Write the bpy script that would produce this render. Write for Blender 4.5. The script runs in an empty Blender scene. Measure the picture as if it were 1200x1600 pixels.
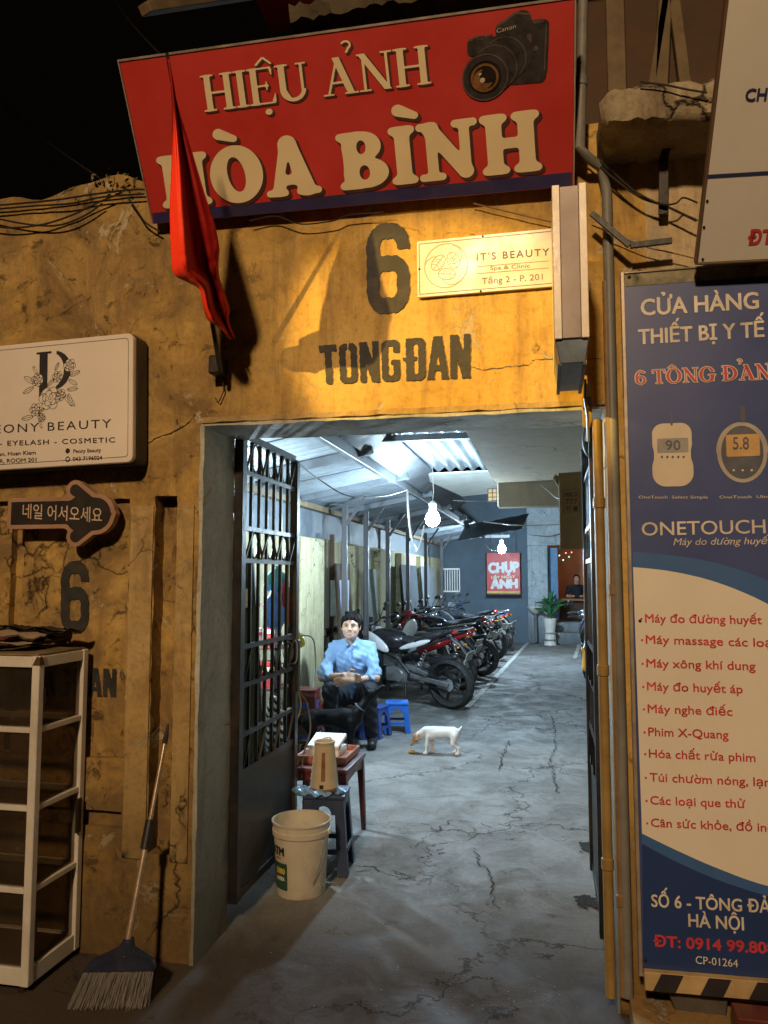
import bpy, bmesh, math, random
import numpy as np
from mathutils import Vector, Matrix
R = math.radians
random.seed(7)
scene = bpy.context.scene
COL = scene.collection

# ------------------------------------------------------------------ camera
CAM = Vector((0.0, -3.065, 1.6))
YAW, PITCH = R(12.0), R(4.8)
cam_d = bpy.data.cameras.new('camera')
cam_d.sensor_fit = 'HORIZONTAL'
cam_d.sensor_width = 36
cam_d.lens = 36
cam_d.clip_start = 0.05
cam_d.clip_end = 400
cam = bpy.data.objects.new('camera', cam_d)
COL.objects.link(cam)
cam.location = CAM
cam.rotation_euler = (math.pi / 2 + PITCH, 0, YAW)
scene.camera = cam

# ------------------------------------------------------------------ world: night sky with a faint sodium glow of the town
world = bpy.data.worlds.new('World')
scene.world = world
world.use_nodes = True
bg = world.node_tree.nodes['Background']
bg.inputs[0].default_value = (0.55, 0.36, 0.2, 1)
bg.inputs[1].default_value = 0.0025
scene.view_settings.view_transform = 'Standard'
scene.view_settings.look = 'None'
scene.view_settings.exposure = 0.22
scene.view_settings.gamma = 1
scene.cycles.use_denoising = True
scene.cycles.max_bounces = 8
scene.cycles.sample_clamp_indirect = 4

STREET_LAMPS = [   # position of the lantern, aim, watts, cone degrees, blend, colour
    ((-5.9, -5.7, 4.7), (-0.36, 0.0, 2.54), 4600, 8.4, 0.40, (1.0, 0.60, 0.12)),
    ((-0.9, -8.6, 6.6), (-0.15, 0.0, 2.45), 2500, 64, 1.0, (1.0, 0.67, 0.37)),
]
BULB_STRENGTH = 1050.0
FAR_BULB_STRENGTH = 1600.0
SIDE_BULB_STRENGTH = 2700.0
ROOM_STRENGTH = 18.0

# ------------------------------------------------------------------ rays from the camera, to read off where things stand
def ray(px, py):
    F = Vector((-math.sin(YAW) * math.cos(PITCH), math.cos(YAW) * math.cos(PITCH), math.sin(PITCH)))
    Rt = Vector((math.cos(YAW), math.sin(YAW), 0))
    U = Rt.cross(F)
    return F + Rt * ((px - 600) / 1200) + U * ((800 - py) / 1200)
def W(px, py, y=0.0):
    d = ray(px, py)
    return CAM + d * ((y - CAM.y) / d.y)
def G(px, py, z=0.0):
    d = ray(px, py)
    return CAM + d * ((z - CAM.z) / d.z)
def XP(px, py, x):
    d = ray(px, py)
    return CAM + d * ((x - CAM.x) / d.x)

# ------------------------------------------------------------------ materials
MATS = {}
def nn(t, typ, **kw):
    n = t.nodes.new(typ)
    for k, v in kw.items():
        setattr(n, k, v)
    return n
def noise(t, vec, scale, detail=6, rough=0.6, dist=0.0):
    n = nn(t, 'ShaderNodeTexNoise')
    n.inputs['Scale'].default_value = scale
    n.inputs['Detail'].default_value = detail
    n.inputs['Roughness'].default_value = rough
    n.inputs['Distortion'].default_value = dist
    t.links.new(vec, n.inputs['Vector'])
    return n.outputs['Fac']
def ramp(t, fac, stops):
    n = nn(t, 'ShaderNodeValToRGB')
    els = n.color_ramp.elements
    while len(els) < len(stops):
        els.new(0.5)
    for e, (p, c) in zip(els, stops):
        e.position = p
        e.color = (c, c, c, 1) if isinstance(c, (int, float)) else (*c, 1)
    t.links.new(fac, n.inputs[0])
    return n.outputs[0]
def mix(t, fac, a, b, mode='MIX'):
    n = nn(t, 'ShaderNodeMix', data_type='RGBA', blend_type=mode)
    for i, v in ((0, fac), (6, a), (7, b)):
        if hasattr(v, 'is_linked') or hasattr(v, 'links'):
            t.links.new(v, n.inputs[i])
        elif isinstance(v, (int, float)):
            n.inputs[i].default_value = v if i == 0 else (v, v, v, 1)
        else:
            n.inputs[i].default_value = (*v, 1)
    return n.outputs[2]
def mth(t, op, a, b=None, c=None):
    n = nn(t, 'ShaderNodeMath', operation=op)
    for i, v in enumerate((a, b, c)):
        if v is None:
            continue
        if isinstance(v, (int, float)):
            n.inputs[i].default_value = v
        else:
            t.links.new(v, n.inputs[i])
    return n.outputs[0]
def new_mat(name):
    m = bpy.data.materials.new(name)
    m.use_nodes = True
    t = m.node_tree
    return m, t, t.nodes['Principled BSDF']
def obj_vec(t, scale=(1, 1, 1), off=(0, 0, 0)):
    tc = nn(t, 'ShaderNodeTexCoord')
    mp = nn(t, 'ShaderNodeMapping')
    mp.inputs['Scale'].default_value = scale
    mp.inputs['Location'].default_value = off
    t.links.new(tc.outputs['Object'], mp.inputs[0])
    return mp.outputs[0]
def add_bump(t, bsdf, h, strength, dist=0.01):
    b = nn(t, 'ShaderNodeBump')
    b.inputs['Strength'].default_value = strength
    b.inputs['Distance'].default_value = dist
    t.links.new(h, b.inputs['Height'])
    t.links.new(b.outputs[0], bsdf.inputs['Normal'])
def pm(name, col, rough=0.5, metal=0.0, var=0.3, scale=9, bump=0.15, dirt=0.25, dirtcol=(0.06, 0.045, 0.03), spec=0.5, coat=0, trans=0, alpha=None):
    """general worn material: tone variation, grime patches, fine relief"""
    if name in MATS:
        return MATS[name]
    m, t, b = new_mat(name)
    v = obj_vec(t)
    n1 = noise(t, v, scale, 7, 0.65)
    n2 = noise(t, v, scale * 0.45, 8, 0.7, 0.6)
    dark = tuple(c * (1 - var) for c in col)
    lite = tuple(min(1, c * (1 + var * 0.5)) for c in col)
    c1 = mix(t, ramp(t, n1, [(0.3, 0.0), (0.7, 1.0)]), dark, lite)
    c2 = mix(t, ramp(t, n2, [(0.5, 0.0), (0.68, dirt)]), c1, dirtcol)
    t.links.new(c2, b.inputs['Base Color'])
    r = ramp(t, n1, [(0.25, max(0.05, rough - 0.12)), (0.75, min(1, rough + 0.15))])
    t.links.new(r, b.inputs['Roughness'])
    b.inputs['Metallic'].default_value = metal
    b.inputs['Specular IOR Level'].default_value = spec
    b.inputs['Coat Weight'].default_value = coat
    if trans:
        b.inputs['Transmission Weight'].default_value = trans
    if bump:
        add_bump(t, b, noise(t, v, scale * 5, 5), bump, 0.004)
    MATS[name] = m
    return m
def em(name, col, strength):
    if name in MATS:
        return MATS[name]
    m, t, b = new_mat(name)
    b.inputs['Base Color'].default_value = (*col, 1)
    b.inputs['Emission Color'].default_value = (*col, 1)
    b.inputs['Emission Strength'].default_value = strength
    MATS[name] = m
    return m

def plaster(name, base, pale, stain, peel, left_dirt=None, bump=0.5, dirt_lo=0.45):
    """old limewashed plaster: washed-out patches, vertical streaks, peeled scabs, hairline cracks"""
    m, t, b = new_mat(name)
    v = obj_vec(t)
    vs = obj_vec(t, (5.0, 5.0, 0.55))
    big = noise(t, v, 1.7, 8, 0.62, 0.4)
    mid = noise(t, v, 6.5, 9, 0.7, 0.8)
    fine = noise(t, v, 38, 8, 0.75)
    streak = noise(t, vs, 1.6, 8, 0.7, 0.25)
    c = mix(t, ramp(t, big, [(0.32, 0.0), (0.7, 1.0)]), base, pale)
    c = mix(t, mth(t, 'MULTIPLY', ramp(t, mid, [(0.38, 0.0), (0.62, 0.75)]), ramp(t, noise(t, v, 1.1, 5, 0.6, 0.3), [(0.40, 0.12), (0.62, 1.0)])), c, tuple(x * 0.52 for x in base))
    c = mix(t, ramp(t, streak, [(0.50, 0.0), (0.66, 0.62)]), c, stain)
    sep = nn(t, 'ShaderNodeSeparateXYZ')
    t.links.new(v, sep.inputs[0])
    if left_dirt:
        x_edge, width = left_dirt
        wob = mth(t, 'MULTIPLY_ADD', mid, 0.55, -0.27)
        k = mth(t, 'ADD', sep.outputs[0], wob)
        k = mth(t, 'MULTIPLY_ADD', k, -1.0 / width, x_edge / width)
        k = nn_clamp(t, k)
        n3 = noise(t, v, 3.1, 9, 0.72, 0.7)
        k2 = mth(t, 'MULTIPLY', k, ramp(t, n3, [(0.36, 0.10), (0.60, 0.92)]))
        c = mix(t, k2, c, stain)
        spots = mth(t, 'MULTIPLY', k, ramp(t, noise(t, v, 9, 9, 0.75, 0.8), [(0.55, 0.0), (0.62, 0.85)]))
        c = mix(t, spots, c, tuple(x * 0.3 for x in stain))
    peelm = ramp(t, noise(t, v, 4.4, 10, 0.72, 1.1), [(0.60, 0.0), (0.625, 1.0)])
    c = mix(t, peelm, c, peel)
    c = mix(t, ramp(t, fine, [(0.34, 0.35), (0.50, 0.0)]), c, tuple(x * 0.5 for x in stain))
    # rising grime near the ground, ragged
    g = mth(t, 'MULTIPLY_ADD', mid, 0.9, sep.outputs[2])
    g = ramp(t, mth(t, 'MULTIPLY', g, 0.5), [(dirt_lo * 0.55, 0.8), (dirt_lo + 0.25, 0.0)])
    c = mix(t, g, c, tuple(x * 0.42 for x in stain))
    # cracks
    vd = nn(t, 'ShaderNodeTexVoronoi', feature='DISTANCE_TO_EDGE')
    vd.inputs['Scale'].default_value = 0.8
    wv = nn(t, 'ShaderNodeVectorMath', operation='ADD')
    nz = nn(t, 'ShaderNodeTexNoise')
    nz.inputs['Scale'].default_value = 3
    nz.inputs['Detail'].default_value = 8
    t.links.new(v, nz.inputs['Vector'])
    sc = nn(t, 'ShaderNodeVectorMath', operation='SCALE')
    sc.inputs['Scale'].default_value = 0.55
    t.links.new(nz.outputs['Color'], sc.inputs[0])
    t.links.new(v, wv.inputs[0])
    t.links.new(sc.outputs[0], wv.inputs[1])
    t.links.new(wv.outputs[0], vd.inputs['Vector'])
    crack = ramp(t, vd.outputs['Distance'], [(0.0, 1.0), (0.006, 0.0)])
    crack = mth(t, 'MULTIPLY', crack, ramp(t, big, [(0.48, 0.0), (0.56, 1.0)]))
    c = mix(t, crack, c, tuple(x * 0.15 for x in stain))
    t.links.new(c, b.inputs['Base Color'])
    b.inputs['Roughness'].default_value = 0.88
    b.inputs['Specular IOR Level'].default_value = 0.25
    h = mth(t, 'MULTIPLY_ADD', fine, 0.35, mid)
    h = mth(t, 'MULTIPLY_ADD', peelm, -0.45, h)
    h = mth(t, 'MULTIPLY_ADD', crack, -0.8, h)
    add_bump(t, b, h, bump, 0.012)
    MATS[name] = m
    return m
def nn_clamp(t, s):
    n = nn(t, 'ShaderNodeClamp')
    t.links.new(s, n.inputs[0])
    return n.outputs[0]

def concrete_floor(name, col, wet=0.3, brown=0.0, street=False):
    m, t, b = new_mat(name)
    v = obj_vec(t)
    big = noise(t, v, 0.75, 8, 0.62, 0.4)
    mid = noise(t, v, 3.3, 10, 0.72, 0.7)
    fine = noise(t, v, 26, 9, 0.78)
    c = mix(t, ramp(t, big, [(0.35, 0.0), (0.65, 1.0)]), tuple(x * 0.6 for x in col), tuple(x * 1.2 for x in col))
    c = mix(t, ramp(t, mid, [(0.45, 0.0), (0.66, 0.6)]), c, tuple(x * 0.42 for x in col))
    c = mix(t, ramp(t, fine, [(0.32, 0.5), (0.48, 0.0)]), c, tuple(x * 0.4 for x in col))
    c = mix(t, ramp(t, noise(t, v, 60, 3, 0.6), [(0.62, 0.0), (0.70, 0.4)]), c, tuple(min(1, x * 1.9) for x in col))
    if brown:
        c = mix(t, ramp(t, noise(t, v, 1.6, 8, 0.7, 0.5), [(0.4, 0.0), (0.65, brown)]), c, (0.12, 0.07, 0.035))
    if street:
        # street dirt walked in over the threshold, ragged edge; gateway shadow painted in too
        sp = nn(t, 'ShaderNodeSeparateXYZ')
        t.links.new(v, sp.inputs[0])
        k = mth(t, 'MULTIPLY_ADD', mid, -2.2, 2.35)
        k = mth(t, 'ADD', k, mth(t, 'MULTIPLY', sp.outputs[1], -1.6))
        c = mix(t, mth(t, 'MULTIPLY', nn_clamp(t, k), 0.9), c, (0.050, 0.036, 0.026))
    wv = nn(t, 'ShaderNodeVectorMath', operation='ADD')
    nz = nn(t, 'ShaderNodeTexNoise')
    nz.inputs['Scale'].default_value = 2.3
    nz.inputs['Detail'].default_value = 9
    nz.inputs['Roughness'].default_value = 0.65
    t.links.new(v, nz.inputs['Vector'])
    sc = nn(t, 'ShaderNodeVectorMath', operation='SCALE')
    sc.inputs['Scale'].default_value = 0.8
    t.links.new(nz.outputs['Color'], sc.inputs[0])
    t.links.new(v, wv.inputs[0])
    t.links.new(sc.outputs[0], wv.inputs[1])
    cr = None
    for scl, wdt, lo in ((0.75, 0.007, 0.42), (2.1, 0.006, 0.53)):
        vd = nn(t, 'ShaderNodeTexVoronoi', feature='DISTANCE_TO_EDGE')
        vd.inputs['Scale'].default_value = scl
        t.links.new(wv.outputs[0], vd.inputs['Vector'])
        k = mth(t, 'MULTIPLY', ramp(t, vd.outputs['Distance'], [(0.0, 1.0), (wdt, 0.0)]),
                ramp(t, mid if scl > 1 else big, [(lo, 0.0), (lo + 0.06, 1.0)]))
        cr = k if cr is None else mth(t, 'MAXIMUM', cr, k)
    pit = ramp(t, noise(t, v, 5.2, 10, 0.8, 1.4), [(0.665, 0.0), (0.69, 1.0)])
    cr = mth(t, 'MAXIMUM', cr, mth(t, 'MULTIPLY', pit, 0.8))
    c = mix(t, cr, c, (0.012, 0.010, 0.009))
    t.links.new(c, b.inputs['Base Color'])
    t.links.new(ramp(t, mid, [(0.36, 0.78 - wet * 0.5), (0.6, 0.92)]), b.inputs['Roughness'])
    b.inputs['Specular IOR Level'].default_value = 0.35
    h = mth(t, 'MULTIPLY_ADD', fine, 0.3, mid)
    h = mth(t, 'MULTIPLY_ADD', cr, -1.2, h)
    add_bump(t, b, h, 0.55, 0.018)
    MATS[name] = m
    return m

# ------------------------------------------------------------------ objects
def thing(name, label, cat, loc=(0, 0, 0), rot=(0, 0, 0), group=None):
    o = bpy.data.objects.new(name, None)
    o.empty_display_size = 0.1
    COL.objects.link(o)
    o.location = loc
    o.rotation_euler = rot
    o['label'] = label
    o['category'] = cat
    if group:
        o['group'] = group
    return o
def tag(o, label, cat, group=None):
    o['label'] = label
    o['category'] = cat
    if group:
        o['group'] = group
    return o
def struct(o):
    o['kind'] = 'structure'
    return o
def offset_of(p):
    v = Vector((0, 0, 0))
    while p is not None:
        v += Vector(p.location)
        p = p.parent
    return v
def link_mesh(name, me, mat=None, parent=None):
    o = bpy.data.objects.new(name, me)
    COL.objects.link(o)
    if mat is not None:
        if len(me.materials) == 0:
            me.materials.append(mat)
    if parent is not None:
        o.parent = parent
    return o
def copy_tree(o, parent=None, label=None, loc=None, rot=None):
    c = o.copy()
    COL.objects.link(c)
    c.parent = parent
    if label:
        c['label'] = label
    if loc is not None:
        c.location = loc
    if rot is not None:
        c.rotation_euler = rot
    for ch in list(o.children):
        copy_tree(ch, c)
    return c

class MB:
    """collects shapes and links them as one mesh object"""
    def __init__(s):
        s.v = []
        s.f = []
    def add(s, vs, fs):
        n = len(s.v)
        s.v += [tuple(v) for v in vs]
        s.f += [tuple(i + n for i in f) for f in fs]
        return s
    def box(s, a, b, rot=None, piv=None):
        (x0, y0, z0), (x1, y1, z1) = a, b
        vs = [Vector(p) for p in ((x0, y0, z0), (x1, y0, z0), (x1, y1, z0), (x0, y1, z0), (x0, y0, z1), (x1, y0, z1), (x1, y1, z1), (x0, y1, z1))]
        if rot is not None:
            c = Vector(piv) if piv is not None else sum(vs, Vector()) / 8
            vs = [c + rot @ (p - c) for p in vs]
        return s.add(vs, [(0, 3, 2, 1), (4, 5, 6, 7), (0, 1, 5, 4), (1, 2, 6, 5), (2, 3, 7, 6), (3, 0, 4, 7)])
    def bar(s, p0, p1, w, h, up=(0, 0, 1)):
        p0, p1 = Vector(p0), Vector(p1)
        d = (p1 - p0).normalized()
        u = Vector(up)
        if abs(d.dot(u)) > 0.98:
            u = Vector((0, 1, 0))
        r = d.cross(u).normalized()
        u = r.cross(d)
        vs = [q + r * a * w / 2 + u * b * h / 2 for q in (p0, p1) for a, b in ((-1, -1), (1, -1), (1, 1), (-1, 1))]
        return s.add(vs, [(0, 1, 2, 3), (7, 6, 5, 4), (0, 4, 5, 1), (1, 5, 6, 2), (2, 6, 7, 3), (3, 7, 4, 0)])
    def tube(s, pts, r, n=8, cap=True, closed=False):
        pts = [Vector(p) for p in pts]
        m = len(pts)
        rs = r if isinstance(r, (list, tuple)) else [r] * m
        vs, fs = [], []
        up = None
        for i, p in enumerate(pts):
            if closed:
                d = pts[(i + 1) % m] - pts[i - 1]
            else:
                d = pts[min(i + 1, m - 1)] - pts[max(i - 1, 0)]
            if d.length < 1e-9:
                d = Vector((0, 0, 1))
            d.normalize()
            if up is None:
                up = Vector((0, 0, 1)) if abs(d.z) < 0.9 else Vector((0, 1, 0))
            a = d.cross(up).normalized()
            up = a.cross(d)
            for k in range(n):
                t = 2 * math.pi * k / n
                vs.append(p + (a * math.cos(t) + up * math.sin(t)) * rs[i])
        for i in range(m if closed else m - 1):
            j = (i + 1) % m
            for k in range(n):
                l = (k + 1) % n
                fs.append((i * n + k, i * n + l, j * n + l, j * n + k))
        if cap and not closed:
            fs.append(tuple(range(n))[::-1])
            fs.append(tuple((m - 1) * n + k for k in range(n)))
        return s.add(vs, fs)
    def cyl(s, p0, p1, r0, r1=None, n=16):
        return s.tube([p0, p1], [r0, r0 if r1 is None else r1], n)
    def lathe(s, prof, n=24, c=(0, 0, 0), axis='z', a0=0.0):
        c = Vector(c)
        vs, fs = [], []
        for (r, h) in prof:
            for k in range(n):
                t = 2 * math.pi * k / n + a0
                q = (r * math.cos(t), r * math.sin(t), h)
                if axis == 'y':
                    q = (q[0], h, q[1])
                elif axis == 'x':
                    q = (h, q[0], q[1])
                vs.append(c + Vector(q))
        for i in range(len(prof) - 1):
            for k in range(n):
                l = (k + 1) % n
                f = (i * n + k, i * n + l, (i + 1) * n + l, (i + 1) * n + k)
                fs.append(f if axis != 'y' else f[::-1])
        return s.add(vs, fs)
    def grid(s, pts):
        nr, nc = len(pts), len(pts[0])
        fs = [(i * nc + j, i * nc + j + 1, (i + 1) * nc + j + 1, (i + 1) * nc + j) for i in range(nr - 1) for j in range(nc - 1)]
        return s.add([p for row in pts for p in row], fs)
    def prism(s, poly, y0, y1):
        """polygon in local xz, counter-clockwise seen from -y, from y0 (front) to y1 (back)"""
        n = len(poly)
        vs = [(x, y0, z) for x, z in poly] + [(x, y1, z) for x, z in poly]
        fs = [tuple(range(n)), tuple(range(n, 2 * n))[::-1]] + [(i, i + n, (i + 1) % n + n, (i + 1) % n) for i in range(n)]
        return s.add(vs, fs)
    def build(s, name, mat, parent=None, smooth=35, bevel=0, world=False, seg=1, thick=0):
        me = bpy.data.meshes.new(name)
        off = offset_of(parent) if (world and parent is not None) else Vector((0, 0, 0))
        me.from_pydata([(v[0] - off.x, v[1] - off.y, v[2] - off.z) for v in s.v], [], s.f)
        if bevel or thick:
            bm = bmesh.new()
            bm.from_mesh(me)
            if bevel:
                bmesh.ops.remove_doubles(bm, verts=bm.verts, dist=1e-6)
                bm.normal_update()
                es = [e for e in bm.edges if len(e.link_faces) == 2 and e.calc_face_angle(0) > 0.6]
                bmesh.ops.bevel(bm, geom=es, offset=bevel, segments=seg, affect='EDGES', profile=0.6, clamp_overlap=True)
            if thick:
                bmesh.ops.solidify(bm, geom=bm.faces[:], thickness=thick)
            bm.to_mesh(me)
            bm.free()
        me.validate()
        if smooth:
            me.shade_smooth()
            me.set_sharp_from_angle(angle=R(smooth))
        return link_mesh(name, me, mat, parent)

# ---- 3D distance-field bodies (people, animals, tanks, bags): one continuous surface
def organic(prims, h, k=0.02):
    """prims: ('c', a, b, ra, rb) tapered capsule, ('e', centre, radii[, rot]) ellipsoid, ('-e', ...) carved; returns verts, faces"""
    lo = np.array([1e9] * 3)
    hi = -lo
    for p in prims:
        if p[0] == 'c':
            for q, r in ((p[1], p[3]), (p[2], p[4])):
                lo = np.minimum(lo, np.array(q) - r)
                hi = np.maximum(hi, np.array(q) + r)
        elif p[0] == 'e':
            r = max(p[2]) if len(p) > 3 else 0
            rr = np.array([r] * 3) if len(p) > 3 else np.array(p[2])
            lo = np.minimum(lo, np.array(p[1]) - rr)
            hi = np.maximum(hi, np.array(p[1]) + rr)
    lo = lo - 3 * h
    hi = hi + 3 * h
    n = np.maximum(4, np.ceil((hi - lo) / h).astype(int) + 1)
    D = np.full(n, 0.5)
    pad = 3 * h + k * 1.5
    for p in prims:
        kk = p[-1]['k'] if isinstance(p[-1], dict) else k
        if p[0] == 'c':
            a, b = np.array(p[1], float), np.array(p[2], float)
            ra, rb = p[3], p[4]
            l0 = np.minimum(a - ra, b - rb) - pad
            h0 = np.maximum(a + ra, b + rb) + pad
        else:
            c, rd = np.array(p[1], float), np.array(p[2], float)
            rot = p[3] if len(p) > 3 and not isinstance(p[3], dict) else None
            e = max(rd) if rot is not None else rd
            l0, h0 = c - e - pad, c + e + pad
        i0 = np.clip(np.floor((l0 - lo) / h).astype(int), 0, n)
        i1 = np.clip(np.ceil((h0 - lo) / h).astype(int) + 1, 0, n)
        ax = [lo[i] + h * np.arange(i0[i], i1[i]) for i in range(3)]
        if min(len(q) for q in ax) == 0:
            continue
        X, Y, Z = np.meshgrid(*ax, indexing='ij')
        if p[0] == 'c':
            d = b - a
            L = max(1e-9, d @ d)
            t = np.clip(((X - a[0]) * d[0] + (Y - a[1]) * d[1] + (Z - a[2]) * d[2]) / L, 0, 1)
            S = np.sqrt((X - a[0] - t * d[0]) ** 2 + (Y - a[1] - t * d[1]) ** 2 + (Z - a[2] - t * d[2]) ** 2) - (ra + (rb - ra) * t)
        else:
            X, Y, Z = X - c[0], Y - c[1], Z - c[2]
            if rot is not None:
                M = np.array(Matrix(rot).transposed()) if not isinstance(rot, np.ndarray) else rot.T
                X, Y, Z = (M[0, 0] * X + M[0, 1] * Y + M[0, 2] * Z, M[1, 0] * X + M[1, 1] * Y + M[1, 2] * Z, M[2, 0] * X + M[2, 1] * Y + M[2, 2] * Z)
            q = np.sqrt((X / rd[0]) ** 2 + (Y / rd[1]) ** 2 + (Z / rd[2]) ** 2)
            q2 = np.sqrt((X / rd[0] ** 2) ** 2 + (Y / rd[1] ** 2) ** 2 + (Z / rd[2] ** 2) ** 2)
            S = q * (q - 1) / np.maximum(q2, 1e-6)
            S = np.where(q < 1e-3, -min(rd), S)
        sl = tuple(slice(i0[i], i1[i]) for i in range(3))
        cur = D[sl]
        if p[0] == '-e':
            hh = np.clip(0.5 - 0.5 * (cur + S) / kk, 0, 1)
            D[sl] = cur * (1 - hh) + (-S) * hh + kk * hh * (1 - hh)
        else:
            hh = np.clip(0.5 + 0.5 * (cur - S) / kk, 0, 1)
            D[sl] = cur * (1 - hh) + S * hh - kk * hh * (1 - hh)
    inside = D < 0
    c8 = [inside[i:n[0] - 1 + i, j:n[1] - 1 + j, l:n[2] - 1 + l] for i in (0, 1) for j in (0, 1) for l in (0, 1)]
    cnt = sum(q.astype(int) for q in c8)
    act = (cnt > 0) & (cnt < 8)
    idx = -np.ones(act.shape, int)
    cells = np.argwhere(act)
    idx[act] = np.arange(len(cells))
    acc = np.zeros((len(cells), 3))
    num = np.zeros(len(cells))
    corners = [(i, j, l) for i in (0, 1) for j in (0, 1) for l in (0, 1)]
    for A in corners:
        for ax in range(3):
            if A[ax]:
                continue
            B = list(A)
            B[ax] = 1
            da = D[cells[:, 0] + A[0], cells[:, 1] + A[1], cells[:, 2] + A[2]]
            db = D[cells[:, 0] + B[0], cells[:, 1] + B[1], cells[:, 2] + B[2]]
            m = (da < 0) != (db < 0)
            t = np.where(m, da / np.where(m, da - db, 1), 0)
            P = np.tile(np.array(A, float), (len(cells), 1))
            P[:, ax] += t
            acc[m] += P[m]
            num[m] += 1
    V = lo + h * (cells + acc / num[:, None])
    F = []
    for ax in range(3):
        sh = [slice(0, None)] * 3
        a = [slice(1, -1)] * 3
        b = [slice(1, -1)] * 3
        a[ax] = slice(0, -1)
        b[ax] = slice(1, None)
        sa, sb = inside[tuple(a)], inside[tuple(b)]
        E = np.argwhere(sa != sb)
        flip = sa[tuple(E.T)]
        o = np.ones(3, int)
        o[ax] = 0
        E = E + o
        u, w = [(1, 2), (2, 0), (0, 1)][ax]
        def cell(du, dw):
            q = E.copy()
            q[:, u] += du
            q[:, w] += dw
            return idx[tuple(q.T)]
        Q = np.stack([cell(-1, -1), cell(0, -1), cell(0, 0), cell(-1, 0)], 1)
        Q[~flip] = Q[~flip][:, ::-1]
        F.append(Q)
    F = np.concatenate(F)
    return [tuple(v) for v in V], [tuple(int(i) for i in f) for f in F]
def blob(name, prims, h, mat, parent, k=0.02, smooth=180):
    vs, fs = organic(prims, h, k)
    m = MB().add(vs, fs)
    return m.build(name, mat, parent, smooth=smooth if smooth != 180 else 89)

# ---- 2D distance-field shapes for print and lettering
def sseg(x, z, a, b, w0, w1=None):
    w1 = w0 if w1 is None else w1
    dx, dz = b[0] - a[0], b[1] - a[1]
    t = np.clip(((x - a[0]) * dx + (z - a[1]) * dz) / max(1e-9, dx * dx + dz * dz), 0, 1)
    return np.hypot(x - a[0] - t * dx, z - a[1] - t * dz) - (w0 + (w1 - w0) * t)
def sbox(x, z, x0, x1, z0, z1, r=0.0):
    cx, cz, hx, hz = (x0 + x1) / 2, (z0 + z1) / 2, (x1 - x0) / 2 - r, (z1 - z0) / 2 - r
    qx, qz = np.abs(x - cx) - hx, np.abs(z - cz) - hz
    return np.hypot(np.maximum(qx, 0), np.maximum(qz, 0)) + np.minimum(np.maximum(qx, qz), 0) - r
def sell(x, z, c, a, b, ang=0.0):
    X, Z = x - c[0], z - c[1]
    ca, sa = math.cos(ang), math.sin(ang)
    X, Z = X * ca + Z * sa, -X * sa + Z * ca
    q = np.hypot(X / a, Z / b)
    q2 = np.hypot(X / a ** 2, Z / b ** 2)
    return np.where(q < 1e-3, -min(a, b), q * (q - 1) / np.maximum(q2, 1e-6))
def slab_(x, z, a, b, w):
    """butt-ended stroke of width w from a to b"""
    L = math.hypot(b[0] - a[0], b[1] - a[1])
    ux, uz = (b[0] - a[0]) / L, (b[1] - a[1]) / L
    mx, mz = (a[0] + b[0]) / 2, (a[1] + b[1]) / 2
    X, Z = (x - mx) * ux + (z - mz) * uz, -(x - mx) * uz + (z - mz) * ux
    return np.maximum(np.abs(X) - L / 2, np.abs(Z) - w / 2)
def smin(k, *ds):
    r = ds[0]
    for d in ds[1:]:
        h = np.clip(0.5 + 0.5 * (d - r) / k, 0, 1)
        r = d * (1 - h) + r * h - k * h * (1 - h)
    return r
def un(*ds):
    r = ds[0]
    for d in ds[1:]:
        r = np.minimum(r, d)
    return r
def fill2d(f, x0, x1, z0, z1, h):
    """flat mesh (x, z) of the region where f < 0"""
    nx, nz = max(2, int((x1 - x0) / h) + 2), max(2, int((z1 - z0) / h) + 2)
    xs, zs = x0 + h * np.arange(nx), z0 + h * np.arange(nz)
    X, Z = np.meshgrid(xs, zs, indexing='ij')
    V = f(X, Z)
    vs, fs = [], []
    ins = V < 0
    full = ins[:-1, :-1] & ins[1:, :-1] & ins[1:, 1:] & ins[:-1, 1:]
    anyc = ins[:-1, :-1] | ins[1:, :-1] | ins[1:, 1:] | ins[:-1, 1:]
    for i in range(nx - 1):
        j = 0
        while j < nz - 1:
            if full[i, j]:
                k = j
                while k < nz - 1 and full[i, k]:
                    k += 1
                n = len(vs)
                vs += [(xs[i], zs[j]), (xs[i + 1], zs[j]), (xs[i + 1], zs[k]), (xs[i], zs[k])]
                fs.append((n, n + 1, n + 2, n + 3))
                j = k
            else:
                if anyc[i, j]:
                    cs = [(i, j), (i + 1, j), (i + 1, j + 1), (i, j + 1)]
                    poly = []
                    for q in range(4):
                        a, b = cs[q], cs[(q + 1) % 4]
                        va, vb = V[a], V[b]
                        if va < 0:
                            poly.append((xs[a[0]], zs[a[1]]))
                        if (va < 0) != (vb < 0):
                            t = va / (va - vb)
                            poly.append((xs[a[0]] + (xs[b[0]] - xs[a[0]]) * t, zs[a[1]] + (zs[b[1]] - zs[a[1]]) * t))
                    if len(poly) > 2:
                        n = len(vs)
                        vs += poly
                        fs.append(tuple(range(n, n + len(poly))))
                j += 1
    return vs, fs
def flat(name, f, box, h, mat, parent, y, xf=None):
    vs, fs = fill2d(f, *box, h)
    if xf:
        vs = [xf(a, b) for a, b in vs]
    m = MB().add([(a, y, b) for a, b in vs], fs)
    return m.build(name, mat, parent, smooth=0)
def poly_flat(name, pts, mat, parent, y):
    return MB().add([(a, y, b) for a, b in pts], [tuple(range(len(pts)))]).build(name, mat, parent, smooth=0)

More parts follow.
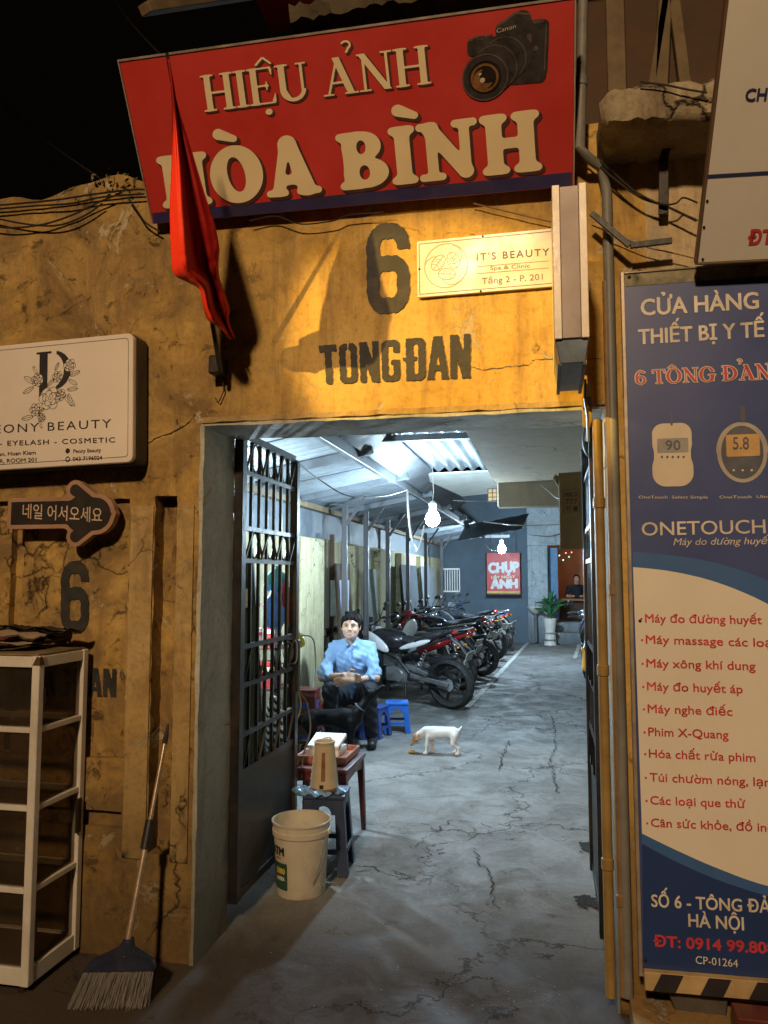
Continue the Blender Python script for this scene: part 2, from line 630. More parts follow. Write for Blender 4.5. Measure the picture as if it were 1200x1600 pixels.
_tc = bpy.data.curves.new('typesetter', 'FONT')
_to = bpy.data.objects.new('typesetter', _tc)
COL.objects.link(_to)
def text_mesh(body, bold=0.0, shear=0.0, spacing=1.0):
    _tc.body = body
    _tc.offset = bold
    _tc.shear = shear
    _tc.space_character = spacing
    _tc.resolution_u = 3
    dg = bpy.context.evaluated_depsgraph_get()
    dg.update()
    me = bpy.data.meshes.new_from_object(_to.evaluated_get(dg))
    vs = [(v.co.x, v.co.y) for v in me.vertices]
    fs = [tuple(p.vertices) for p in me.polygons]
    bpy.data.meshes.remove(me)
    return vs, fs
def text(body, x0, x1, zb, cap, mat, parent, y, bold=0.0, shear=0.0, spacing=1.0, slope=0.0, name='lettering'):
    """set body between x0 and x1 on baseline zb with capital height cap (local sign coordinates, metres)"""
    # the font has no clean o-horn: set a plain o, then add horn and grave as strokes
    graves = []
    pw = text_mesh('o', 0.0, 0.0, 1.0)[0]
    ow = max(v[0] for v in pw)
    for i_, ch in enumerate(body):
        if ch in 'ờơ':
            pv = text_mesh(body[:i_].replace('ờ', 'o').replace('ơ', 'o') + 'o', 0.0, 0.0, spacing)[0]
            xr = max(v[0] for v in pv)
            graves.append([(xr - 0.09 + shear * 0.4, 0.40), (xr - 0.05 + shear * 0.4, 0.36), (xr + 0.05 + shear * 0.5, 0.50), (xr + 0.0 + shear * 0.5, 0.52)])
            if ch == 'ờ':
                ex_ = xr - ow * 0.5
                sh_ = shear * 0.65
                graves.append([(ex_ - 0.13 + sh_, 0.72), (ex_ - 0.03 + sh_, 0.55), (ex_ + 0.03 + sh_, 0.55), (ex_ - 0.05 + sh_, 0.72)])
    body = body.replace('ờ', 'o').replace('ơ', 'o')
    vs, fs = text_mesh(body, 0.0, shear, spacing)
    a = min(v[0] for v in vs)
    b = max(v[0] for v in vs)
    sx = (x1 - x0) / (b - a)
    sz = cap / 0.70
    m = MB()
    d = bold * 0.9 * min(sx, sz)
    offs = [(0, 0)] if d <= 0 else [(0, 0)] + [(math.cos(k * math.pi / 3) * d, math.sin(k * math.pi / 3) * d) for k in range(6)]
    for i, (ox, oz) in enumerate(offs):
        for g_ in graves:
            m.add([(x0 + (vx - a) * sx + ox, y - i * 0.00012, zb + vy * sz + slope * (vx - a) * sx + oz) for vx, vy in g_], [(0, 1, 2, 3)])
        m.add([(x0 + (vx - a) * sx + ox, y - i * 0.00012, zb + vy * sz + slope * (vx - a) * sx + oz) for vx, vy in vs], fs)
    return m.build(name, mat, parent, smooth=0)

class Sign:
    """a board in its own plane: local x right, z up, front towards -y"""
    def __init__(s, name, label, cat, O, U, V, group=None):
        s.O, s.U = Vector(O), Vector(U).normalized()
        V = Vector(V)
        s.V = (V - s.U * V.dot(s.U)).normalized()
        s.N = s.U.cross(s.V)
        s.M = Matrix((s.U, -s.N, s.V)).transposed()
        s.root = thing(name, label, cat, s.O, s.M.to_euler(), group)
    def px(s, px, py, front=0.0):
        d = ray(px, py)
        o = s.O + s.N * front
        t = (o - CAM).dot(s.N) / d.dot(s.N)
        q = CAM + d * t - s.O
        return q.dot(s.U), q.dot(s.V)
    def text_px(s, body, pa, pb, capt, mat, y, **kw):
        """baseline from pixel pa to pixel pb, capt = pixel height of the capitals at pa"""
        a, b = s.px(*pa), s.px(*pb)
        c = s.px(pa[0], pa[1] - capt)
        sl = (b[1] - a[1]) / (b[0] - a[0])
        return text(body, a[0], b[0], a[1], c[1] - a[1], mat, s.root, y, slope=sl, **kw)

# ================================================================== materials used throughout
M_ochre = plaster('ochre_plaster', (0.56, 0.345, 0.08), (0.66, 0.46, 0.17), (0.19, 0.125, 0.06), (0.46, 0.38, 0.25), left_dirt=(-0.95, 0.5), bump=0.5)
M_ochre_trim = plaster('pale_trim_plaster', (0.46, 0.31, 0.12), (0.55, 0.42, 0.22), (0.20, 0.13, 0.06), (0.42, 0.36, 0.24), bump=0.6)
M_grey_conc = plaster('grey_render', (0.50, 0.51, 0.46), (0.60, 0.60, 0.54), (0.24, 0.22, 0.16), (0.45, 0.38, 0.24), bump=0.6)
M_cream = plaster('cream_plaster', (0.55, 0.44, 0.27), (0.62, 0.52, 0.36), (0.27, 0.18, 0.09), (0.4, 0.34, 0.25), bump=0.35)
M_yardwall = plaster('yard_plaster', (0.44, 0.39, 0.23), (0.54, 0.50, 0.33), (0.22, 0.18, 0.09), (0.42, 0.40, 0.33), bump=0.35)
M_slab = plaster('slab_concrete', (0.50, 0.44, 0.31), (0.58, 0.52, 0.39), (0.24, 0.19, 0.12), (0.45, 0.42, 0.36), bump=0.25)
M_darkwall = pm('dark_building', (0.05, 0.06, 0.075), 0.85, scale=2, dirt=0.4)
M_oldconc = plaster('old_concrete', (0.30, 0.25, 0.17), (0.45, 0.38, 0.26), (0.08, 0.055, 0.03), (0.5, 0.45, 0.35), bump=0.9)
M_black = pm('black_paint', (0.018, 0.018, 0.02), 0.45, var=0.4)
M_iron = pm('black_iron', (0.02, 0.022, 0.025), 0.42, 0.3, var=0.5, dirt=0.5, dirtcol=(0.10, 0.05, 0.02), bump=0.3)
M_gatepanel = pm('gate_sheet', (0.035, 0.042, 0.042), 0.5, 0.2, var=0.4, scale=4, dirt=0.5, dirtcol=(0.07, 0.05, 0.035), bump=0.2)
M_steel = pm('galvanised_steel', (0.42, 0.44, 0.46), 0.42, 0.65, var=0.35, scale=5, dirt=0.45, dirtcol=(0.12, 0.10, 0.08))
M_purlin = pm('painted_steel_beam', (0.16, 0.18, 0.20), 0.5, 0.3, var=0.4, scale=5, dirt=0.4)
M_wood = pm('weathered_timber', (0.22, 0.16, 0.09), 0.75, var=0.4, scale=7, dirt=0.4)
M_darkwood = pm('dark_timber', (0.10, 0.055, 0.03), 0.75, var=0.4, scale=7, dirt=0.4)
M_white = pm('white_enamel', (0.70, 0.68, 0.63), 0.4, var=0.14, scale=6, dirt=0.35, dirtcol=(0.30, 0.22, 0.14), bump=0.08)
M_white_clean = pm('white_board', (0.78, 0.76, 0.70), 0.35, var=0.06, scale=3, dirt=0.10, dirtcol=(0.45, 0.36, 0.25), bump=0.03)
M_cable = pm('cable_black', (0.02, 0.018, 0.016), 0.6)
M_cable_w = pm('cable_white', (0.6, 0.6, 0.57), 0.5)
M_red = pm('red_print', (0.50, 0.035, 0.028), 0.42, var=0.12, scale=2.2, dirt=0.22, dirtcol=(0.28, 0.03, 0.02), bump=0.05)
M_redshadow = pm('dark_print', (0.06, 0.02, 0.015), 0.5, var=0.1)
M_letter = pm('cream_print', (0.78, 0.66, 0.42), 0.4, var=0.08, scale=3, dirt=0.12, dirtcol=(0.5, 0.38, 0.2), bump=0.03)
M_navy = pm('navy_print', (0.035, 0.045, 0.14), 0.4, var=0.12, scale=2, dirt=0.12, bump=0.04)
M_ink = pm('ink_print', (0.025, 0.022, 0.028), 0.5, var=0.1, dirt=0)
M_redink = pm('red_ink', (0.55, 0.035, 0.045), 0.45, var=0.08, dirt=0)
M_teal = pm('teal_print', (0.05, 0.14, 0.38), 0.4, var=0.1, scale=2, dirt=0.1)
M_rubber = pm('tyre_rubber', (0.018, 0.018, 0.019), 0.75, var=0.3, scale=20, dirt=0.5, dirtcol=(0.10, 0.09, 0.08))
M_chrome = pm('bright_metal', (0.66, 0.67, 0.69), 0.22, 0.95, var=0.15, dirt=0.2)
M_alu = pm('cast_aluminium', (0.32, 0.33, 0.34), 0.45, 0.7, var=0.3, scale=14, dirt=0.5)
M_blackplastic = pm('black_plastic', (0.02, 0.021, 0.024), 0.4, var=0.3, dirt=0.3, dirtcol=(0.08, 0.075, 0.07))
M_seat = pm('seat_vinyl', (0.03, 0.032, 0.036), 0.55, var=0.2, scale=18, dirt=0.15, bump=0.3)
M_blue = pm('blue_plastic', (0.025, 0.16, 0.62), 0.38, var=0.15, dirt=0.2)
M_darkblue = pm('dark_blue_plastic', (0.03, 0.07, 0.30), 0.42, var=0.15, dirt=0.25)
M_navyplastic = pm('navy_plastic', (0.03, 0.05, 0.12), 0.45, var=0.2, dirt=0.35)
M_maroon = pm('maroon_plastic', (0.13, 0.026, 0.022), 0.38, var=0.2, dirt=0.3)
M_redplastic = pm('red_plastic', (0.50, 0.05, 0.05), 0.4, var=0.15, dirt=0.2)
M_glassy = pm('dark_glass', (0.02, 0.02, 0.025), 0.08, var=0.1, dirt=0.1, bump=0)
def glass(name, col=(0.9, 0.9, 0.9), gloss=0.10):
    m, t, b = new_mat(name)
    b.inputs['Base Color'].default_value = (0.12, 0.10, 0.08, 1)
    b.inputs['Roughness'].default_value = 0.08
    tr = nn(t, 'ShaderNodeBsdfTransparent')
    tr.inputs[0].default_value = (*col, 1)
    mx = nn(t, 'ShaderNodeMixShader')
    dust = ramp(t, noise(t, obj_vec(t), 5, 8, 0.7), [(0.35, gloss), (0.7, gloss * 2.4)])
    t.links.new(dust, mx.inputs[0])
    t.links.new(tr.outputs[0], mx.inputs[1])
    t.links.new(b.outputs[0], mx.inputs[2])
    t.links.new(mx.outputs[0], t.nodes['Material Output'].inputs[0])
    return m
M_pane = glass('dusty_pane', (0.80, 0.77, 0.72), 0.10)

def Xw(px):
    return W(px, 900).x
def Zw(px, py):
    return W(px, py).z

# ================================================================== ground
M_street = concrete_floor('street_concrete', (0.085, 0.062, 0.045), wet=0.3, brown=0.65)
M_yard = concrete_floor('yard_concrete', (0.22, 0.222, 0.218), wet=0.35, brown=0.10, street=True)
g = MB().add([(-60, -60, 0), (60, -60, 0), (60, 60, 0), (-60, 60, 0)], [(0, 1, 2, 3)]).build('ground', M_street, smooth=0)
struct(g)
def bumpy_sheet(x0, x1, y0, y1, z, h, amp, seed):
    rnd = random.Random(seed)
    nx, ny = int((x1 - x0) / h) + 1, int((y1 - y0) / h) + 1
    ph = [(rnd.uniform(1, 4), rnd.uniform(1, 4), rnd.uniform(0, 6)) for _ in range(6)]
    rows = []
    for j in range(ny + 1):
        row = []
        for i in range(nx + 1):
            x, y = x0 + (x1 - x0) * i / nx, y0 + (y1 - y0) * j / ny
            w = sum(math.sin(a * x + b * y + c) for a, b, c in ph) / 6
            row.append((x, y, z + amp * (0.6 + 0.4 * w) * (1 if 0 < i < nx and 0 < j < ny else 0)))
        rows.append(row)
    return MB().grid(rows)
yf = bumpy_sheet(-2.5, 1.3, -0.6, 15.9, 0.004, 0.12, 0.008, 3).build('yard_floor', M_yard)
struct(yf)
# long open cracks wandering up the passage
def floor_crack(pts, w, seed):
    rr = random.Random(seed)
    P = [G(a, b) for a, b in pts]
    rows = []
    for a, b in zip(P, P[1:]):
        n = max(4, int((b - a).length / 0.03))
        for i in range(n):
            q = a.lerp(b, i / n) + Vector((rr.uniform(-1, 1), rr.uniform(-1, 1), 0)) * 0.02
            ww = w * rr.uniform(0.15, 1.0)
            rows.append([(q.x - ww, q.y - ww * 0.3, 0.0165), (q.x + ww, q.y + ww * 0.3, 0.0165)])
    struct(MB().grid(rows[::-1]).build('floor_crack', MATS['floor_crack_dirt'], smooth=0))
pm('floor_crack_dirt', (0.025, 0.022, 0.02), 0.95, dirt=0)
for i, (l, w_) in enumerate((([(862, 1120), (866, 1145), (870, 1170), (858, 1190), (866, 1215), (874, 1245)], 0.007), ([(797, 1160), (784, 1188), (779, 1208)], 0.008), ([(640, 1332), (668, 1312), (706, 1284), (745, 1290), (792, 1303), (838, 1301), (862, 1290)], 0.005),
                            ([(742, 1330), (750, 1352), (768, 1376), (764, 1402), (782, 1428)], 0.006), ([(700, 1428), (722, 1433), (765, 1430)], 0.004), ([(835, 1316), (905, 1318)], 0.005), ([(815, 1040), (850, 1042)], 0.015), ([(880, 1085), (905, 1092), (918, 1098)], 0.015))):
    floor_crack(l, w_, i)
# grit and crumbs of mortar on the threshold
gm_ = MB()
rr = random.Random(44)
for i in range(420):
    px_, py_ = rr.uniform(380, 960), 1330 + 260 * rr.random() ** 0.8
    q = G(px_, py_)
    if q.x < -1.42 or q.x > 0.2:
        continue
    s_ = rr.uniform(0.0012, 0.0042)
    c_ = [Vector((rr.uniform(-1, 1), rr.uniform(-1, 1), rr.uniform(-0.2, 1))) * s_ for _ in range(4)]
    gm_.add([(q.x + v.x, q.y + v.y, 0.0135 + abs(v.z)) for v in c_], [(0, 1, 2), (0, 2, 3), (0, 3, 1), (1, 3, 2)])
gr0 = gm_.build('grit', pm('grit_mortar', (0.35, 0.32, 0.28), 0.9, dirt=0), smooth=0)
gr0['kind'] = 'stuff'
# broken corners of the slab by the right gate leaf: shallow lumps of dark rubble
M_pit = pm('black_rubble', (0.014, 0.012, 0.010), 0.95, var=0.5, scale=30, bump=0.8)
rnd = random.Random(5)
for (cx, cy, sx, sy) in ((917, 1327, 0.045, 0.10), (918, 1413, 0.062, 0.085)):
    c = G(cx, cy)
    f = lambda x, z, cx=c.x, cy=c.y, sx=sx, sy=sy: np.maximum(np.abs(x - cx) / sx, np.abs(z - cy) / sy) - 0.8 + 0.16 * np.sin(x * 90 + z * 40) + 0.13 * np.sin(z * 130 - x * 60)
    vs, fs = fill2d(f, c.x - 2 * sx, c.x + 2 * sx, c.y - 2 * sy, c.y + 2 * sy, 0.008)
    p = MB().add([(a, b, 0.016 + 0.002 * math.sin(a * 300) * math.cos(b * 260)) for a, b in vs], fs).build('floor_break', M_pit, smooth=60)
    struct(p)
M_line = pm('worn_line_paint', (0.50, 0.51, 0.50), 0.8, var=0.4, scale=14, dirt=0.7, dirtcol=(0.2, 0.2, 0.2))
def floor_line(p, q, w, name='painted_line'):
    p, q = Vector((p.x, p.y, 0)), Vector((q.x, q.y, 0))
    d = (q - p)
    n = int(d.length / 0.12) + 2
    s = Vector((-d.y, d.x, 0)).normalized() * w / 2
    pts = []
    for i in range(n):
        c = p + d * i / (n - 1)
        pts.append([(c.x - s.x * random.uniform(0.7, 1.1), c.y - s.y, 0.0175), (c.x + s.x * random.uniform(0.7, 1.1), c.y + s.y, 0.0175)])
    o = MB().grid(pts[::-1]).build(name, M_line, smooth=0)
    struct(o)
floor_line(G(730, 1108), G(826, 1004), 0.085)
floor_line(G(800, 1003), G(912, 1003), 0.10)
floor_line(G(898, 1030), G(906, 1006), 0.08)

# ================================================================== the gate wall
XL, XR = -1.46, 0.235          # the opening
HEAD = 2.262
wall = thing('gate_wall', 'old ochre plastered gate wall with a square opening, painted 6 TONG DAN above it', 'wall', (0, 0, 0))
def relief(x0, x1, z0, z1, recesses, h=0.05, yb=0.32, amp=0.0016, seed=1, topfn=None):
    """front face on y=0 with stepped recesses (xa, xb, za, zb, depth)"""
    rnd = random.Random(seed)
    xs, zs = {round(x0, 4), round(x1, 4)}, {round(z0, 4), round(z1, 4)}
    for a, b, c, d, _ in recesses:
        for q in (a, b):
            if x0 < q < x1:
                xs.add(round(q, 4))
        for q in (c, d):
            if z0 < q < z1:
                zs.add(round(q, 4))
    def refine(s):
        s = sorted(s)
        out = []
        for a, b in zip(s, s[1:]):
            n = max(1, int(round((b - a) / h)))
            out += [a + (b - a) * i / n for i in range(n)]
        return out + [s[-1]]
    xs, zs = refine(xs), refine(zs)
    def depth(x, z):
        d = 0.0
        for a, b, c, e, dd in recesses:
            if a < x < b and c < z < e:
                d = max(d, dd)
        return d
    nx, nz = len(xs) - 1, len(zs) - 1
    D = [[depth((xs[i] + xs[i + 1]) / 2, (zs[j] + zs[j + 1]) / 2) for j in range(nz)] for i in range(nx)]
    jit = {}
    vi, V, F = {}, [], []
    def vert(i, j, d):
        k = (i, j, round(d, 4))
        if k not in vi:
            if (i, j) not in jit:
                e = 0 < i < nx and 0 < j < nz
                jit[(i, j)] = (rnd.uniform(-1, 1) * 0.0035 * e, rnd.uniform(-1, 1) * amp, rnd.uniform(-1, 1) * 0.0035 * e)
            a, b, c = jit[(i, j)]
            z = zs[j] + c
            if topfn and j == nz:
                z = topfn(xs[i])
            vi[k] = len(V)
            V.append((xs[i] + a, d + b, z))
        return vi[k]
    for i in range(nx):
        for j in range(nz):
            d = D[i][j]
            F.append((vert(i, j, d), vert(i + 1, j, d), vert(i + 1, j + 1, d), vert(i, j + 1, d)))
            if i + 1 < nx and abs(D[i + 1][j] - d) > 1e-5:
                e = D[i + 1][j]
                F.append((vert(i + 1, j, d), vert(i + 1, j, e), vert(i + 1, j + 1, e), vert(i + 1, j + 1, d)))
            if j + 1 < nz and abs(D[i][j + 1] - d) > 1e-5:
                e = D[i][j + 1]
                F.append((vert(i, j + 1, d), vert(i + 1, j + 1, d), vert(i + 1, j + 1, e), vert(i, j + 1, e)))
    # back, ends, top
    def zt(x):
        return topfn(x) if topfn else z1
    n = len(V)
    for i in range(nx + 1):
        V.append((xs[i], yb, z0))
        V.append((xs[i], yb, zt(xs[i])))
    for i in range(nx):
        a = n + 2 * i
        F.append((a + 2, a, a + 1, a + 3))
        F.append((vert(i, nz, D[i][-1]), vert(i + 1, nz, D[i][-1]), a + 3, a + 1))
    for i, ii, fl in ((0, 0, 0), (nx, nx - 1, 1)):
        a = n + 2 * i
        for j in range(nz):
            pass
        q = (vert(i, 0, D[ii][0]), vert(i, nz, D[ii][-1]), a + 1, a)
        F.append(q if not fl else q[::-1])
    return MB().add(V, F)
xa, xb, xc, xd = Xw(200), Xw(240), Xw(275), Xw(309)
zt1, zb1 = Zw(180, 780), Zw(160, 1185)
recs = [
    (Xw(-190), xa, zb1, zt1, 0.035),
    (Xw(8), Xw(28), zb1 + 0.0, zt1 - 0.1, 0.075),
    (Xw(-190), xa, Zw(160, 1292), Zw(160, 1266), 0.03),
    (xb, xc, Zw(230, 1334), Zw(258, 775), 0.085),
]
def lefttop(x):
    return 3.385 + 0.04 * math.exp(-((x + 1.98) / 0.2) ** 2) + 0.016 * math.sin(x * 9) + 0.010 * math.sin(x * 23 + 1)
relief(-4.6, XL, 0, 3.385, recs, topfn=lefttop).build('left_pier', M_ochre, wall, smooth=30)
relief(XL, XR, HEAD, 3.42, [], seed=2).build('head_wall', M_ochre, wall, smooth=30)
relief(XR, 0.40, 0, 3.42, [], seed=3).build('right_pier', M_ochre, wall, smooth=30)
# pale raised strips either side of the narrow niche
for a, b, sd in ((xa + 0.012, xb - 0.004, 11), (xc + 0.004, xd - 0.02, 12)):
    mb = relief(a, b, Zw(235, 1335) - 0.02, Zw(235, 790), [], seed=sd, yb=0.004, amp=0.001)
    mb.v = [(x, y - 0.008, z) for x, y, z in mb.v]
    mb.build('raised_strip', M_ochre_trim, wall, smooth=30)
# grey rendered linings of the opening
def jbox(a, b, h, amp, seed):
    """box of small facets with worn, uneven faces and arrises"""
    rnd = random.Random(seed)
    bm = bmesh.new()
    n = [max(1, int(round((b[i] - a[i]) / h))) for i in range(3)]
    idx, V, F = {}, [], []
    def vert(i, j, k):
        if (i, j, k) not in idx:
            idx[(i, j, k)] = len(V)
            V.append(tuple(a[q] + (b[q] - a[q]) * c / n[q] + rnd.uniform(-1, 1) * amp for q, c in enumerate((i, j, k))))
        return idx[(i, j, k)]
    for ax in range(3):
        u, w = [(1, 2), (2, 0), (0, 1)][ax]
        for side in (0, n[ax]):
            for p in range(n[u]):
                for q in range(n[w]):
                    c = []
                    for du, dw in ((0, 0), (1, 0), (1, 1), (0, 1)):
                        t = [0, 0, 0]
                        t[ax], t[u], t[w] = side, p + du, q + dw
                        c.append(vert(*t))
                    F.append(tuple(c) if side else tuple(c[::-1]))
    return MB().add(V, F)
def lining(a, b, name, cuts=18, seed=4):
    rnd = random.Random(seed)
    return jbox(a, b, 0.07, 0.0032, seed).build(name, M_grey_conc, wall, smooth=25)
lining((XL - 0.006, -0.006, 0.0), (XL + 0.012, 0.33, HEAD - 0.010), 'jamb_lining')
lining((XR - 0.010, -0.004, 0.0), (XR, 0.33, HEAD - 0.012), 'jamb_lining')
lining((XL, -0.006, HEAD - 0.012), (XR, 0.33, HEAD), 'head_lining')
# thin grey band of bare render round the head of the opening
jbox((XL - 0.0, -0.010, HEAD + 0.004), (XR, 0.004, HEAD + 0.026), 0.05, 0.003, 9).build('head_band', M_ochre_trim, wall, smooth=25)

# stencilled number and street name (flat paint)
def paint6(x, z):
    d = np.abs(sbox(x, z, 0.09, 0.51, 0.09, 0.91, 0.17)) - 0.088
    # outer ring of a tall rounded 6 with the right upper side open
    low = np.abs(sbox(x, z, 0.09, 0.51, 0.09, 0.55, 0.15)) - 0.088
    left = sbox(x, z, 0.0, 0.178, 0.2, 0.8, 0.05)
    top = np.maximum(d, -(z - 0.66))
    top = np.maximum(top, -(sbox(x, z, 0.25, 0.8, 0.0, 0.70)))
    return smin(0.02, low, left, top)
def ragged(f, s=60, a=0.006):
    return lambda x, z: f(x, z) + a * np.sin(x * s * 1.3 + 2) * np.sin(z * s + 1) + a * 0.6 * np.sin(x * s * 3.1 + z * s * 2.3)
def glyph_T(x, z): return un(sbox(x, z, 0.0, 0.42, 0.83, 1.0), sbox(x, z, 0.13, 0.29, 0.0, 1.0))
def glyph_O(x, z):
    d = np.maximum(sbox(x, z, 0, 0.42, 0, 1, 0.14), -sbox(x, z, 0.15, 0.27, 0.15, 0.85, 0.05))
    return np.maximum(d, -sbox(x, z, 0.195, 0.225, 0.7, 1.1))
def glyph_N(x, z): return un(sbox(x, z, 0, 0.15, 0, 1), sbox(x, z, 0.30, 0.45, 0, 1), np.maximum(slab_(x, z, (0.08, 1.02), (0.37, -0.02), 0.17), np.abs(z - 0.5) - 0.5))
def glyph_G(x, z):
    d = np.maximum(sbox(x, z, 0, 0.42, 0, 1, 0.14), -sbox(x, z, 0.15, 0.27, 0.15, 0.85, 0.05))
    return un(np.maximum(d, -sbox(x, z, 0.22, 0.6, 0.50, 0.68)), sbox(x, z, 0.22, 0.42, 0.40, 0.52))
def glyph_D(x, z):
    d = np.maximum(sbox(x, z, 0, 0.44, 0, 1, 0.15), -sbox(x, z, 0.17, 0.28, 0.15, 0.85, 0.05))
    return un(d, sbox(x, z, 0, 0.14, 0, 1), sbox(x, z, -0.07, 0.24, 0.47, 0.56))
def glyph_A(x, z):
    d = un(np.maximum(slab_(x, z, (0.07, -0.02), (0.22, 1.02), 0.15), np.abs(z - 0.5) - 0.5), np.maximum(slab_(x, z, (0.41, -0.02), (0.26, 1.02), 0.15), np.abs(z - 0.5) - 0.5), sbox(x, z, 0.12, 0.36, 0.2, 0.33))
    return d
def word(seq):
    def f(x, z):
        return un(*[g(x - o, z) for g, o in seq])
    return f
TONGDAN = [(glyph_T, 0), (glyph_O, 0.47), (glyph_N, 0.95), (glyph_G, 1.46), (glyph_D, 2.02), (glyph_A, 2.50), (glyph_N, 3.02)]
def paint(name, f, wbox, hbox, pts, y, mat=M_black, step=0.02):
    """pts: pixel corners bottom-left, bottom-right, top-right, top-left on the plane y"""
    BL, BR, TR, TL = [W(px, py, y) for px, py in pts]
    def xf(a, b):
        u, v = a / wbox, b / hbox
        p = (BL * (1 - u) + BR * u) * (1 - v) + (TL * (1 - u) + TR * u) * v
        return p.x, p.z
    vs, fs = fill2d(f, -0.1, wbox + 0.1, -0.1, hbox + 0.1, step)
    q = [xf(a, b) for a, b in vs]
    return MB().add([(a, y, b) for a, b in q], fs).build(name, mat, wall, smooth=0)
M_stencil = pm('stencil_black', (0.025, 0.026, 0.028), 0.65, var=0.5, scale=14, dirt=0.22, dirtcol=(0.16, 0.11, 0.05), bump=0.3)
paint('painted_number', ragged(paint6, 40), 0.6, 1.0, [(574, 492), (640, 488), (640, 346), (572, 350)], -0.0045, M_stencil)
paint('painted_lettering', ragged(word(TONGDAN), 30, 0.008), 3.47, 1.0, [(501, 601), (735, 591), (735, 521), (498, 540)], -0.0045, M_stencil)
paint('painted_number', ragged(paint6, 40), 0.6, 1.0, [(95, 990), (139, 990), (139, 874), (95, 878)], 0.0305, M_stencil)
paint('painted_lettering', ragged(word(TONGDAN), 30, 0.008), 3.47, 1.0, [(28, 1087), (181, 1089), (182, 1045), (28, 1040)], 0.0305, M_stencil)
# open cracks in the plaster
def crack(pts, w=0.004, name='crack'):
    pts = [W(px, py, -0.0034) for px, py in pts]
    fine = []
    rr = random.Random(len(pts))
    for a, b in zip(pts, pts[1:]):
        for i in range(6):
            fine.append(a.lerp(b, i / 6) + Vector((rr.uniform(-1, 1), 0, rr.uniform(-1, 1))) * 0.0025)
    fine.append(pts[-1])
    rows = [[(p.x, p.y, p.z - w * rr.uniform(0.1, 0.5)), (p.x + 0.001, p.y, p.z + w * rr.uniform(0.1, 0.5))] for p in fine]
    MB().grid(rows).build(name, M_black, wall, smooth=0)
crack([(735, 572), (752, 578), (770, 576), (800, 572), (825, 570), (835, 561), (860, 561), (885, 562), (940, 560), (955, 553)])
crack([(220, 700), (240, 686), (268, 676), (290, 665), (305, 648)], 0.009)

# neighbour's cream wall on the right, behind the banners
nb = thing('neighbour_wall', 'cream rendered wall behind the blue medical banner at the right', 'wall', (0, 0, 0))
relief(0.40, 3.6, 0, 3.52, [], seed=8, yb=0.30).build('wall_face', M_cream, nb, smooth=30)
# rough projecting beam end above it
b0, b1, b2, b3 = W(935, 135, -0.30), W(1112, 118, -0.30), W(935, 196, -0.30), W(1110, 180, -0.30)
bm_ = MB()
rows = []
rr = random.Random(9)
NX = 22
for j, (t, yy) in enumerate(((1.0, 0.0), (1.0, -0.12), (0.97, -0.28), (0.80, -0.31), (0.4, -0.315), (0.08, -0.30), (0.0, -0.27), (0.0, -0.12), (0.0, 0.0))):
    row = []
    for i in range(NX + 1):
        u = i / NX * 1.5
        top, bot = b0.lerp(b1, u), b2.lerp(b3, u)
        rnd_end = 0.04 * math.exp(-(u / 0.05) ** 2)
        z = bot.z + (top.z - bot.z) * t + (rnd_end if t < 0.5 else -rnd_end) * (1 if yy < -0.05 else 0) + rr.uniform(-1, 1) * 0.007
        row.append((top.x + (0.02 * math.exp(-(u / 0.1) ** 2)) * (abs(t - 0.5)), yy + 0.03 * math.exp(-(u / 0.06) ** 2) + rr.uniform(-1, 1) * 0.006, z))
    rows.append(row)
bm_.grid(rows)
bm_.add([r[0] for r in rows], [tuple(range(len(rows)))])
beam = bm_.build('concrete_beam', M_oldconc, None, smooth=40)
tag(beam, 'crumbling concrete beam end jutting out between the red sign and the tall white sign', 'beam')

# dark building above and behind the gate
back = thing('upper_building', 'dark timbered upper storey in shadow above the red shop sign', 'building', (0, 1.2, 3.3))
MB().box((-1.3, 1.3, 3.30), (4.5, 1.6, 7.5)).build('wall_panel', M_darkwood, back, world=True)
for i, (px, w, s) in enumerate(((964, 0.05, 0.0), (1030, 0.035, 0.10), (1075, 0.03, -0.12), (1010, 0.02, 0.25))):
    p = W(px, 100, 1.2)
    MB().bar((p.x - s * 0.6, 1.24, 3.3), (p.x + s, 1.24, 5.6), w * 2, 0.05, (0, 1, 0)).build('post', M_wood, back, world=True, bevel=0.004)
MB().box((-1.3, 0.9, 5.0), (4.5, 1.4, 5.12)).build('eave_board', M_darkwood, back, world=True)
led = thing('roof_ledge', 'grimy broken ledge with a red edge just above the red shop sign', 'ledge', W(600, 20, -0.1))
rows = []
for j, (dz, yy) in enumerate(((0.10, 1.28), (0.10, -0.10), (0.05, -0.16), (0.0, -0.14), (0.0, 1.28))):
    row = []
    for i in range(41):
        p = W(452 + i * 9, 30 - i * 1.55, -0.15)
        row.append((p.x, yy + rr.uniform(-1, 1) * 0.01, p.z + dz + rr.uniform(-1, 1) * 0.012))
    rows.append(row)
MB().grid(rows).build('ledge_slab', M_oldconc, led, smooth=40, world=True)
p, q = W(400, -2, -0.1), W(575, -40, -0.1)
MB().bar((p.x, -0.05, p.z + 0.03), (q.x, -0.05, q.z + 0.10), 0.25, 0.14).build('red_fascia', M_red, led, world=True, bevel=0.004)
p, q = W(226, 14, 0.3), W(440, -17, 1.25)
tag(MB().bar(p, q, 0.08, 0.05).build('timber_batten', M_wood, bevel=0.004), 'short timber batten catching light against the black sky, top left', 'batten')

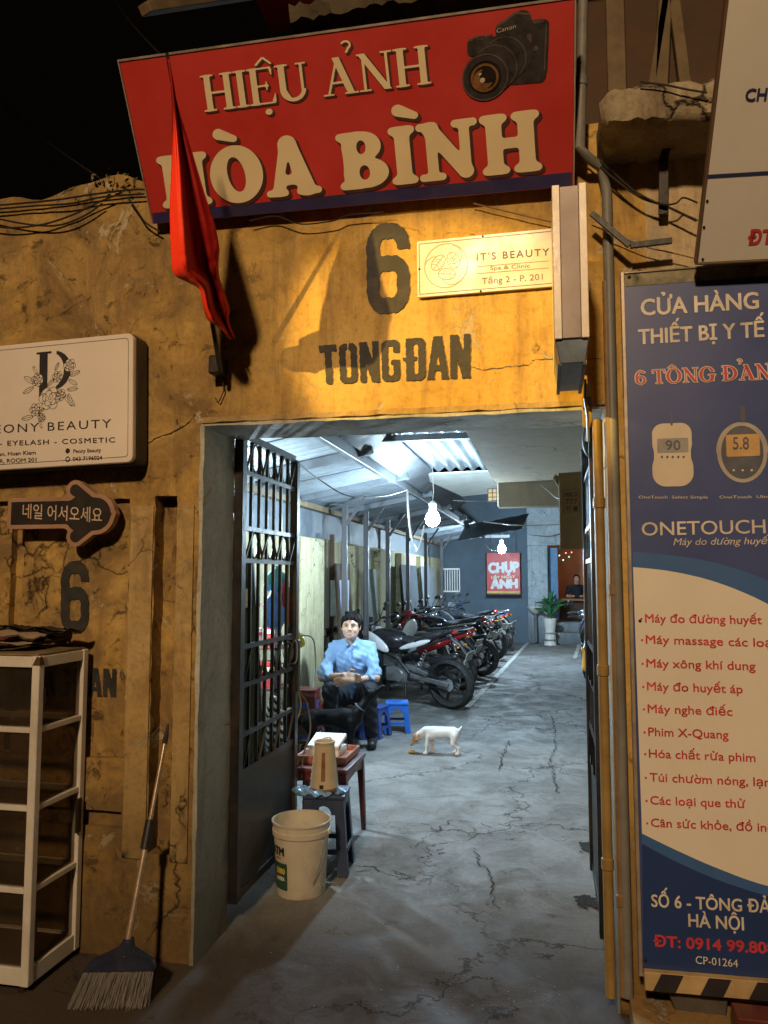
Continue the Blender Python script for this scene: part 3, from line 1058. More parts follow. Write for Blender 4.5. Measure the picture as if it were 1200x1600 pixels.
# ================================================================== signs on the wall
# ---- the big red photo-shop sign, leaning forward at the top
BL = W(240, 350, -0.06)
BRt = W(895, 291, -0.06)
TL = XP(184, 97, BL.x)
red = Sign('shop_sign', 'big red sign reading HIỆU ẢNH HÒA BÌNH above the gate', 'sign', BL, BRt - BL, TL - BL)
SW = (BRt - BL).length
SH = (TL - BL).length
MB().box((0, 0, 0.0), (SW, 0.03, SH)).build('board', M_red, red.root, bevel=0.002)
M_alutrim = pm('dull_alu_trim', (0.42, 0.36, 0.30), 0.4, 0.4, dirt=0.3)
fr = MB()
fr.box((-0.006, -0.004, SH), (SW + 0.006, 0.034, SH + 0.008)).box((-0.006, -0.004, 0), (-0.0005, 0.034, SH)).box((SW + 0.0005, -0.004, 0), (SW + 0.006, 0.034, SH))
fr.build('edge_trim', M_alutrim, red.root)
poly_flat('lower_stripe', [(0.004, 0.002), (SW - 0.004, 0.002), (SW - 0.004, 0.052), (0.004, 0.045)], pm('dark_blue_print', (0.035, 0.03, 0.11), 0.4, var=0.1), red.root, -0.0015)
for x in (0.1, SW / 2, SW - 0.15):
    MB().box((x, 0.031, SH * 0.3), (x + 0.03, 0.07, SH * 0.34)).build('mounting_bracket', M_iron, red.root)

def serif_stem(x, z, a, w=0.15, z0=0.0, z1=1.0, sw=0.10, st=0.045):
    return smin(0.035, sbox(x, z, a, a + w, z0, z1), sbox(x, z, a - sw * 0.8, a + w + sw * 0.8, z0, z0 + st), sbox(x, z, a - sw * 0.8, a + w + sw * 0.8, z1 - st, z1))
SER = {}
SER['H'] = (lambda x, z: un(serif_stem(x, z, 0.09), serif_stem(x, z, 0.57), sbox(x, z, 0.2, 0.6, 0.47, 0.53)), 0.81)
SER['I'] = (lambda x, z: serif_stem(x, z, 0.09), 0.33)
def s_E(x, z):
    return un(serif_stem(x, z, 0.09), sbox(x, z, 0.1, 0.60, 0.955, 1.0), sbox(x, z, 0.1, 0.64, 0.0, 0.045), sbox(x, z, 0.2, 0.47, 0.48, 0.53),
              sseg(x, z, (0.585, 0.93), (0.60, 0.78), 0.035, 0.008), sseg(x, z, (0.61, 0.07), (0.65, 0.27), 0.045, 0.008), sseg(x, z, (0.46, 0.60), (0.46, 0.40), 0.016, 0.016), sseg(x, z, (0.46, 0.505), (0.46, 0.5), 0.05))
SER['E'] = (s_E, 0.68)
def s_U(x, z):
    bowl = np.maximum(np.abs(sell(x, z, (0.40, 0.30), 0.255, 0.27)) - 0.05, z - 0.30)
    return un(np.maximum(serif_stem(x, z, 0.09), -(z - 0.27)), sbox(x, z, 0.60, 0.665, 0.27, 1.0), sbox(x, z, 0.51, 0.75, 0.955, 1.0), bowl, sseg(x, z, (0.17, 0.30), (0.30, 0.07), 0.07, 0.05))
SER['U'] = (s_U, 0.78)
def s_A(x, z):
    cl = np.abs(z - 0.5) - 0.5
    return un(np.maximum(slab_(x, z, (0.13, -0.05), (0.42, 1.03), 0.055), cl), np.maximum(slab_(x, z, (0.69, -0.05), (0.37, 1.03), 0.16), cl), sbox(x, z, 0.24, 0.58, 0.30, 0.36),
              sbox(x, z, 0.02, 0.27, 0, 0.045), sbox(x, z, 0.52, 0.84, 0, 0.045))
SER['A'] = (s_A, 0.84)
def s_N(x, z):
    cl = np.abs(z - 0.5) - 0.5
    return un(sbox(x, z, 0.13, 0.19, 0.0, 1.0), sbox(x, z, 0.66, 0.72, 0.0, 1.0), np.maximum(slab_(x, z, (0.10, 1.05), (0.70, -0.05), 0.145), cl),
              sbox(x, z, 0.03, 0.29, 0, 0.045), sbox(x, z, 0.02, 0.22, 0.955, 1.0), sbox(x, z, 0.56, 0.82, 0.955, 1.0))
SER['N'] = (s_N, 0.84)
SER['T'] = (lambda x, z: un(sbox(x, z, 0.27, 0.42, 0, 1), sbox(x, z, 0.18, 0.51, 0, 0.045), sbox(x, z, 0.02, 0.67, 0.95, 1.0), sseg(x, z, (0.05, 0.95), (0.03, 0.75), 0.04, 0.01), sseg(x, z, (0.64, 0.95), (0.66, 0.75), 0.04, 0.01)), 0.70)
SER['O'] = (lambda x, z: np.maximum(sell(x, z, (0.42, 0.5), 0.40, 0.52), -sell(x, z, (0.42, 0.5), 0.24, 0.46)), 0.86)
SER['G'] = (lambda x, z: un(np.maximum(np.maximum(sell(x, z, (0.42, 0.5), 0.40, 0.52), -sell(x, z, (0.42, 0.5), 0.24, 0.46)), -sbox(x, z, 0.5, 1.0, 0.48, 0.70)), sbox(x, z, 0.60, 0.76, 0.05, 0.46), sbox(x, z, 0.50, 0.86, 0.43, 0.475)), 0.88)
SER['D'] = (lambda x, z: un(serif_stem(x, z, 0.09), np.maximum(np.maximum(sell(x, z, (0.24, 0.5), 0.52, 0.5), -sell(x, z, (0.24, 0.5), 0.36, 0.44)), -(x - 0.2)), sbox(x, z, -0.02, 0.36, 0.47, 0.53)), 0.82)
SER['6'] = (lambda x, z: un(np.maximum(sell(x, z, (0.32, 0.30), 0.27, 0.31), -sell(x, z, (0.32, 0.30), 0.13, 0.24)), np.maximum(np.maximum(sell(x, z, (0.38, 0.48), 0.34, 0.53), -sell(x, z, (0.42, 0.46), 0.25, 0.47)), x - 0.34), sseg(x, z, (0.36, 0.98), (0.50, 0.86), 0.03, 0.06)), 0.62)
# chubby rounded-slab alphabet
CHB = {}
def c_stem(x, z, a, w=0.24, z0=0.0, z1=1.0):
    return smin(0.09, sbox(x, z, a, a + w, z0 + 0.04, z1 - 0.04, 0.04), sbox(x, z, a - 0.09, a + w + 0.09, z0, z0 + 0.13, 0.064), sbox(x, z, a - 0.09, a + w + 0.09, z1 - 0.13, z1, 0.064))
CHB['H'] = (lambda x, z: smin(0.05, c_stem(x, z, 0.10), c_stem(x, z, 0.58), sbox(x, z, 0.2, 0.7, 0.42, 0.60, 0.03)), 0.95)
CHB['O'] = (lambda x, z: np.maximum(sell(x, z, (0.46, 0.5), 0.46, 0.54), -sell(x, z, (0.46, 0.5), 0.15, 0.33, 0.12)), 0.94)
def c_A(x, z):
    body = smin(0.06, sseg(x, z, (0.46, 0.94), (0.24, 0.12), 0.13, 0.10), sseg(x, z, (0.46, 0.94), (0.72, 0.12), 0.15, 0.14), sbox(x, z, 0.28, 0.68, 0.20, 0.38, 0.03),
                sbox(x, z, 0.02, 0.40, 0.0, 0.13, 0.064), sbox(x, z, 0.54, 0.96, 0.0, 0.13, 0.064))
    return np.maximum(body, -sseg(x, z, (0.445, 0.60), (0.435, 0.44), 0.02, 0.055))
CHB['A'] = (c_A, 1.0)
def c_B(x, z):
    o = smin(0.05, c_stem(x, z, 0.10, 0.22), sell(x, z, (0.42, 0.74), 0.31, 0.26), sell(x, z, (0.46, 0.27), 0.36, 0.27))
    return np.maximum(np.maximum(o, -sell(x, z, (0.41, 0.73), 0.075, 0.12)), -sell(x, z, (0.43, 0.28), 0.085, 0.13))
CHB['B'] = (c_B, 0.87)
CHB['I'] = (lambda x, z: c_stem(x, z, 0.10), 0.47)
def c_N(x, z):
    return smin(0.05, sbox(x, z, 0.14, 0.31, 0.04, 0.96, 0.04), sbox(x, z, 0.0, 0.42, 0.0, 0.13, 0.064), sbox(x, z, 0.0, 0.34, 0.87, 1.0, 0.064),
                sseg(x, z, (0.22, 0.88), (0.73, 0.12), 0.12, 0.12), sbox(x, z, 0.66, 0.82, 0.1, 0.96, 0.04), sbox(x, z, 0.55, 0.95, 0.87, 1.0, 0.064))
CHB['N'] = (c_N, 0.99)
def layout(table, s, track=0.03, gap=0.45):
    seq, x = [], 0.0
    for ch in s:
        if ch == ' ':
            x += gap
            continue
        g, w = table[ch]
        seq.append((g, x))
        x += w + track
    return seq, x - track
def marks_hieu(x, z, pos):
    d = 10.0
    for kind, cx in pos:
        if kind == 'hat':
            d = un(d, slab_(x, z, (cx - 0.19, 1.07), (cx, 1.26), 0.055), slab_(x, z, (cx + 0.19, 1.07), (cx, 1.26), 0.055))
        if kind == 'dot':
            d = un(d, sell(x, z, (cx, -0.22), 0.085, 0.085))
        if kind == 'hook':
            ring = np.maximum(np.abs(sell(x, z, (cx, 1.28), 0.10, 0.10)) - 0.024, -(z - 1.24) - (x - cx) * 0.9)
            d = un(d, ring, sseg(x, z, (cx + 0.06, 1.21), (cx, 1.10), 0.026))
        if kind == 'grave':
            d = un(d, sseg(x, z, (cx - 0.19, 1.27), (cx + 0.06, 1.16), 0.10, 0.062))
    return d
def sign_word(sign, table, s, corners, marks, y, mats, h, shadow=(0.012, -0.012), name='letters', track=0.03, gap=0.45, outline=0):
    """corners: pixels bottom-left, bottom-right, top-right, top-left of the capitals"""
    seq, w = layout(table, s, track, gap)
    f = lambda x, z: un(word(seq)(x, z), marks_hieu(x, z, marks))
    C = [sign.px(*c) for c in corners]
    def xf(a, b, ox=0, oz=0):
        u = a / w
        v = b
        p = [(C[0][i] * (1 - u) + C[1][i] * u) * (1 - v) + (C[3][i] * (1 - u) + C[2][i] * u) * v for i in (0, 1)]
        return p[0] + ox, p[1] + oz
    vs, fs = fill2d(f, -0.1, w + 0.15, -0.35, 1.45, h)
    MB().add([(xf(a, b)[0], y, xf(a, b)[1]) for a, b in vs], fs).build(name, mats[0], sign.root, smooth=0)
    if outline:
        vs, fs = fill2d(lambda x, z: f(x, z) - outline, -0.2, w + 0.2, -0.4, 1.5, h)
        MB().add([(xf(a, b)[0], y + 0.0012, xf(a, b)[1]) for a, b in vs], fs).build('letter_outline', mats[1], sign.root, smooth=0)
    elif shadow:
        vs, fs = fill2d(lambda x, z: f(x, z) - 0.012, -0.1, w + 0.15, -0.35, 1.45, h)
        MB().add([(xf(a, b, *shadow)[0], y + 0.0012, xf(a, b, *shadow)[1]) for a, b in vs], fs).build('letter_drop_shade', mats[1], sign.root, smooth=0)
sign_word(red, SER, 'HIEU ANH', [(320, 175), (675, 130), (669, 70), (312, 119)], [('hat', 1.58), ('dot', 1.58), ('hook', 3.55)], -0.004, (M_letter, M_redshadow), 0.016, (0.007, -0.005), gap=0.30, track=0.0)
sign_word(red, CHB, 'HOA BINH', [(255, 326), (852, 265), (846, 170), (243, 246)], [('grave', 1.36), ('grave', 4.35)], -0.004, (M_letter, M_redshadow), 0.018, (0.010, -0.010), gap=0.28, track=-0.02)
# printed camera
def circ(cx, cz, r, a=1.0):
    return lambda x, z: sell(x, z, (cx, cz), r * a, r)
A0, A1 = red.px(790, 95), red.px(850, 95)
cw = A1[0] - A0[0]
def cam_layer(name, f, y, mat):
    # unit box 0..1.3 x 0..1.45 laid over the camera picture
    c0, c1, c2 = red.px(722, 160), red.px(856, 150), red.px(722, 22)
    ux, uz = ((c1[0] - c0[0]), (c1[1] - c0[1])), ((c2[0] - c0[0]), (c2[1] - c0[1]))
    vs, fs = fill2d(f, 0, 1, 0, 1, 0.012)
    MB().add([(c0[0] + ux[0] * a + uz[0] * b, y, c0[1] + ux[1] * a + uz[1] * b) for a, b in vs], fs).build(name, mat, red.root, smooth=0)
M_c1 = pm('camera_body_print', (0.030, 0.026, 0.028), 0.4, var=0.4, scale=20, dirt=0)
M_c2 = pm('camera_edge_print', (0.10, 0.075, 0.07), 0.4, var=0.4, scale=20, dirt=0)
M_c3 = pm('lens_glass_print', (0.20, 0.10, 0.035), 0.3, var=0.5, scale=25, dirt=0)
M_c4 = pm('lens_core_print', (0.012, 0.008, 0.008), 0.3, dirt=0)
M_c5 = pm('print_highlight', (0.5, 0.40, 0.28), 0.4, dirt=0)
cam_layer('camera_print', lambda x, z: smin(0.03, sbox(x, z, 0.52, 0.97, 0.16, 0.80, 0.07), sbox(x, z, 0.06, 0.6, 0.52, 0.72, 0.06), sseg(x, z, (0.48, 0.78), (0.68, 0.88), 0.10, 0.10), sbox(x, z, 0.70, 0.98, 0.25, 0.86, 0.06)), -0.0020, M_c1)
cam_layer('camera_edge_print', lambda x, z: un(sseg(x, z, (0.40, 0.83), (0.60, 0.955), 0.014), sseg(x, z, (0.60, 0.955), (0.76, 0.93), 0.012)), -0.0028, M_c2)
cam_layer('camera_edge_print', lambda x, z: sseg(x, z, (0.08, 0.70), (0.34, 0.74), 0.012), -0.0028, M_c2)
cam_layer('camera_edge_print', lambda x, z: sseg(x, z, (0.95, 0.3), (0.95, 0.8), 0.008), -0.0028, M_c2)
cam_layer('camera_edge_print', lambda x, z: sbox(x, z, 0.12, 0.26, 0.70, 0.745, 0.02), -0.0028, M_c2)
cam_layer('camera_edge_print', lambda x, z: sbox(x, z, 0.80, 0.92, 0.82, 0.87, 0.02), -0.0028, M_c2)
cam_layer('camera_edge_print', lambda x, z: sell(x, z, (0.84, 0.55), 0.03, 0.03), -0.0028, M_c2)
cam_layer('camera_edge_print', lambda x, z: sbox(x, z, 0.74, 0.79, 0.62, 0.72), -0.0028, M_c2)
cam_layer('lens_barrel_print', lambda x, z: smin(0.02, sseg(x, z, (0.28, 0.28), (0.56, 0.50), 0.275, 0.25)), -0.0036, M_c1)
cam_layer('lens_ring_print', lambda x, z: un(np.abs(sell(x, z, (0.27, 0.27), 0.262, 0.262)) - 0.008, np.maximum(np.abs(sseg(x, z, (0.36, 0.35), (0.37, 0.36), 0.262)) - 0.006, -(x + z - 0.72)), np.maximum(np.abs(sseg(x, z, (0.47, 0.44), (0.48, 0.45), 0.255)) - 0.006, -(x + z - 0.95))), -0.0044, M_c2)
cam_layer('lens_front_print', circ(0.27, 0.27, 0.19), -0.0044, M_c4)
cam_layer('lens_glass_print', lambda x, z: un(np.abs(sell(x, z, (0.265, 0.265), 0.15, 0.15)) - 0.014, np.maximum(sell(x, z, (0.25, 0.25), 0.115, 0.115), -sell(x, z, (0.30, 0.29), 0.09, 0.09))), -0.0052, M_c3)
cam_layer('lens_glint_print', lambda x, z: un(sell(x, z, (0.21, 0.31), 0.022, 0.014, 0.5), sell(x, z, (0.24, 0.24), 0.03, 0.03)), -0.0060, M_c5)
red.text_px('Canon', (776, 52), (806, 44), 7, M_c5, -0.0046, name='small_lettering')

# ---- the projecting light box seen edge-on
pb = thing('light_box_sign', 'narrow white-edged light box sign seen edge-on, sticking out beside the gate', 'sign', (0.09, -0.30, 2.37))
x0, x1, y0, y1, z0, z1 = 0.035, 0.145, -0.56, -0.12, 2.37, 2.89
M_side = pm('brown_grey_metal', (0.30, 0.25, 0.235), 0.5, 0.2, var=0.25, scale=5, dirt=0.4)
M_acr = pm('cream_acrylic', (0.82, 0.74, 0.60), 0.3, var=0.08, dirt=0.12)
MB().box((x0 + 0.0245, y0 + 0.006, z0 + 0.002), (x1 - 0.0245, y1, z1 - 0.004)).build('box_body', M_side, pb, world=True, bevel=0.002)
for a, b in ((x0, x0 + 0.024), (x1 - 0.024, x1)):
    MB().box((a, y0, z0), (b, y1, z1)).build('acrylic_panel', M_acr, pb, world=True, bevel=0.0015)
M_bluegrey = pm('blue_grey_metal', (0.26, 0.33, 0.42), 0.45, 0.3, var=0.25, dirt=0.4)
MB().add([(x0 + 0.002, y0 + 0.012, z0 - 0.001), (x1 - 0.002, y0 + 0.012, z0 - 0.001), (x1 - 0.002, y1, z0 - 0.001), (x0 + 0.002, y1, z0 - 0.001), (x0 + 0.016, y0 + 0.03, z0 - 0.075), (x1 - 0.012, y0 + 0.03, z0 - 0.075), (x1 - 0.012, y1 - 0.02, z0 - 0.075), (x0 + 0.016, y1 - 0.02, z0 - 0.075)], [(0, 1, 2, 3), (7, 6, 5, 4), (0, 4, 5, 1), (1, 5, 6, 2), (2, 6, 7, 3), (3, 7, 4, 0)]).build('bottom_tray', M_bluegrey, pb, world=True, bevel=0.003)
MB().bar((0.05, y0 + 0.02, z0 - 0.080), (0.05, y1 - 0.01, z0 - 0.080), 0.012, 0.008).bar((0.13, y0 + 0.02, z0 - 0.080), (0.13, y1 - 0.01, z0 - 0.080), 0.012, 0.008).build('tray_rail', M_iron, pb, world=True)
MB().box((0.075, y1 - 0.005, z0 + 0.05), (0.105, 0.0, z0 + 0.08)).box((0.075, y1 - 0.005, z1 - 0.1), (0.105, 0.0, z1 - 0.07)).build('wall_arm', M_iron, pb, world=True)
p = W(914, 590, -0.13)
MB().tube([(p.x, -0.13, z0 - 0.03), (p.x - 0.002, -0.12, z0 - 0.10), (p.x + 0.01, -0.06, z0 - 0.16), (p.x + 0.012, -0.03, z0 - 0.25)], 0.006, 6).build('conduit', M_steel, pb, world=True)
tp = thing('hinge_strap', 'rusty strap and eye hanging under the light box at the corner of the gate opening', 'bracket', W(917, 640, -0.03))
p = W(917, 628, -0.03)
MB().box((p.x - 0.018, -0.035, p.z - 0.10), (p.x + 0.018, -0.028, p.z + 0.02)).build('strap', pm('ochre_metal', (0.42, 0.26, 0.08), 0.6), tp, world=True, bevel=0.001)
MB().box((p.x - 0.01, -0.045, p.z + 0.02), (p.x + 0.016, -0.03, p.z + 0.07)).build('pale_tab', M_letter, tp, world=True, bevel=0.001)

# ---- small beauty clinic plate
o = W(652, 465, -0.02)
s2 = Sign('beauty_plate', "small cream plate reading IT'S BEAUTY with a leaf circle logo, right of the painted 6", 'sign', o, W(870, 447, -0.02) - o, (0, 0, 1))
w2 = s2.px(888, 446)[0]
h2 = s2.px(652, 377)[1]
M_plate = pm('plate_cream', (0.58, 0.49, 0.35), 0.28, var=0.05, scale=3, dirt=0.08, bump=0.02)
M_plateink = pm('plate_ink', (0.10, 0.06, 0.03), 0.4, dirt=0)
M_gold = pm('gold_ink', (0.42, 0.27, 0.09), 0.4, dirt=0)
MB().box((0, 0, 0), (w2, 0.014, h2)).build('plate', M_plate, s2.root, bevel=0.0015)
flat('printed_frame', lambda x, z: np.abs(sbox(x, z, 0.010, w2 - 0.010, 0.013, h2 - 0.013)) - 0.0014, (0, w2, 0, h2), 0.0018, M_plateink, s2.root, -0.001)
c = s2.px(697, 415)
r = s2.px(731, 415)[0] - c[0]
def leaf(x, z, cx, cz, a):
    X, Z = (x - cx), (z - cz)
    ca, sa = math.cos(a), math.sin(a)
    X, Z = X * ca + Z * sa, -X * sa + Z * ca
    l, b = r * 0.40, r * 0.27
    e = np.abs(sell(X, Z, (0, 0), l, b)) - 0.0012
    v = sseg(X, Z, (-l, 0), (l, 0), 0.0009)
    inside = sell(X, Z, (0, 0), l, b)
    for q in (-0.45, -0.1, 0.25):
        v = un(v, sseg(X, Z, (q * l, 0), (q * l + l * 0.3, b * 0.8), 0.0008), sseg(X, Z, (q * l, 0), (q * l + l * 0.3, -b * 0.8), 0.0008))
    return un(e, np.maximum(v, inside))
def logo(x, z):
    d = np.abs(sell(x, z, c, r, r * 1.04)) - 0.0013
    for a in (0.6, 2.7, 4.8):
        d = un(d, leaf(x, z, c[0] + math.cos(a) * r * 0.40, c[1] + math.sin(a) * r * 0.40, a + 1.35))
        ex, ez = c[0] + math.cos(a + 0.5) * r * 0.5, c[1] + math.sin(a + 0.5) * r * 0.5
        arc = np.maximum(np.abs(sell(x, z, (ex, ez), r * 0.5, r * 0.5)) - 0.0011, -(sell(x, z, c, r * 0.62, r * 0.62)))
        d = un(d, np.maximum(arc, (x - c[0]) * math.cos(a + 2.2) + (z - c[1]) * math.sin(a + 2.2)))
    return np.maximum(d, sell(x, z, c, r * 1.02, r * 1.06))
flat('leaf_logo', logo, (c[0] - r * 1.1, c[0] + r * 1.1, c[1] - r * 1.1, c[1] + r * 1.1), 0.0016, M_gold, s2.root, -0.0012)
s2.text_px("IT'S BEAUTY", (745, 407), (858, 399), 11, M_plateink, -0.0012, bold=0.012, spacing=1.25)
s2.text_px('Spa & Clinic', (766, 422), (828, 418), 6, M_plateink, -0.0012, name='small_lettering')
s2.text_px('Tầng 2 - P. 201', (753, 444), (848, 437), 9.5, M_plateink, -0.0012)
for ya, yb in ((417, 408), (428, 419)):
    a, b = s2.px(745, ya), s2.px(858, yb)
    poly_flat('rule', [(a[0], a[1]), (b[0], b[1]), (b[0], b[1] + 0.0018), (a[0], a[1] + 0.0018)], M_plateink, s2.root, -0.0012)
for q in ((0.01, h2 / 2), (w2 * 0.45, h2 - 0.006), (w2 * 0.43, 0.005)):
    MB().lathe([(0, -0.003), (0.004, -0.002), (0.005, 0)], 8, (q[0], 0, q[1]), 'y').build('screw', M_iron, s2.root)

# ---- round-cornered beauty salon light box at the left
o = W(-62, 738, -0.13)
s3 = Sign('salon_sign', 'round-cornered white salon light box with a flowery letter P, at the left edge', 'sign', o, W(203, 722, -0.13) - o, (0, 0, 1))
w3 = s3.px(207, 722)[0]
h3 = s3.px(-60, 546)[1]
M_salon = pm('salon_white', (0.76, 0.70, 0.64), 0.35, var=0.05, scale=2, dirt=0.12, bump=0.02)
def rrect(x0, x1, z0, z1, r, n=7):
    pts = []
    for cx, cz, a0 in ((x1 - r, z0 + r, -90), (x1 - r, z1 - r, 0), (x0 + r, z1 - r, 90), (x0 + r, z0 + r, 180)):
        for i in range(n + 1):
            a = R(a0 + 90 * i / n)
            pts.append((cx + r * math.cos(a), cz + r * math.sin(a)))
    return pts
MB().prism(rrect(0, w3, 0, h3, 0.028), 0.0, 0.03).build('front_panel', M_salon, s3.root, bevel=0.006, seg=3)
MB().prism(rrect(-0.004, w3 + 0.004, -0.006, h3 + 0.004, 0.03), 0.0305, 0.115).build('box_side', M_blackplastic, s3.root, bevel=0.003)
flat('printed_frame', lambda x, z: np.abs(sbox(x, z, 0.022, w3 - 0.022, 0.024, h3 - 0.022, 0.016)) - 0.0012, (0, w3, 0, h3), 0.0022, M_ink, s3.root, -0.0012)
s3.text_px('PEONY BEAUTY', (-22, 678), (174, 668), 13, M_ink, -0.0014, spacing=1.25)
s3.text_px('NAIL - EYELASH - COSMETIC', (-42, 698), (180, 691), 7.5, M_ink, -0.0014, bold=0.012, spacing=1.2, name='small_lettering')
s3.text_px('6 Tong Dan, Hoan Kiem', (-38, 714), (56, 710), 6, M_ink, -0.0014, bold=0.01, name='small_lettering')
s3.text_px('2 FLOOR, ROOM 201', (-34, 725), (57, 721), 6, M_ink, -0.0014, bold=0.01, name='small_lettering')
s3.text_px('Peony Beauty', (115, 708), (158, 706), 6, M_ink, -0.0014, bold=0.01, name='small_lettering')
s3.text_px('043 7196024', (114, 720), (160, 718), 6, M_ink, -0.0014, bold=0.01, name='small_lettering')
for py_, ch in ((704.5, 'f'), (717.5, 'c')):
    q = s3.px(106, py_)
    flat('contact_symbol', lambda x, z: sell(x, z, q, 0.011, 0.011) if ch == 'f' else np.abs(sell(x, z, q, 0.009, 0.010)) - 0.0022, (q[0] - 0.02, q[0] + 0.02, q[1] - 0.02, q[1] + 0.02), 0.0012, M_ink, s3.root, -0.0014)
pc = s3.px(78, 605)
us = s3.px(178, 605)[0] - pc[0]          # 100 px
def rose(x, z, cx, cz, r, n=5, ph=0.0):
    d = 10.0
    for k, (rr_, m) in enumerate(((1.0, n + 1), (0.68, n), (0.38, 3))):
        for i in range(m):
            a = ph + 2 * math.pi * i / m + k * 0.5
            px_, pz_ = cx + math.cos(a) * r * rr_ * 0.55, cz + math.sin(a) * r * rr_ * 0.55
            e = np.abs(sell(x, z, (px_, pz_), r * rr_ * 0.52, r * rr_ * 0.46, a)) - 0.00085
            e = np.maximum(e, -(sell(x, z, (cx, cz), r * rr_ * 0.60, r * rr_ * 0.60)))
            d = un(d, e)
    d = un(d, np.abs(sell(x, z, (cx, cz), r * 0.12, r * 0.15)) - 0.0008)
    return d
def leaf2(x, z, cx, cz, a, l):
    ex, ez = cx + math.cos(a) * l, cz + math.sin(a) * l
    mx, mz = (cx + ex) / 2, (cz + ez) / 2
    return un(np.abs(sell(x, z, (mx, mz), l / 2, l * 0.17, a)) - 0.0008, sseg(x, z, (cx, cz), (ex, ez), 0.0007))
u_ = us / 100
def peony(x, z):
    X, Z = (x - pc[0]) / u_, (z - pc[1]) / u_
    P = un(sbox(X, Z, -17, -4, -12, 52), sbox(X, Z, -22, 2, 49, 52), np.maximum(np.maximum(sell(X, Z, (6, 24), 27, 28), -sell(X, Z, (2, 24), 20, 25)), -(X - 10)))
    P = P * u_
    flowers = [(0, -16, 16), (-22, -31, 9), (31, 29, 9), (12, 14, 8), (-12, -43, 6), (17, -12, 8), (-20, 12, 9)]
    clear = 10.0
    d = 10.0
    for i, (a, b, r_) in enumerate(flowers):
        cx, cz, rr_ = pc[0] + a * u_, pc[1] + b * u_, r_ * u_
        clear = un(clear, sell(x, z, (cx, cz), rr_ * 1.0, rr_ * 1.0))
        d = un(d, rose(x, z, cx, cz, rr_, 5, i))
    for a, b, an, l in ((-24, 8, 150, 20), (-26, 2, 205, 18), (-20, 20, 120, 14), (32, 14, 20, 16), (30, 8, -30, 15), (24, -14, -45, 22), (28, -6, 5, 16), (30, -12, -75, 18), (-26, -40, 190, 18), (-16, -47, -70, 12), (-8, -30, 215, 12), (8, 24, 60, 12), (-4, 2, 40, 14)):
        d = un(d, leaf2(x, z, pc[0] + a * u_, pc[1] + b * u_, R(an), l * u_))
    return un(np.maximum(P, -clear), d)
flat('flower_letter', peony, (pc[0] - 52 * u_, pc[0] + 52 * u_, pc[1] - 58 * u_, pc[1] + 56 * u_), 0.0013, M_ink, s3.root, -0.0014)

# ---- black arrow sign with Korean lettering
o = W(0, 830, -0.06)
s4 = Sign('arrow_sign', 'black arrow sign with Korean lettering and a pink rim, pointing right at the gate', 'sign', o, (1, 0, 0.0), (0, 0, 1))
M_rim = pm('pinkish_rim', (0.40, 0.24, 0.16), 0.45, var=0.15, dirt=0.3)
M_face = pm('arrow_face', (0.025, 0.022, 0.022), 0.4, var=0.2, dirt=0.2)
sp = lambda a, b: s4.px(a, b)
def arrow(x, z, g):
    sh = sbox(x, z, sp(12, 800)[0], sp(135, 800)[0], sp(60, 826)[1], sp(60, 777)[1], 0.015)
    tip, t1, t2 = sp(173, 803), sp(118, 766), sp(118, 838)
    head = un(sseg(x, z, tip, t1, 0.024, 0.045), sseg(x, z, tip, t2, 0.024, 0.045), sseg(x, z, sp(150, 803), sp(128, 803), 0.09, 0.10))
    head = np.maximum(head, sbox(x, z, sp(99, 800)[0], sp(190, 800)[0], sp(0, 856)[1], sp(0, 748)[1], 0.045))
    return smin(0.01, sh, head) - g
def thick_shape(name, f, box, h, y0, y1, mat, parent):
    vs, fs = fill2d(f, *box, h)
    # weld, then extrude through bmesh
    me = bpy.data.meshes.new(name)
    me.from_pydata([(a, y0, b) for a, b in vs], [], fs)
    bm = bmesh.new()
    bm.from_mesh(me)
    bmesh.ops.remove_doubles(bm, verts=bm.verts, dist=h * 0.02)
    r = bmesh.ops.extrude_face_region(bm, geom=bm.faces[:])
    for v in [e for e in r['geom'] if isinstance(e, bmesh.types.BMVert)]:
        v.co.y = y1
    bmesh.ops.recalc_face_normals(bm, faces=bm.faces[:])
    bm.to_mesh(me)
    bm.free()
    return link_mesh(name, me, mat, parent)
bx4 = (sp(-5, 800)[0], sp(200, 800)[0], sp(0, 870)[1], sp(0, 735)[1])
thick_shape('rim', lambda x, z: arrow(x, z, 0.0), bx4, 0.004, 0.0, 0.035, M_rim, s4.root)
flat('face', lambda x, z: arrow(x, z, -0.019), bx4, 0.003, M_face, s4.root, -0.002)
s4.text_px('네일 어서오세요', (36, 808), (160, 815), 18, pm('arrow_letter', (0.62, 0.48, 0.36), 0.4, dirt=0), -0.0035, bold=0.008)

# ---- tall blue medical supplies banner
o = W(1004, 1519, -0.10)
up = W(979, 428, -0.10) - o
s5 = Sign('medical_banner', 'tall blue and cream framed banner of a medical supplies shop, at the right edge', 'banner', o, (1, 0, 0), up)
h5 = up.length
W5 = 0.92
M_bnavy = pm('banner_navy', (0.055, 0.085, 0.26), 0.38, var=0.12, scale=1.6, dirt=0.12, bump=0.03)
M_bcream = pm('banner_cream', (0.78, 0.73, 0.64), 0.38, var=0.05, scale=1.6, dirt=0.10, dirtcol=(0.4, 0.3, 0.22), bump=0.03)
M_bred = pm('banner_red', (0.60, 0.06, 0.075), 0.4, dirt=0)
M_bwhite = pm('banner_white', (0.72, 0.66, 0.56), 0.4, dirt=0)
M_mossy = pm('mossy_edge', (0.30, 0.27, 0.18), 0.7, var=0.6, scale=22, dirt=0.9, dirtcol=(0.04, 0.05, 0.02), bump=0.6)
MB().box((0, 0, 0), (W5, 0.012, h5 - 0.05)).build('panel', M_bnavy, s5.root, bevel=0.001)
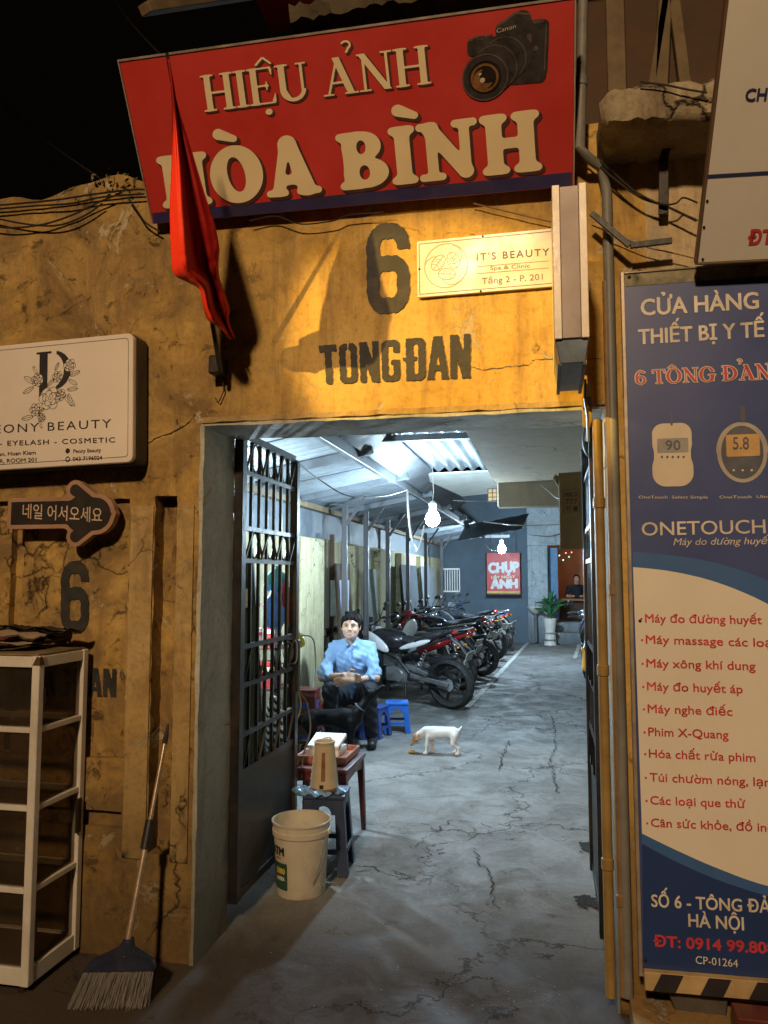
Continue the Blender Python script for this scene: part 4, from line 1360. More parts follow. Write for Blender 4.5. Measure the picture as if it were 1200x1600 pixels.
MB().box((0, 0.0005, h5 - 0.049), (W5, 0.012, h5)).build('top_strip', M_mossy, s5.root)
MB().box((-0.012, -0.006, -0.012), (0.0, 0.03, h5 + 0.006)).box((0.0005, -0.006, h5), (W5, 0.03, h5 + 0.006)).box((0.0005, -0.006, -0.012), (W5, 0.03, -0.0005)).box((W5, -0.006, -0.012), (W5 + 0.012, 0.03, h5 + 0.006)).build('frame', M_alutrim, s5.root, bevel=0.001)
for px_, py_ in ((983, 433), (999, 424), (1000, 970), (1008, 1500)):
    q = s5.px(px_, py_)
    MB().lathe([(0, -0.006), (0.006, -0.004), (0.007, 0)], 8, (max(q[0], 0.008), 0, q[1]), 'y').build('screw', M_iron, s5.root)
def curve_px(pts, n=10):
    """smooth curve through pixels, in banner coordinates"""
    P = [s5.px(*p) for p in pts]
    out = []
    for i in range(len(P) - 1):
        p0, p1, p2, p3 = P[max(i - 1, 0)], P[i], P[i + 1], P[min(i + 2, len(P) - 1)]
        for j in range(n):
            t = j / n
            out.append(tuple(0.5 * ((2 * p1[k]) + (-p0[k] + p2[k]) * t + (2 * p0[k] - 5 * p1[k] + 4 * p2[k] - p3[k]) * t * t + (-p0[k] + 3 * p1[k] - 3 * p2[k] + p3[k]) * t ** 3) for k in (0, 1)))
    out.append(P[-1])
    return [(min(max(a, 0.003), W5 - 0.003), b) for a, b in out]
topc = curve_px([(989, 886), (1050, 893), (1120, 910), (1200, 944), (1300, 1005), (1380, 1080)])
topb = curve_px([(989, 862), (1050, 868), (1120, 880), (1200, 908), (1300, 965), (1380, 1040)])
botc = curve_px([(1003, 1302), (1050, 1325), (1120, 1356), (1200, 1384), (1300, 1400), (1380, 1396)])
botb = curve_px([(1003, 1318), (1050, 1343), (1120, 1374), (1200, 1400), (1300, 1424), (1380, 1424)])
poly_flat('cream_field', [(a, b) for a, b in botc] + topc[::-1], M_bcream, s5.root, -0.0022)
def band(a, b, name):
    n = min(len(a), len(b))
    MB().grid([[(a[i][0], -0.0012, a[i][1]), (b[i][0], -0.0012, b[i][1])] for i in range(n)]).build(name, M_teal, s5.root, smooth=0)
band(topc, topb, 'teal_band')
band(botb, botc, 'teal_band')
M_lowblue = pm('banner_low_blue', (0.022, 0.05, 0.18), 0.38, var=0.12, scale=1.6, dirt=0.1)
poly_flat('low_blue_field', [(0.003, 0.003), (W5 - 0.003, 0.003)] + botb[::-1], M_lowblue, s5.root, -0.0006)
T5 = s5.text_px
T5('CỬA HÀNG', (1002, 493), (1185, 482), 25, M_bwhite, -0.002, bold=0.028)
T5('THIẾT BỊ Y TẾ', (998, 538), (1194, 526), 23, M_bwhite, -0.002, bold=0.028)
sign_word(s5, SER, '6 TONG DAN', [(992, 601), (1207, 592), (1205, 568), (991, 580)], [('hat', 2.04), ('hook', 5.62)], -0.0034, (M_bred, M_bwhite), 0.02, outline=0.05, gap=0.32)
T5('ONETOUCH', (1003, 837), (1196, 833), 21, M_bwhite, -0.002, bold=0.008)
T5('Máy do dường huyết', (1052, 852), (1206, 850), 11, M_bwhite, -0.002, shear=0.25)
T5('OneTouch  Select Simple', (998, 779), (1106, 779), 4.5, M_bwhite, -0.002, name='small_lettering')
T5('OneTouch  Ultra 2', (1124, 779), (1215, 778), 4.5, M_bwhite, -0.002, name='small_lettering')
lines = [('Máy đo đường huyết', 1008, 1190, 972, 975), ('Máy massage các loại', 1009, 1212, 1005, 1011), ('Máy xông khí dung', 1010, 1180, 1042, 1047), ('Máy đo huyết áp', 1011, 1160, 1078, 1083),
         ('Máy nghe điếc', 1012, 1144, 1113, 1118), ('Phim X-Quang', 1013, 1138, 1149, 1154), ('Hóa chất rửa phim', 1014, 1180, 1183, 1190), ('Túi chườm nóng, lạnh', 1015, 1215, 1220, 1229),
         ('Các loại que thử', 1016, 1164, 1256, 1262), ('Cân sức khỏe, đồ inox', 1017, 1222, 1291, 1300)]
for s, xa_, xb_, ya_, yb_ in lines:
    T5(s, (xa_, ya_), (xb_, yb_), 13, M_bred, -0.0034, bold=0.018)
    q = s5.px(xa_ - 6, ya_ - 5)
    flat('bullet', lambda x, z: sell(x, z, q, 0.004, 0.004), (q[0] - 0.006, q[0] + 0.006, q[1] - 0.006, q[1] + 0.006), 0.0015, M_bred, s5.root, -0.0034)
T5('SỐ 6 - TÔNG ĐẢN', (1018, 1416), (1222, 1427), 19, M_bwhite, -0.0022, bold=0.022)
T5('HÀ NỘI', (1076, 1447), (1162, 1453), 20, M_bwhite, -0.0022, bold=0.022)
T5('ĐT: 0914 99.8086', (1022, 1478), (1226, 1491), 17, M_bred, -0.0022, bold=0.035)
T5('CP-01264', (1087, 1505), (1153, 1511), 12, M_bwhite, -0.0022)
# glucose meters printed on the banner
M_met = pm('meter_print', (0.66, 0.58, 0.46), 0.4, var=0.06, dirt=0)
M_met2 = pm('meter_shade_print', (0.46, 0.42, 0.38), 0.4, dirt=0)
M_lcd = pm('lcd_print', (0.33, 0.33, 0.33), 0.4, dirt=0)
M_lcd2 = pm('amber_lcd_print', (0.60, 0.38, 0.16), 0.4, dirt=0)
M_metd = pm('dark_meter_print', (0.10, 0.11, 0.15), 0.4, dirt=0)
def P5(name, f, pxbox, y, mat, h=0.002):
    a, b = s5.px(pxbox[0], pxbox[3]), s5.px(pxbox[2], pxbox[1])
    sx, sz = b[0] - a[0], b[1] - a[1]
    flat(name, lambda x, z: f((x - a[0]) / sx, (z - a[1]) / sz) * sz, (a[0] - 0.01, b[0] + 0.01, a[1] - 0.01, b[1] + 0.01), h, mat, s5.root, y)
P5('meter_print', lambda u, v: smin(0.04, sbox(u * 0.66, v, 0.04, 0.62, 0.52, 0.98, 0.16), sbox(u * 0.66, v, 0.03, 0.63, 0.02, 0.5, 0.2), sbox(u * 0.66, v, 0.06, 0.60, 0.25, 0.75, 0.1)), (1017, 658, 1084, 763), -0.002, M_met)
P5('test_strip_print', lambda u, v: sbox(u, v, 0.3, 0.7, 0, 1, 0.1), (1045, 643, 1053, 665), -0.003, M_metd, 0.0012)
P5('screen_print', lambda u, v: sbox(u, v, 0, 1, 0, 1), (1027, 684, 1075, 708), -0.003, M_lcd)
T5('90', (1040, 703), (1063, 703), 15, M_metd, -0.004, bold=0.01)
for k_ in range(5):
    q = s5.px(1034 + k_ * 8.5, 714)
    flat('button_print', lambda x, z: sell(x, z, q, 0.004, 0.004), (q[0] - 0.006, q[0] + 0.006, q[1] - 0.006, q[1] + 0.006), 0.0014, M_metd, s5.root, -0.004)
P5('meter_print', lambda u, v: np.where(v > 0.5, sell(u * 0.76, v, (0.38, 0.52), 0.38, 0.46), sell(u * 0.76, v, (0.38, 0.5), 0.37, 0.48)), (1121, 656, 1198, 757), -0.002, M_met2)
P5('dark_face_print', lambda u, v: sell(u * 0.76, v, (0.38, 0.50), 0.31, 0.42), (1121, 656, 1198, 757), -0.003, M_metd)
P5('screen_print', lambda u, v: sbox(u, v, 0, 1, 0, 1, 0.06), (1135, 678, 1186, 714), -0.004, M_lcd2)
P5('test_strip_print', lambda u, v: sbox(u, v, 0.2, 0.8, 0, 1, 0.1), (1154, 634, 1166, 660), -0.004, M_metd, 0.0012)
T5('5.8', (1145, 702), (1170, 702), 19, M_metd, -0.005, bold=0.01)
for k_ in range(3):
    q = s5.px(1146 + k_ * 14, 735)
    flat('button_print', lambda x, z: sell(x, z, q, 0.004, 0.004), (q[0] - 0.006, q[0] + 0.006, q[1] - 0.006, q[1] + 0.006), 0.0014, M_bwhite, s5.root, -0.005)

# hazard-striped rail under the banner, dark trapezoid bracket, kerb block
o = W(1008, 1548, -0.13)
hz = Sign('hazard_rail', 'black and cream hazard-striped rail right under the tall blue banner', 'rail', o, W(1200, 1565, -0.13) - o, (0, 0, 1))
MB().box((0, 0, 0), (0.9, 0.03, 0.062)).build('rail', pm('hazard_cream', (0.50, 0.36, 0.18), 0.6, dirt=0.5), hz.root, bevel=0.002)
for i in range(5):
    x = 0.025 + i * 0.155
    poly_flat('stripe', [(x, 0.001), (x + 0.075, 0.001), (x + 0.105, 0.061), (x + 0.032, 0.061)], M_ink, hz.root, -0.0015)
o = W(1035, 1537, -0.06)
a, b = W(1062, 1592, -0.06), W(1130, 1592, -0.06)
c_, d_ = W(1034, 1520, -0.06), W(1138, 1522, -0.06)
tr = thing('rail_stand', 'dark tapered concrete stand under the striped rail at the bottom right', 'stand', (a.x, -0.05, 0))
V = [(a.x, -0.085, a.z - 0.02), (b.x, -0.085, a.z - 0.02), (d_.x, -0.085, c_.z), (c_.x, -0.085, c_.z)]
V += [(x, -0.012, z) for x, _, z in V]
MB().add(V, [(0, 1, 2, 3), (7, 6, 5, 4), (0, 4, 5, 1), (1, 5, 6, 2), (2, 6, 7, 3), (3, 7, 4, 0)]).build('stand_body', pm('dark_concrete', (0.09, 0.08, 0.07), 0.85, dirt=0.4, bump=0.6), tr, world=True, bevel=0.005)
kb = thing('kerb_block', 'low stained concrete step at the foot of the right wall', 'step', (0.8, -0.2, 0))
mbk = relief(0.262, 3.4, 0.0, 0.085, [], h=0.06, seed=21, yb=0.24, amp=0.004)
mbk.v = [(x, y - 0.255, z) for x, y, z in mbk.v]
mbk.build('step_body', plaster('step_concrete', (0.36, 0.22, 0.08), (0.45, 0.30, 0.14), (0.2, 0.11, 0.04), (0.4, 0.36, 0.28), bump=0.7, dirt_lo=0.1), kb, world=False, smooth=40)
kb.children[0].location = (-0.8, 0.2, 0)
p = W(1175, 1592, -0.22)
tag(MB().box((p.x - 0.055, -0.27, p.z - 0.10), (p.x + 0.5, -0.17, p.z + 0.022)).build('maroon_crate', M_maroon, bevel=0.004), 'maroon plastic crate peeking in at the bottom right corner', 'crate')

# ---- tall white sign above it, leaning out
o = W(1090, 411, -0.20)
up = XP(1129, 0, o.x) - o
s6 = Sign('white_sign', 'tall white sign panel with a blue line, cut off by the top right corner', 'sign', o, W(1200, 405, -0.20) - o, up)
h6 = up.length + 0.35
MB().box((0, 0, 0), (0.8, 0.03, h6)).build('panel', M_white_clean, s6.root, bevel=0.002)
MB().box((-0.008, -0.004, -0.006), (0, 0.036, h6)).box((0.0005, -0.004, -0.007), (0.8, 0.036, -0.0005)).build('frame', pm('brown_trim', (0.16, 0.10, 0.06), 0.5), s6.root, bevel=0.001)
a, b = s6.px(1101, 279), s6.px(1200, 273)
poly_flat('blue_rule', [(a[0], a[1]), (0.795, a[1] + (b[1] - a[1]) / (b[0] - a[0]) * (0.795 - a[0])), (0.795, a[1] + 0.012 + (b[1] - a[1]) / (b[0] - a[0]) * (0.795 - a[0])), (a[0], a[1] + 0.012)], M_navy, s6.root, -0.0015)
s6.text_px('CHỤP ẢNH', (1164, 158), (1290, 152), 19, M_navy, -0.0015, bold=0.03)
s6.text_px('ĐT: 0914', (1168, 382), (1280, 376), 22, M_bred, -0.0015, bold=0.045)
for px_, py_ in ((1105, 314), (1100, 355), (1098, 405)):
    q = s6.px(px_, py_)
    MB().lathe([(0, -0.004), (0.004, -0.003), (0.005, 0)], 8, (q[0], 0, q[1]), 'y').build('rivet', M_iron, s6.root)

# ---- pipes
def pipe(name, label, pts, r, mat, cat='pipe', joints=()):
    t = thing(name, label, cat, pts[0])
    MB().tube(pts, r, 12).build('pipe_run', mat, t, world=True)
    for j in joints:
        MB().lathe([(r, -0.022), (r + 0.004, -0.018), (r + 0.004, 0.018), (r, 0.022)], 12, j).build('coupling', mat, t, world=True)
    return t
M_yellowpipe = pm('ochre_painted_pipe', (0.32, 0.21, 0.07), 0.45, var=0.3, scale=6, dirt=0.4, dirtcol=(0.2, 0.11, 0.03))
M_brownpipe = pm('brown_stained_pipe', (0.24, 0.15, 0.07), 0.55, var=0.3, scale=6, dirt=0.5)
M_greypipe = pm('grey_pvc', (0.20, 0.20, 0.19), 0.5, var=0.3, scale=6, dirt=0.4)
def pts_of(l, y):
    return [W(a, b, y) for a, b in l]
pp = pts_of([(948, 640), (955, 1585)], -0.04)
x_ = pp[1].x
pipe('yellow_pipe', 'ochre painted downpipe on the right jamb of the gate', [(x_, -0.04, 2.20), (x_, -0.04, 0.085)], 0.019, M_yellowpipe, joints=[(x_, -0.04, 1.88), (x_, -0.04, 1.25), (x_, -0.04, 0.55)])
pipe('brown_pipe', 'thinner brown pipe next to the ochre downpipe', [(x_ + 0.045, -0.03, 2.75), (x_ + 0.045, -0.03, 0.085)], 0.014, M_brownpipe, joints=[(x_ + 0.045, -0.03, 1.55), (x_ + 0.045, -0.03, 0.42)])
q1, q2, q3, q4 = W(912, -40, -0.12), W(906, 232, -0.12), W(940, 262, -0.05), W(948, 300, -0.03)
pipe('grey_pipe', 'grey drain pipe with an elbow beside the red sign', [q1, q1.lerp(q2, 0.5), q2, q2.lerp(q3, 0.35) + Vector((0, 0, -0.008)), q3, q4, (q4.x + 0.0, -0.03, 2.4), (q4.x + 0.003, -0.03, 1.0), (q4.x + 0.003, -0.03, 0.085)], 0.020, M_greypipe, joints=[q1.lerp(q2, 0.62)])

# ---- steel brackets and wires at the upper right
p = [W(924, 333, -0.10), W(984, 384, -0.10), W(1050, 376, -0.10)]
t = thing('angle_bracket', 'bent black steel bracket on the cream wall, below the hanging wires', 'bracket', p[1])
MB().bar(p[0], p[1], 0.012, 0.022).bar(p[1] + Vector((0.002, 0, 0)), p[2], 0.014, 0.022).build('steel_bar', M_iron, t, world=True, bevel=0.001)
p = [W(1058, 183, -0.14), W(1037, 245, -0.08), W(1036, 335, -0.05)]
t = thing('flat_strut', 'upright black steel strut under the broken beam end', 'bracket', p[1])
MB().bar(p[0], p[1], 0.014, 0.030, (1, 0, 0)).bar(p[1], p[2], 0.014, 0.034, (1, 0, 0)).build('steel_bar', M_iron, t, world=True, bevel=0.001)
def cable(name, label, pts, r=0.004, mat=None, sub=8, sag=0.0, cat='cable', group=None):
    P = [Vector(p) for p in pts]
    out = []
    for i in range(len(P) - 1):
        p0, p1, p2, p3 = P[max(i - 1, 0)], P[i], P[i + 1], P[min(i + 2, len(P) - 1)]
        for j in range(sub):
            t = j / sub
            q = 0.5 * ((2 * p1) + (p2 - p0) * t + (2 * p0 - 5 * p1 + 4 * p2 - p3) * t * t + (3 * p1 - p0 - 3 * p2 + p3) * t ** 3)
            q.z -= sag * 4 * t * (1 - t)
            out.append(q)
    out.append(P[-1])
    o = MB().tube(out, r, 6).build(name, mat or M_cable)
    if label:
        tag(o, label, cat, group)
    return o
def cpx(l, y=-0.08):
    return [W(a, b, y) for a, b in l]
cable('wire', 'black wire from the grey pipe to the white sign, upper of the crossing pair', cpx([(915, 235), (950, 262), (990, 297), (1030, 318), (1055, 318), (1068, 309), (1090, 317)]), 0.0035)
cable('wire', 'thick black wire sagging from the pipe elbow behind the upright strut', cpx([(918, 240), (955, 275), (1000, 308), (1040, 322), (1088, 345)], -0.07), 0.0045)
cable('wire', 'thin wire crossing the face of the broken beam end', cpx([(1000, 128), (1040, 133), (1075, 140), (1105, 145)], -0.34), 0.0035)
cable('wire', 'thin brown wire from the angle bracket to the foot of the white sign', cpx([(925, 352), (960, 366), (1010, 386), (1050, 395), (1090, 405)], -0.05), 0.0025, M_brownpipe)
cable('wire', 'thin cable from under the red sign to the light box', cpx([(740, 318), (790, 330), (840, 342), (868, 348)], -0.03), 0.003, M_brownpipe)
cable('wire', 'dark wire drooping along the lower edge of the red sign', cpx([(390, 345), (430, 338), (470, 350), (520, 345), (545, 336), (600, 332)], -0.05), 0.003)
wl = [[(-20, 352), (20, 356), (70, 350), (115, 335), (150, 318), (178, 306)],
      [(-20, 338), (40, 350), (90, 352), (130, 338), (160, 318)],
      [(-20, 322), (30, 318), (90, 312), (150, 303), (215, 296), (250, 300)],
      [(-20, 328), (50, 322), (110, 318), (160, 308), (225, 303)],
      [(200, 308), (215, 330), (228, 348), (250, 362)]]
wlab = ['lowest loop of black cable hanging on the top of the left wall', 'second loop of black cable sagging on the left wall', 'straight black cable lying along the top edge of the left wall', 'dark cable just under the topmost one on the left wall', 'short cable dropping from the wall top to the corner of the red sign']
for l, lb in zip(wl, wlab):
    cable('wire', lb, cpx(l, -0.04), 0.0042)
# tangle of leaves and wire at the corner of the wall and the red sign
M_ivy = pm('dry_leaf', (0.16, 0.13, 0.035), 0.7, var=0.6, scale=30, dirt=0)
ms = MB()
rr = random.Random(3)
for i in range(150):
    c = W(150 + rr.gauss(50, 26), 292 + rr.gauss(4, 9), 0.05) + Vector((0, rr.uniform(-0.1, 0.1), 0))
    a = Vector((rr.uniform(-1, 1), rr.uniform(-1, 1), rr.uniform(-1, 1))).normalized() * rr.uniform(0.008, 0.02)
    b = a.cross(Vector((rr.uniform(-1, 1), rr.uniform(-1, 1), rr.uniform(-1, 1)))).normalized() * 0.007
    ms.add([c - a, c + b, c + a, c - b], [(0, 1, 2, 3)])
v_ = ms.build('dry_vine', M_ivy, smooth=0)
tag(v_, 'dry leafy tangle on top of the wall at the corner of the red sign', 'vine')
cable('overhead_wire', 'faint overhead wire crossing the black sky at the left', [W(-40, 120, 3.0), W(60, 210, 2.0), W(165, 285, 0.4)], 0.006, M_cable)
cable('overhead_wire', 'faint overhead wire above the left end of the red sign', [W(160, -30, 2.0), W(200, 30, 1.4), W(250, 85, 0.8)], 0.006, M_cable)

# ---- flag on a pole
base, tip = W(345, 582, -0.10), W(262, 90, -0.66)
fl = thing('flag_pole', 'black flagpole in a wall socket, slanting out past the red sign', 'pole', W(343, 575, -0.01))
dirp = (tip - base).normalized()
MB().tube([base, tip + dirp * 0.015], [0.011, 0.006], 10).build('pole', M_black, fl, world=True)
sb_ = W(343, 572, -0.03)
MB().box((sb_.x - 0.028, -0.085, sb_.z - 0.045), (sb_.x + 0.028, 0.0, sb_.z + 0.035)).build('socket', M_iron, fl, world=True, bevel=0.006)
MB().tube(cpx([(347, 590), (350, 610), (342, 628), (336, 622)], -0.02), 0.003, 6).build('hook_wire', M_iron, fl, world=True)
Lp = [(262, 92), (266, 130), (269, 170), (268, 250), (265, 320), (267, 395), (272, 428), (292, 440), (312, 452), (318, 478), (326, 500), (345, 512), (360, 530)]
Rp = [(265, 94), (271, 128), (277, 162), (299, 235), (320, 305), (335, 352), (342, 388), (341, 415), (344, 438), (352, 458), (360, 480), (359, 502), (368, 529)]
rows = []
NC = 46
for j in range(len(Lp) * 5 - 4):
    t = j / 5
    i = min(int(t), len(Lp) - 2)
    f = t - i
    s_ = j / (len(Lp) * 5 - 5)
    def cr_(Q, c):
        p0, p1, p2, p3 = Q[max(i - 1, 0)][c], Q[i][c], Q[i + 1][c], Q[min(i + 2, len(Q) - 1)][c]
        return 0.5 * (2 * p1 + (p2 - p0) * f + (2 * p0 - 5 * p1 + 4 * p2 - p3) * f * f + (3 * p1 - p0 - 3 * p2 + p3) * f ** 3)
    lx, lz, rx, rz = cr_(Lp, 0), cr_(Lp, 1), cr_(Rp, 0), cr_(Rp, 1)
    yb_ = -0.67 + 0.50 * (min(s_, 1)) ** 1.1
    wfac = min(1, s_ * 3.0)
    row = []
    for k in range(NC + 1):
        u = k / NC
        fold = math.sin(u * 9.5 + s_ * 3.5 + 0.6) * 0.026 + math.sin(u * 21 + s_ * 9) * 0.010 + math.sin(u * 34 + s_ * 6 + 1) * 0.005 + math.sin(u * 57 + s_ * 11) * 0.0028 + math.sin(s_ * 70 + u * 9 + math.sin(u * 12)) * 0.0022 + math.sin(s_ * 26 + u * 3) * 0.010 * (s_ > 0.55) * (1 - u * 0.5)
        fold += -0.13 * math.exp(-((u - 0.28) / 0.22) ** 2) * wfac * (1 - 0.75 * max(0, s_ - 0.62) / 0.38)
        y = yb_ + fold * wfac
        p0 = W(lx * (1 - u) + rx * u, lz * (1 - u) + rz * u, y)
        row.append((p0.x + math.sin(u * 13 + s_ * 5) * 0.002, y, p0.z))
    rows.append(row)
m, t, b = new_mat('flag_cloth')
b.inputs['Base Color'].default_value = (0.30, 0.011, 0.009, 1)
b.inputs['Roughness'].default_value = 0.65
b.inputs['Specular IOR Level'].default_value = 0.15
vv = obj_vec(t)
add_bump(t, b, noise(t, vv, 22, 6), 0.5, 0.012)
FL = MB().grid(rows).build('hanging_flag', m, None, smooth=89)
so = FL.modifiers.new('thickness', 'SOLIDIFY')
so.thickness = 0.0015
tag(FL, 'red cloth flag hanging limp from its pole across the first H of the red sign', 'flag')

# ================================================================== street lamps that light the front (behind and beside the camera)
def street_lamp(i, pos, aim, watts, cone, blend, col, label):
    P, A = Vector(pos), Vector(aim)
    back_ = Vector((P.x - A.x, P.y - A.y, 0)).normalized()
    foot = P + back_ * 1.1
    t = thing('street_lamp', label, 'street lamp', (foot.x, foot.y, 0), group='street lamps')
    MB().cyl((foot.x, foot.y, 0), (foot.x, foot.y, P.z + 0.35), 0.07, 0.045, 14).build('pole', M_steel, t, world=True)
    MB().tube([(foot.x, foot.y, P.z + 0.3), tuple(foot + Vector((0, 0, 0.5)) - Vector((0, 0, foot.z)) + Vector((0, 0, P.z)) - back_ * 0.2), tuple(P + Vector((0, 0, 0.30)))], 0.03, 10).build('arm', M_steel, t, world=True)
    MB().lathe([(0.02, 0.30), (0.09, 0.27), (0.15, 0.14), (0.17, 0.06), (0.165, 0.055), (0.14, 0.13), (0.02, 0.24)], 20, tuple(P)).build('lantern_hood', M_blackplastic, t, world=True)
    MB().lathe([(0.0, 0.16), (0.05, 0.15), (0.065, 0.11), (0.05, 0.07), (0.0, 0.06)], 16, tuple(P)).build('lantern_glass', em('sodium_glass_%d' % i, col, 25), t, world=True)
    ld = bpy.data.lights.new('lamp_light', 'SPOT')
    ld.energy = watts
    ld.color = col
    ld.spot_size = R(cone)
    ld.spot_blend = blend
    ld.shadow_soft_size = 0.05 if i == 0 else 0.30
    o = bpy.data.objects.new('lamp_light', ld)
    COL.objects.link(o)
    o.parent = t
    o.location = P - offset_of(t) + Vector((0, 0, -0.02))
    o.rotation_euler = (A - P).to_track_quat('-Z', 'Y').to_euler()
street_lamp(0, *STREET_LAMPS[0], 'sodium street lamp on a steel pole, down the street to the left')
street_lamp(1, *STREET_LAMPS[1], 'sodium street lamp on a steel pole, across the street behind the viewer')

# ================================================================== the yard behind the gate
YX0, YX1, YEND = -2.55, 1.3, 16.0
yw = thing('yard_wall', 'yellow plastered left wall of the parking yard with shallow pillars', 'wall', (YX0, 8, 0))
def xwall(x, y0, y1, z1, name, mat, par, seed=1, thick=0.15, side=1, h=0.15):
    rr = random.Random(seed)
    ny, nz = max(2, int((y1 - y0) / h)), max(2, int(z1 / h))
    rows = []
    for j in range(nz + 1):
        rows.append([(x + rr.uniform(-1, 1) * 0.003, y0 + (y1 - y0) * i / ny, z1 * j / nz) for i in range(ny + 1)])
    m = MB().grid(rows if side > 0 else rows[::-1])
    bx = x - side * thick
    m.add([(x, y0, 0), (bx, y0, 0), (bx, y0, z1), (x, y0, z1), (x, y1, 0), (bx, y1, 0), (bx, y1, z1), (x, y1, z1)], [(0, 1, 2, 3), (4, 7, 6, 5), (3, 2, 6, 7), (1, 5, 6, 2)])
    return m.build(name, mat, par, world=True, smooth=30)
xwall(YX0, 0.325, YEND, 2.03, 'wall_face', M_yardwall, yw, 3)
for (a, b, d) in ((4.25, 5.05, 0.16), (6.6, 6.95, 0.10), (8.2, 8.6, 0.10), (9.9, 10.3, 0.10), (12.0, 12.4, 0.1)):
    MB().box((YX0 - 0.02, a, 0), (YX0 + d, b, 2.0)).build('pillar', M_yardwall, yw, world=True, bevel=0.012)
MB().box((YX0 + 0.005, 5.1, 0.92), (YX0 + 0.05, 12.0, 1.0)).build('rail_board', M_darkwood, yw, world=True, bevel=0.004)
rw = thing('right_yard_wall', 'dim plastered right wall of the yard beyond the open gate leaf', 'wall', (YX1, 8, 0))
xwall(YX1, 0.325, YEND, 2.75, 'wall_face', M_cream, rw, 5, side=-1)
# steel posts carrying the lean-to roof
M_post = pm('dark_steel_post', (0.07, 0.07, 0.075), 0.5, 0.3, dirt=0.4)
post_lab = {5.3: 'dark steel roof post behind the grey meter box', 6.35: 'dark steel roof post, first one right of the meter box', 7.7: 'dark steel roof post behind the seated man\'s head, in the middle of the wall',
            9.3: 'dark steel roof post behind the red scooter front', 11.2: 'farthest but one steel roof post on the left wall', 13.4: 'farthest steel roof post near the white grille'}
post0 = None
for yy, lb in post_lab.items():
    t = thing('roof_post', lb, 'post', (YX0 + 0.32, yy, 0), group='steel posts along the left wall')
    MB().box((-0.03, -0.03, 0.0), (0.03, 0.03, 2.42)).build('shaft', M_post, t, bevel=0.004)
    MB().box((-0.06, -0.06, 0), (0.06, 0.06, 0.012)).build('foot_plate', M_post, t)
    MB().bar((0.0, 0.0, 2.15), (0.24, 0.0, 2.50), 0.03, 0.03).build('brace', M_post, t)

# ---- corrugated roofs (real waves)
M_roof = pm('zinc_sheet', (0.27, 0.31, 0.34), 0.5, 0.25, var=0.3, scale=3, dirt=0.55, dirtcol=(0.10, 0.10, 0.10), bump=0.1)
M_roofdark = pm('old_zinc_sheet', (0.14, 0.15, 0.16), 0.55, 0.4, var=0.4, scale=5, dirt=0.6, dirtcol=(0.05, 0.045, 0.04))
def corr(x0, z0, x1, z1, y0, y1, pitch, amp, name, mat, par, per=6, nseg=4):
    """waves run along x (down the slope), profile along y"""
    n = int((y1 - y0) / pitch * per)
    rows = []
    for s_ in range(nseg + 1):
        u = s_ / nseg
        rows.append([(x0 + (x1 - x0) * u, y0 + (y1 - y0) * i / n, z0 + (z1 - z0) * u + amp * math.sin(2 * math.pi * (y0 + (y1 - y0) * i / n) / pitch)) for i in range(n + 1)])
    return MB().grid(rows).build(name, mat, par, world=True, smooth=80)
lt = thing('lean_to_roof', 'long corrugated zinc lean-to roof over the motorbikes on the left', 'roof', (-2.0, 8, 2.4))
yy = 0.36
k = 0
rr = random.Random(4)
while yy < 15.6:
    dz = 0.004 * (k % 2)
    corr(-1.40, 2.66 + dz, -2.68, 2.42 + dz, yy, yy + 0.90, 0.15, 0.026, 'roof_sheet', M_roof, lt)
    yy += 0.84
    k += 1
for yb_, w in ((1.35, 0.05), (2.9, 0.05), (4.5, 0.06), (6.2, 0.06), (8.0, 0.06), (10.2, 0.06), (12.4, 0.06), (14.4, 0.06)):
    MB().bar((-1.36, yb_, 2.615), (-2.55, yb_, 2.39), w, 0.07).build('rafter', M_purlin, lt, world=True, bevel=0.004)
MB().bar((-1.50, 0.35, 2.575), (-1.50, 15.7, 2.575), 0.05, 0.09).build('edge_beam', M_purlin, lt, world=True, bevel=0.004)
MB().bar((-2.50, 0.35, 2.36), (-2.50, 15.7, 2.36), 0.06, 0.06).build('wall_plate', M_wood, lt, world=True, bevel=0.004)
MB().box((-2.60, 0.35, 2.035), (-2.575, 15.7, 2.385)).build('end_sheet', pm('blue_grey_sheet', (0.16, 0.19, 0.22), 0.6, dirt=0.4), lt, world=True)
# inclined dark apron of fine-ribbed sheet
ap = thing('roof_apron', 'dark fine-ribbed zinc apron rising beside the lean-to roof edge', 'roof sheet', (-1.35, 4, 2.7))
n = int(8.5 / 0.03 * 4)
rows = []
for u in (0, 0.5, 1):
    rows.append([(-1.44 + 0.22 * u, 0.36 + 8.5 * i / n, 2.60 + 0.16 * u + 0.005 * math.sin(2 * math.pi * i / 4)) for i in range(n + 1)])
MB().grid(rows).build('apron_sheet', M_roofdark, ap, world=True, smooth=80)
